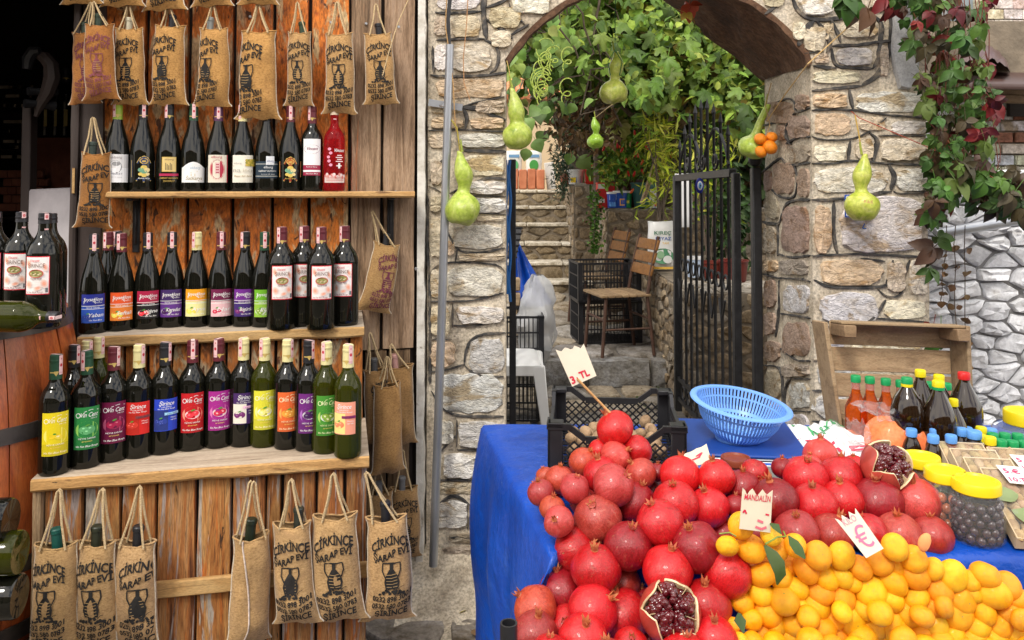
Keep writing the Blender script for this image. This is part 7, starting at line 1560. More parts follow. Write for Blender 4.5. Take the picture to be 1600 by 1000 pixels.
for s in MA.split(';'):
    x, y, r = map(float, s.split(',')); px, py, r = 1100+x/3.2, 800+y/3.2, r/3.2
    p = atz(px, py, interp(MZ, py)); ml.append([px, py, r*.955, p])
for it in range(40):
    for i in range(len(ml)):
        for j in range(i):
            a, b = ml[i], ml[j]; ra, rb = [q[2]/F*(q[3]-CAM).length for q in (a, b)]; dd = (a[3]-b[3]).length; m = .97*(ra+rb)
            if 1e-6 < dd < m:
                f, k = (a, b) if (a[3]-CAM).length > (b[3]-CAM).length else (b, a); e = (m-dd)*.3; v = f[3]-CAM; f[3] = CAM+v*(1+e/v.length)
                v = k[3]-CAM; k[3] = CAM+v*(1-e*.3/v.length)
LM2 = [('card reading MANDALIN', 1180, 830), ('dark curled mandarin leaf', 1215, 893), ('peeled mandarin segment', 1446, 850), ('foot of the euro sign card', 1362, 868), ('cut open pomegranate', 1090, 960), ('bare blue tarpaulin ledge', 1590, 900), ('upright green leaf', 1245, 860)]
for q in ml:
    v = q[3]-CAM
    if v.y > 1.485: q[3] = CAM+v*(1.485/v.y)
for q in ml: q.append(min(range(len(LM2)), key=lambda k: math.hypot(q[0]-LM2[k][1], q[1]-LM2[k][2])))
def mand(p, r, label, col, group, tilt=.6):
    o = link('mandarin', R.choice(MAN), loc=p, color=col, scale=r, rot=(R.gauss(.55, tilt), R.gauss(0, tilt), R.uniform(0, .6))); tag(o, label, 'mandarin', group); link('stem_end', STEM, o, loc=(0, 0, .70), color=R.choice([(.25, .30, .06), (.40, .36, .12), (.55, .40, .10)])); return o
MC = [(.96, .45, .005), (.95, .40, .005), (.97, .50, .010), (.94, .35, .008)]
for k in range(len(LM2)):
    for n_, q in enumerate(sorted([q for q in ml if q[4] == k], key=lambda q: math.hypot(q[0]-LM2[k][1], q[1]-LM2[k][2]))):
        lb = 'orange yellow mandarin, %s one to the %s' % (ORD[n_], LM2[k][0]) if n_ < 6 else 'orange yellow mandarin on the open slope of the heap'
        mand(q[3], q[2]/F*(q[3]-CAM).length, lb, vary(R.choice(MC), .08), 'mandarins heaped at the front' if n_ < 6 else 'mandarins on the open slope')
# lower fruit, set wherever a sight line into the heap would still slip between the upper ones
low_ = []
def hit(px, py):
    d = ray(px, py).normalized()
    for c_, r_ in low_:
        v = c_-CAM
        if (v-d*v.dot(d)).length < r_*.88: return True
    return False
low_ = [(q[3], q[2]/F*(q[3]-CAM).length) for q in ml]
for py in range(850, 1016, 7):
    for px in range(1128, 1640, 7):
        top = interp([(1120, 850), (1250, 872), (1420, 878), (1500, 902), (1560, 915), (1640, 930)], px)
        if py < top+8 or px < interp([(870, 1172), (930, 1150), (960, 1160), (1010, 1172)], py) or hit(px, py): continue
        p = atz(px+5, py+5, interp(MZ, py+5)); d = (p-CAM).normalized(); k = .018
        while k < .07 and min((c_-(p+d*k)).length for c_, r_ in low_) < .031: k += .008
        p = p+d*k; low_.append((p, .0215)); mand(p, .0215, 'mandarin in the second layer, seen between the upper ones', vary((.90, .34, .008), .08), 'mandarins of the second layer')
# leafy twigs
def long_leaf(name, label, pts, wd, col):
    m2 = MB(); P = [Vector(p) for p in pts]; n = len(P); vs = []
    for i, p in enumerate(P):
        d = (P[min(n-1, i+1)]-P[max(0, i-1)]).normalized(); s = d.cross(Vector((.2, -.8, .5))).normalized(); q = math.sin(pi*(.04+.94*i/(n-1)))**.8*wd/2; up = Vector((0, -.3, .9))*.3*q; vs += [p-s*q+up, p, p+s*q+up]
    m2.add(vs, [(i*3+k, i*3+k+1, i*3+4+k, i*3+3+k) for i in range(n-1) for k in range(2)]); o = m2.build(name, mt('leaf'), None); o.color = (*col, 1); tag(o, label, 'leaf', 'leaves among the mandarins'); return o
long_leaf('leaf', 'dark curled green leaf hanging over the mandarins', [at(x, y, Y) for x, y, Y in ((1195, 852, 1.40), (1206, 868, 1.385), (1215, 884, 1.375), (1219, 900, 1.37), (1214, 914, 1.37))], .028, (.05, .08, .015))
long_leaf('leaf', 'upright dark green leaf with twig above the mandarins', [at(x, y, Y) for x, y, Y in ((1258, 873, 1.395), (1248, 862, 1.40), (1240, 850, 1.41), (1232, 837, 1.42))], .022, (.05, .10, .02))
long_leaf('leaf', 'thin dark leaf behind the topmost mandarins', [at(x, y, Y) for x, y, Y in ((1203, 818, 1.45), (1212, 824, 1.44), (1221, 835, 1.43))], .016, (.05, .09, .02))
long_leaf('leaf', 'dark green leaf low between pomegranates and mandarins', [at(x, y, Y) for x, y, Y in ((1155, 958, 1.33), (1156, 972, 1.32), (1162, 990, 1.31))], .022, (.05, .09, .02))
m2 = MB(); m2.tube([at(1196, 850, 1.40), at(1215, 839, 1.42), at(1228, 838, 1.42), at(1224, 830, 1.43)], .0016, 5); m2.tube([at(1124, 834, 1.44), at(1140, 832, 1.43), at(1150, 838, 1.43)], .0014, 5); o = m2.build('twig', mt('gourd'), None); o.color = (.5, .55, .4, 1); tag(o, 'thin green mandarin twig between the upper fruit', 'twig')
p = at(1446, 848, 1.44); m2 = MB(); m2.ell((0, 0, 0), (.0125, .010, .017), 14, 10, lambda d: 1+.04*nz(d.x*4, d.y*4, d.z*6)-(.35*max(0, d.x) if d.x > .3 else 0)); o = m2.build('mandarin_segment', mt('paint'), None, p); o.color = (.90, .34, .12, 1); o.rotation_euler = (0, .35, 0); tag(o, 'peeled pale mandarin segment lying on the blue ledge', 'mandarin segment')
# ------------------------------------------------------------------ crate, scale, colander and cards on the stall
c_ = crate((.262, 2.07, TZ+.003), -.09, .325, .36, .135, 'black lattice fruit crate of walnuts behind the pomegranate heap', diag=True)
wm = [MB().ell((0, 0, 0), (.016, .014, .019), 10, 8, lambda d, s=s: 1+.10*nz(d.x*3+s, d.y*3, d.z*3)).mesh('walnut', mt('walnut')) for s in range(3)]
for k in range(58):
    x, y = R.uniform(-.115, .115), R.uniform(-.145, .145); o = link('walnut', R.choice(wm), loc=(.262+x*math.cos(-.09)-y*math.sin(-.09), 2.07+x*math.sin(-.09)+y*math.cos(-.09), TZ+.032+.012*(k % 3)), rot=(R.uniform(0, 3), R.uniform(0, 3), 0)); tag(o, 'brown walnut loose in the black crate', 'walnut', 'walnuts in the black crate')
def card(name, label, quad, cols, marks, notch=0, th=.0012, cat='price card'):
    """quad: four 3D corners, top edge first (tl, tr, br, bl); torn or scalloped top"""
    tl, tr, br, bl = [Vector(p) for p in quad]; n = 13; nr = (tr-tl).cross(bl-tl).normalized()
    if nr.y > 0: nr = -nr
    top = []
    for k in range(n):
        t = k/(n-1); e = notch*(.5-.5*math.cos(t*pi*2*3))*(.7+.6*nz(k*.9, notch*99)); p = tl.lerp(tr, t)+(bl-tl)*e; top.append(p)
    m2 = MB(); ft = top+[br.lerp(bl, k/(n-1)) for k in range(n)]; N = len(ft)
    f = [(k, k+1, N-2-k, N-1-k) for k in range(n-1)]
    m2.add([p+nr*th for p in ft]+[p-nr*0 for p in ft], f+[tuple(i+N for i in q)[::-1] for q in f]+[(k, (k+1) % N, (k+1) % N+N, k+N) for k in range(N)])
    o = m2.build(name, mt('paper'), None, smooth=False); o.color = (*cols, 1); tag(o, label, cat)
    q = Print(); marks(q); m3 = MB()
    def fn(x, y, l):    # x,y in 0..1 from bottom-left
        return bl.lerp(br, x).lerp(tl.lerp(tr, x), y)+nr*(th+.0012+l*.0004)
    q.to(m3, fn); m3.build('writing', mt('ink'), o, smooth=False); return o
RDI = (.62, .02, .06)
def mk1(q):
    q.text('3', .12, .06, .20, RDI, .16, .03).text('.', .30, .13, .25, RDI, .05, .04).text('TL', .60, .10, .19, RDI, .38, .035)
pc = rec[0][5]; Yc = pc.y-.005
c3 = card('price_card', 'cream price card on a stick reading three TL', [at(868, 546, Yc), at(912, 537, Yc+.004), at(932, 587, Yc+.002), at(894, 604, Yc-.002)], (.82, .76, .62), mk1, .13)
m2 = MB(); e0 = pc+Vector((-.010, -.002, .034)); m2.tube([at(902, 592, Yc-.004), e0], .0028, 7); o = m2.build('stick', mt('wood_plain'), c3); o.color = (1.5, 1.2, .8, 1)
card('price_card', 'cream card with a red one beside the black crate', [at(1056, 716, 1.74), at(1104, 694, 1.77), at(1112, 722, 1.73), at(1052, 738, 1.70)], (.66, .58, .44), lambda q: q.line([(.08, .18), (.2, .5), (.14, .15)], .07, RDI).line([(.1, .30), (.72, .42)], .08, RDI).line([(.68, .38), (.80, .62), (.62, .52)], .07, RDI), .10)
card('price_card', 'torn cream card reading MANDALIN behind the topmost mandarins', [at(1160, 762, 1.455), at(1207, 766, 1.462), at(1203, 832, 1.45), at(1155, 826, 1.445)], (.74, .66, .50), lambda q: q.text('MANDALİN', .5, .72, .15, RDI, .86, .01, None, .1).line([(.06, .40), (.12, .47), (.18, .38)], .05, RDI).line([(.55, .26), (.74, .22)], .06, (.7, .15, .2)).line([(.50, .10), (.7, .06), (.86, .12)], .06, (.7, .15, .2)).line([(.80, .42), (.92, .41)], .04, RDI), .22)
card('price_card', 'tilted cream card with a red euro sign above the mandarins', [at(1304, 810, 1.45), at(1336, 794, 1.46), at(1380, 857, 1.44), at(1353, 872, 1.43)], (.80, .74, .60), lambda q: q.text('KILO', .45, .76, .16, (.62, .25, .35), .62, .0, None, .1).text('€', .5, .16, .52, (.80, .18, .32), .62, .0), .22)
# scale with display
p = at(1157, 702, 1.98); sc = empty('kitchen_scale', (p.x, 2.02, TZ), -.12, 'flat shop scale with blue platter and twin grey displays under the colander', 'scale')
m2 = MB(); m2.hexa([(-.15, -.15, .012), (.15, -.15, .012), (.15, .15, .012), (-.15, .15, .012)], [(-.14, -.13, .045), (.14, -.13, .045), (.14, .14, .045), (-.14, .14, .045)]); m2.build('body', mt('plastic'), sc, bevel=.006).color = (.80, .80, .78, 1)
m2 = MB(); m2.hexa([(-.14, -.215, .002), (.14, -.215, .002), (.14, -.12, .002), (-.14, -.12, .002)], [(-.14, -.205, .012), (.14, -.205, .012), (.14, -.125, .055), (-.14, -.125, .055)]); m2.build('display_panel', mt('plastic'), sc, bevel=.004).color = (.82, .82, .8, 1)
def onpan(x, y, e): a = Vector((x, lerp(-.205, -.125, y), lerp(.012, .055, y))); return a+Vector((0, -.47, .88))*e
for x0, x1, cc, m_ in ((-.135, .135, (.03, .10, .42), 'plastic'),): m2 = MB(); m2.add([onpan(x, y, e) for e in (.001, .003) for x, y in ((x0, .1), (x1, .1), (x1, .9), (x0, .9))], [(3, 2, 1, 0), (4, 5, 6, 7)]+[(i, (i+1) % 4, (i+1) % 4+4, i+4) for i in range(4)]); m2.build('panel', mt(m_), sc).color = (*cc, 1)
for x0, x1 in ((-.10, -.02), (.02, .11)):
    for q_, cc, e in ((0, (.75, .75, .72), .004), (.006, (.16, .17, .15), .006)): m2 = MB(); m2.add([onpan(x, y, ee) for ee in (e-.001, e+.001) for x, y in ((x0+q_, .2+q_*8), (x1-q_, .2+q_*8), (x1-q_, .8-q_*8), (x0+q_, .8-q_*8))], [(3, 2, 1, 0), (4, 5, 6, 7)]+[(i, (i+1) % 4, (i+1) % 4+4, i+4) for i in range(4)]); m2.build('screen', mt('plastic'), sc).color = (*cc, 1)
m2 = MB(); m2.box(-.135, .155, -.125, .165, .058, .066); m2.build('platter', mt('plastic'), sc, bevel=.003).color = (.012, .06, .30, 1)
m2 = MB(); m2.box(-.137, .157, -.127, .167, .054, .058); m2.build('platter_rim', mt('galvanised'), sc, bevel=.002)
# colander: real slots between ribs
def colander(px, py, Y, label):
    b = at(px, py, Y); o = empty('colander', (b.x, b.y, TZ+.0675), 0, label, 'colander'); o.rotation_euler = (.12, .09, .3)
    pr = [(0, .0), (.045, .0), (.058, .003), (.082, .022), (.103, .052), (.114, .082), (.119, .099)]
    def rz_(t):
        i = min(len(pr)-2, int(t)); f = t-i; return lerp(pr[i][0], pr[i+1][0], f), lerp(pr[i][1], pr[i+1][1], f)
    cl = (.16, .36, .80)
    def solid(a, b_, n, name, th=.0016):
        m2 = MB(); pts = [rz_(lerp(a, b_, k/n)) for k in range(n+1)]; m2.lathe(pts+[(max(0, r-th), z+th*.6) for r, z in pts[::-1]]+[pts[0]], 72, cap=False); q = m2.build(name, mt('plastic'), o); q.color = (*cl, 1)
    solid(0, 2.15, 4, 'base'); solid(3.5, 3.75, 1, 'band'); solid(4.7, 4.85, 1, 'band'); solid(5.75, 6, 2, 'upper_wall')
    m2 = MB(); m2.lathe([(.119, .099), (.121, .101), (.130, .1005), (.134, .0985), (.135, .096), (.1335, .0955), (.129, .098), (.121, .0985), (.117, .097)], 72, cap=False); m2.build('rim', mt('plastic'), o).color = (*cl, 1)
    for t0, t1, n in ((2.15, 3.5, 60), (3.75, 4.7, 72), (4.85, 5.75, 72)):
        m2 = MB()
        for k in range(n):
            a = 2*pi*k/n; c, s = math.cos(a), math.sin(a); hw = .0027
            ring = []
            for j in range(4):
                r, z = rz_(lerp(t0, t1, j/3)); ring.append([(r*c-s*hw, r*s+c*hw, z), (r*c+s*hw, r*s-c*hw, z), ((r-.002)*c+s*hw, (r-.002)*s-c*hw, z+.001), ((r-.002)*c-s*hw, (r-.002)*s+c*hw, z+.001)])
            m2.add([p for q in ring for p in q], [(j*4+i, j*4+(i+1) % 4, j*4+4+(i+1) % 4, j*4+4+i) for j in range(3) for i in range(4)])
        q = m2.build('ribs', mt('plastic'), o, smooth=False); q.color = (*cl, 1)
    m2 = MB(); m2.lathe([(.05, -.006), (.055, -.006), (.057, .004), (.05, .004)], 40, cap=False); m2.build('foot_ring', mt('plastic'), o).color = (*cl, 1)
    o.scale = (.93, .93, .93); return o
colander(1150, 690, 2.02, 'light blue plastic colander tilted on the scale platter')
# jar with brown lid, plastic carrier bags
def jar(px, py, r, h, label, lid, fill, loc=None, hex_=False, lidh=.018, lidr=1.05, name='jar', cat='jar', group=None, rise=1):
    p = loc or atz(px, py, TZ+.002); o = empty(name, p, R.uniform(0, 1), label, cat, group)
    n = 6 if hex_ else 36
    m2 = MB(); m2.lathe([(0, 0), (r*.9, 0), (r, .008), (r*1.01, h*.45), (r, h*.72), (r*.94, h*.86), (r*.84, h*.94), (r*.84, h)], n, cap=False); m2.build('glass', mt('film'), o, ang=30 if hex_ else 60)
    m2 = MB(); L = r*lidr; m2.lathe([(L*.95, h-.004), (L, h-.002), (L, h+lidh-.003), (L*.96, h+lidh), (L*.86, h+lidh), (L*.80, h+lidh-.004), (0, h+lidh-.005)], 36 if r > .03 else 18); q = m2.build('lid', mt('plastic'), o, ang=35); q.color = (*lid, 1)
    kind, c = fill
    if kind == 'liquid': m2 = MB(); m2.lathe([(0, .002), (r*.88, .002), (r*.95, .01), (r*.95, h*.68), (r*.88, h*.84), (0, h*.85)], n); m2.build('contents', mt(c), o, ang=30 if hex_ else 60)
    else:
        m2 = MB(); rr = random.Random(int(px)); s = c[1]
        layers = int(h*.78/(s*1.7))
        for L_ in range(layers):
            k = int(2*pi*(r*.92-s)/(s*2.0))
            for i in range(k): a = 2*pi*(i+.5*(L_ % 2))/k+rr.uniform(-.05, .05); m2.ell(((r*.95-s)*math.cos(a), (r*.95-s)*math.sin(a), s+.004+L_*s*1.75+rr.uniform(-.002, .002)), (s, s, s*1.08), 8, 6)
        q = m2.build('olives', mt('olive'), o); q.color = (*c[0], 1); q['kind'] = 'stuff'
        m2 = MB(); m2.lathe([(0, .003), (r*.86-s, .003), (r*.86-s, h*.76), (0, h*.76)], 20); q = m2.build('brine', mt('brown_liquid'), o)
    return o
YL = (.80, .62, .01)
jar(1527, 842, .050, .098, 'jar of black olives with the yellow lid closest to the ledge', YL, ('balls', ((1, 1, 1), .0085)), lidr=.88)
jar(1478, 822, .045, .098, 'jar of brown olives with yellow lid behind the black olive jar', YL, ('balls', ((9, 4.5, 1.5), .010)), lidr=.88)
jar(1440, 785, .038, .085, 'yellow lidded jar mostly hidden behind pomegranates and the orange bag', YL, ('liquid', 'amber_liquid'))
jar(1150, 775, .032, .075, 'small jar with a brown metal lid in front of the scale', (.22, .045, .02), ('liquid', 'amber_liquid'), lidh=.012)
jar(1604, 700, .085, .075, 'big wide jar with a bright yellow lid at the picture edge', YL, ('liquid', 'glass_clear'), loc=Vector((at(1604, 700, 2.12).x, 2.12, TZ+.002)), lidh=.03, lidr=.62)
def film_bag(name, label, x0, x1, y0, y1, col, seed, marks, hgt=.03):
    """crumpled carrier bag lying flat on the table"""
    o = empty(name, ((x0+x1)/2, (y0+y1)/2, TZ), 0, label, 'carrier bag')
    cx, cy = (x0+x1)/2, (y0+y1)/2
    def f(u, v):
        x, y = lerp(x0, x1, u)-cx, lerp(y0, y1, v)-cy; e = 1-max(abs(2*u-1), abs(2*v-1))**4
        return Vector((x+.03*nz(v*4, seed), y+.03*nz(u*4, seed, 5), .004+hgt*e*(.7+.6*nz(u*4+seed, v*4)+.55*abs(nz(u*11, v*10, seed)))))
    m2 = MB(); m2.grid(f, 36, 22); m2.build('sheet', mt('plastic'), o, ang=50).color = (*col, 1)
    q = Print(); marks(q); m3 = MB(); q.to(m3, lambda x, y, l: f(x, y)+Vector((0, -.0025, .0035))); m3.build('print', mt('ink'), o, smooth=False); return o
def mkb(q):
    q.text('Yk', .35, .22, .30, (.6, .03, .08), .28, .02).text('MARKET', .55, .55, .10, (.05, .35, .12), .34, .02).text('ÇARŞI', .2, .75, .12, (.05, .35, .12), .2, .02); [q.line([(.58, .2+k*.06), (.75, .2+k*.06)], .02, (.6, .05, .1)) for k in range(3)]
def mkc(q): q.ell(.3, .3, .10, .05, (.10, .5, .05), 12, .4).ell(.55, .25, .10, .05, (.12, .55, .06), 12, -.3).text('Yk', .75, .6, .25, (.6, .03, .08), .2, .02)
a, b = at(1200, 700, 2.0), at(1320, 690, 2.2); film_bag('carrier_bag', 'white carrier bag with red and green print next to the scale', .68, .97, 1.93, 2.26, (.80, .81, .82), 2, mkb, .055)
film_bag('carrier_bag', 'white carrier bag with green leaf print under the pale pomegranate', .86, 1.03, 1.84, 2.0, (.76, .78, .80), 6, mkc, .06)
# red lentils in a knotted clear bag
p = atz(1408, 738, TZ); lb_ = empty('lentil_bag', (p.x+.035, p.y+.05, TZ), .1, 'clear bag of orange lentils behind the upper cut pomegranate', 'bag')
def lf(u, v):
    a = 2*pi*u; t = pi*v-pi/2; c, s = math.cos(a), math.sin(a); sx = math.copysign(abs(c)**.65, c); sy = math.copysign(abs(s)**.65, s); q = max(0, math.cos(t))**.55
    return Vector((.078*sx*q*(1+.06*nz(c*2, s*2, v*5)), .055*sy*q, .045+.045*math.sin(t)+.012*nz(c*1.5+3, s*1.5, v*4)-.02*sx*q*max(0, math.sin(t))))
lb_.scale = (1.2, 1.1, 1.2)
m2 = MB(); m2.grid(lf, 32, 16); m2.build('lentils', mt('lentil'), lb_, ang=180)
def lf2(u, v): a = 2*pi*u; r = lerp(.05, .014, min(1, v*1.6)) if v < .62 else lerp(.014, .042, (v-.62)/.38); return Vector((-.035*v*2+r*math.cos(a)*(1+.5*nz(u*9, v*4)), r*math.sin(a)*(1+.5*nz(u*9, v*4, 5)), .075+.05*v+.012*nz(u*12, v*9, 2)))
m2 = MB(); m2.v = []; m2.grid(lambda u, v: lf2(u, v)*1.0, 26, 10); m2.build('bag_film', mt('bag_film'), lb_)
m2 = MB(); m2.grid(lambda u, v: Vector((-.075-.05*v, .0+.02*(u-.5)+.01*nz(u*5, v*4), .07+.03*(u-.5)*(1+v)+.015*nz(u*6, v*6, 4))), 10, 8); m2.build('bag_tail', mt('bag_film'), lb_)
# ------------------------------------------------------------------ wooden tray standing on edge
cr0 = at(1312, 700, 2.32); tray = empty('wooden_tray', (cr0.x, 2.32, TZ), 0, 'weathered wooden fruit tray standing on edge behind the bottles', 'tray'); tray.rotation_euler = (-.10, .035, .0)
def tw(b, n='slat', c=1.0, rot=None):
    m2 = MB(); m2.box(*b); o = m2.build(n, mt('wood_plain'), tray, bevel=.002); k = R.uniform(.85, 1.1)*c; o.color = (k, k*.96, k*.88, 1)
    if rot: o.rotation_euler = rot
    return o
for i in range(4): tw((.0, .36, .055, .062, .005+i*.076, .005+i*.076+.069))
tw((-.012, .0, -.03, .066, 0, .305), 'side_board', .8, (0, -.13, 0)); tw((.362, .374, -.03, .066, 0, .305), 'side_board', .7); tw((0, .36, -.028, .054, .297, .305), 'top_board', .8)
for x, z in ((-.035, .262), (.325, .262), (0, 0), (.325, 0)):
    m2 = MB(); s = 1 if x < .1 else -1; X = 0 if s > 0 else .36
    m2.add([(X, -.05, z), (X+s*.035, -.05, z), (X+s*.035, .054, z), (X, .054, z), (X, -.05, z+.034), (X+s*.035, -.05, z+.034), (X+s*.035, .054, z+.034), (X, .054, z+.034)], [(3, 2, 1, 0), (4, 5, 6, 7)]+[(i, (i+1) % 4, (i+1) % 4+4, i+4) for i in range(4)]); m2.build('corner_block', mt('wood_plain'), tray, bevel=.002).color = (.62, .55, .48, 1)
# ------------------------------------------------------------------ syrup and oil bottles
def pet(px, pcap, Y, prof, label, liquid, cap, group, cat='bottle', name='plastic_bottle', s=1, fill=1, cap2=None, scale_to=None):
    t = at(px, pcap, Y); H = prof[-1][1]; sc_ = (t.z-TZ)/(H+.012) if scale_to is None else scale_to; o = empty(name, (t.x, Y, TZ+.001), R.uniform(0, 3), label, cat, group)
    pr = smooth_prof(prof, 3); m2 = MB(); m2.lathe([(r*s, z*sc_) for r, z in pr], 24, cap=False); m2.build('body', mt(liquid), o, ang=60)
    if liquid == 'orange_syrup':
        m2 = MB(); m2.lathe([(.0125, .182*sc_), (.0116, .19*sc_), (.0112, .212*sc_)], 20, cap=False); m2.build('clear_neck', mt('bag_film'), o)
    rc = max(.011, prof[-1][0]*1.2)*s; m2 = MB(); z0 = H*sc_-.006
    m2.lathe([(rc, z0), (rc*1.03, z0+.002), (rc*1.03, z0+.015), (rc*.93, z0+.0175), (0, z0+.018)], 18); m2.build('cap', mt('plastic'), o, ang=35).color = (*cap, 1)
    if cap2: m2 = MB(); m2.lathe([(rc*1.06, z0-.004), (rc*1.06, z0+.003)], 18, cap=False); m2.build('cap_ring', mt('plastic'), o).color = (*cap2, 1)
    return o
SYR = [(0, .002), (.024, .002), (.028, .01), (.0285, .10), (.027, .125), (.018, .150), (.0115, .172), (.0105, .21)]
OIL = [(0, .002), (.034, .002), (.040, .012), (.038, .07), (.032, .095), (.039, .125), (.040, .155), (.032, .19), (.018, .215), (.0115, .228), (.011, .236)]
OIL2 = [(0, .002), (.032, .002), (.038, .012), (.037, .08), (.039, .12), (.037, .15), (.028, .18), (.016, .21), (.0115, .225), (.011, .236)]
SML = [(0, .002), (.019, .002), (.022, .008), (.022, .045), (.018, .060), (.012, .070), (.0105, .078)]
GC_, YC, BC_, RC = (.01, .30, .09), (.75, .62, .01), (.12, .34, .78), (.62, .02, .02)
def glass_neck(o): pass
for px, py, lb in ((1337, 588, 'orange syrup bottle with green cap closest to the tray side board'), (1359, 590, 'second orange syrup bottle from the tray side board'), (1384, 593, 'third orange syrup bottle, touching the dark oil bottle'), (1407, 596, 'green capped syrup bottle half hidden behind the big dark bottle')): pet(px, py, 2.17, SYR, lb, 'orange_syrup', GC_, 'orange syrup bottles')
for px, py, lb in ((1452, 599, 'green bottle cap just showing behind the yellow capped bottles'), (1479, 601, 'green bottle cap showing beside the dark yellow capped bottle and tray end')): pet(px, py, 2.2, SYR, lb, 'orange_syrup', GC_, 'syrup bottles hidden at the back')
pet(1417, 591, 2.0, OIL, 'bulging dark oil bottle with green cap over a yellow ring', 'brown_liquid', GC_, 'dark oil bottles', cap2=YC)
pet(1438, 579, 2.10, OIL2, 'tall dark oil bottle with yellow cap behind the bulging one', 'brown_liquid', YC, 'dark oil bottles')
pet(1466, 596, 1.98, OIL2, 'wide dark oil bottle with yellow cap over a green ring', 'brown_liquid', YC, 'dark oil bottles', s=1.05, cap2=GC_)
pet(1467, 587, 2.09, OIL2, 'dark oil bottle whose yellow cap stands just above another yellow cap', 'brown_liquid', YC, 'dark oil bottles')
pet(1490, 626, 2.0, OIL2, 'smaller brown bottle with yellow cap beside the red capped bottle', 'brown_liquid', YC, 'dark oil bottles', s=.8)
pet(1506, 583, 2.08, OIL2, 'brown bottle with a red cap at the end of the tray', 'brown_liquid', RC, 'dark oil bottles', s=1.1)
for px, py, Y, c, lb, lq in ((1424, 668, 1.95, BC_, 'little blue capped bottle behind the orange lentil bag', 'brown_liquid'), (1460, 666, 1.96, BC_, 'little blue capped bottle behind another blue cap, under the wide oil bottle', 'brown_liquid'), (1458, 677, 1.88, BC_, 'little blue capped amber bottle beside the lentil bag corner', 'brown_liquid'), (1486, 677, 1.88, BC_, 'little blue capped amber bottle in front of the smaller brown bottle', 'amber_liquid'), (1503, 667, 1.95, BC_, 'little blue capped bottle below the red capped bottle', 'brown_liquid'), (1511, 667, 2.0, BC_, 'little blue cap half hidden between two blue caps', 'brown_liquid'), (1522, 670, 1.90, BC_, 'stout dark bottle with a blue cap', 'brown_liquid'), (1549, 669, 1.99, BC_, 'little blue capped bottle beside the big yellow lidded jar', 'brown_liquid'),
    (1533, 666, 1.99, YC, 'little yellow capped bottle farthest from the fig boxes', 'amber_liquid'), (1532, 678, 1.94, YC, 'little yellow capped bottle between blue cap and another yellow cap', 'amber_liquid'), (1547, 680, 1.87, YC, 'little yellow capped bottle closest to the fig boxes', 'amber_liquid'),
    (1551, 676, 1.95, GC_, 'little green capped bottle behind the yellow capped one', 'brown_liquid'), (1564, 685, 1.87, GC_, 'little green capped bottle in the front row beside a yellow cap', 'amber_liquid'), (1570, 676, 1.95, GC_, 'little green capped bottle second in the back row of green caps', 'brown_liquid'), (1582, 687, 1.87, GC_, 'little green capped bottle in the middle of the front row of green caps', 'amber_liquid'), (1590, 677, 1.95, GC_, 'little green capped bottle in the back row in front of the big jar', 'brown_liquid'), (1601, 688, 1.87, GC_, 'little green capped bottle cut by the picture edge', 'amber_liquid')):
    pet(px, py, Y, SML, lb, lq, c, 'little capped bottles', name='small_bottle', s=1.0 if px != 1522 else 1.25)
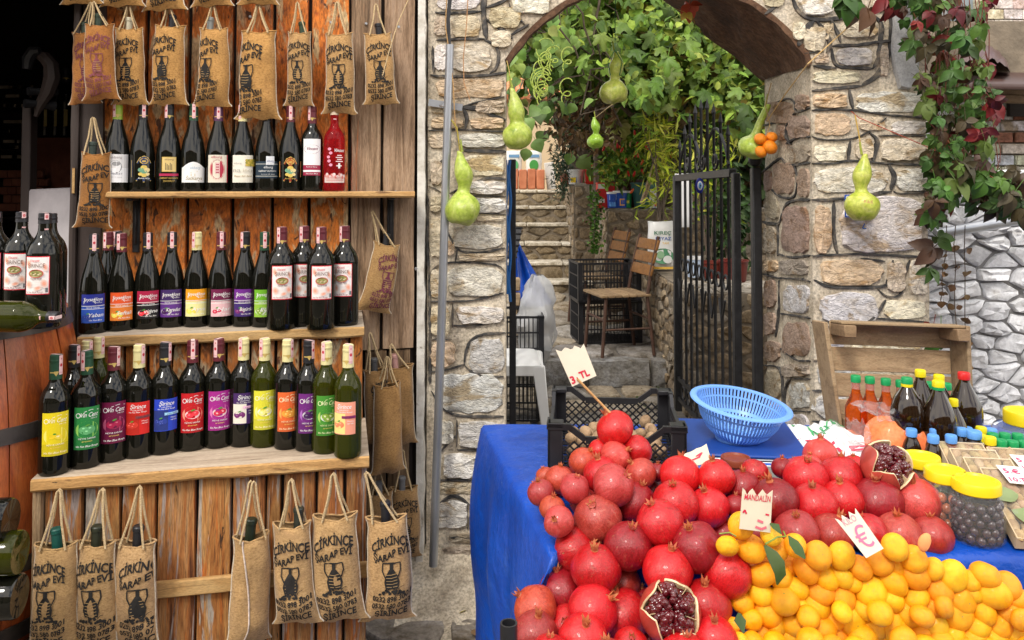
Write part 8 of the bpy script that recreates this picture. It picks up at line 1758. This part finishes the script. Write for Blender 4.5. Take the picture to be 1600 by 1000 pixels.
# ------------------------------------------------------------------ boxes of dried figs
def fig_box(tl, label, w=.098, l=.185, h=.026, yaw=-.16, pitch=.42, tag_=None, leaf=False):
    o = empty('fig_box', tl, 0, label, 'box', 'clear boxes of dried figs'); o.rotation_euler = (pitch, 0, yaw)     # local: x right, y away from the viewer, origin at the far corner
    m2 = MB()
    for b in ((0, w, -l, 0, 0, .003), (0, .0025, -l, 0, .003, h), (w-.0025, w, -l, 0, .003, h), (.0025, w-.0025, -l, -l+.0025, .003, h), (.0025, w-.0025, -.0025, 0, .003, h)): m2.box(*b)
    m2.build('tray', mt('paper'), o, smooth=False).color = (.62, .48, .30, 1)
    fm = [MB().ell((0, 0, 0), (.017, .011, .008), 9, 6, lambda d, s=s: 1+.16*nz(d.x*2+s, d.y*2, d.z*2)).mesh('dried_fig', mt('fig')) for s in (1, 4)]
    for i in range(5):
        for j in range(9): link('dried_fig', R.choice(fm), o, loc=(.012+i*.0185+R.uniform(-.003, .003), -.012-j*.0195+R.uniform(-.003, .003), h-.008+R.uniform(-.003, .002)), rot=(R.uniform(-.3, .3), R.uniform(-.3, .3), R.uniform(-.6, .6)+pi/2), color=vary((.9, .88, .82), .15))
    m2 = MB(); m2.grid(lambda u, v: Vector((lerp(.001, w-.001, u), lerp(-l+.001, -.001, v), h+.003+.0012*nz(u*7, v*13, 2))), 10, 16); m2.build('clear_lid', mt('film'), o)
    if leaf:
        for x, y, r in ((.045, -.075, .5), (.06, -.15, -.3)): m3 = leaf_mesh('leaf', OVATE, .055, .045, .1, .05, 3, 0); q = m3.build('bay_leaf', mt('leaf'), o, (x, y, h+.0045)); q.rotation_euler = (0, 0, r+1.2); q.color = (.26, .33, .15, 1)
    return o
BX = [((1462, 703, 1.90), 'dried fig box at the far end of its row beside the lentil bag', 0), ((1480, 714, 1.84), 'dried fig box second from the lentil bag in its row', 0), ((1501, 728, 1.78), 'dried fig box third from the lentil bag, carrying a price slip', 0), ((1527, 745, 1.72), 'long dried fig box nearest the ledge with grey green bay leaves', 1),
      ((1522, 705, 1.93), 'dried fig box farthest away in the second row by the green caps', 0), ((1538, 712, 1.87), 'dried fig box second in the row by the picture edge', 0), ((1572, 729, 1.81), 'dried fig box with a price slip at the picture edge', 0), ((1598, 744, 1.75), 'dried fig box cut by the picture edge', 0)]
bxs = [fig_box(at(*b), lb, leaf=bool(lf_)) for b, lb, lf_ in BX]
for bi, x, lb in ((3, .03, 'white price slip reading five euro ten TL on the fig boxes'), (6, .0, 'white price slip with red writing cut by the picture edge')):
    bpy.context.view_layer.update(); mw = bxs[bi].matrix_world
    qd = [mw @ Vector(v) for v in ((x, -.002, .036), (x+.05, -.006, .037), (x+.055, -.056, .037), (x+.008, -.052, .036))]
    card('price_slip', lb, qd, (.84, .82, .80), lambda q: q.text('5.€', .42, .56, .26, (.75, .04, .14), .62, .02).text('10.TL', .52, .1, .24, (.75, .04, .14), .84, .02), 0, .0006)
# a few fallen leaves and scraps on the paving
for k, (px, py, cc, lb) in enumerate(((661, 931, (.10, .28, .03), 'small green leaf fallen on the paving below the stone pier'), (729, 953, (.50, .42, .04), 'yellow leaf fallen on the paving beside the blue tarpaulin'), (738, 985, (.20, .12, .06), 'brown leaf fallen on the paving near the stall'), (640, 952, (.30, .2, .1), 'dry tan leaf on the paving by the last plank'))):
    m2 = leaf_mesh('fallen_leaf', OVATE, .035, .03, .3, .3, k); o = m2.build('fallen_leaf', mt('leaf'), None, atz(px, py, .034)); o.color = (*cc, 1); o.rotation_euler = (.1, .1, k*1.9); tag(o, lb, 'leaf')
for _m in list(bpy.data.meshes):
    if _m.users == 0: bpy.data.meshes.remove(_m)
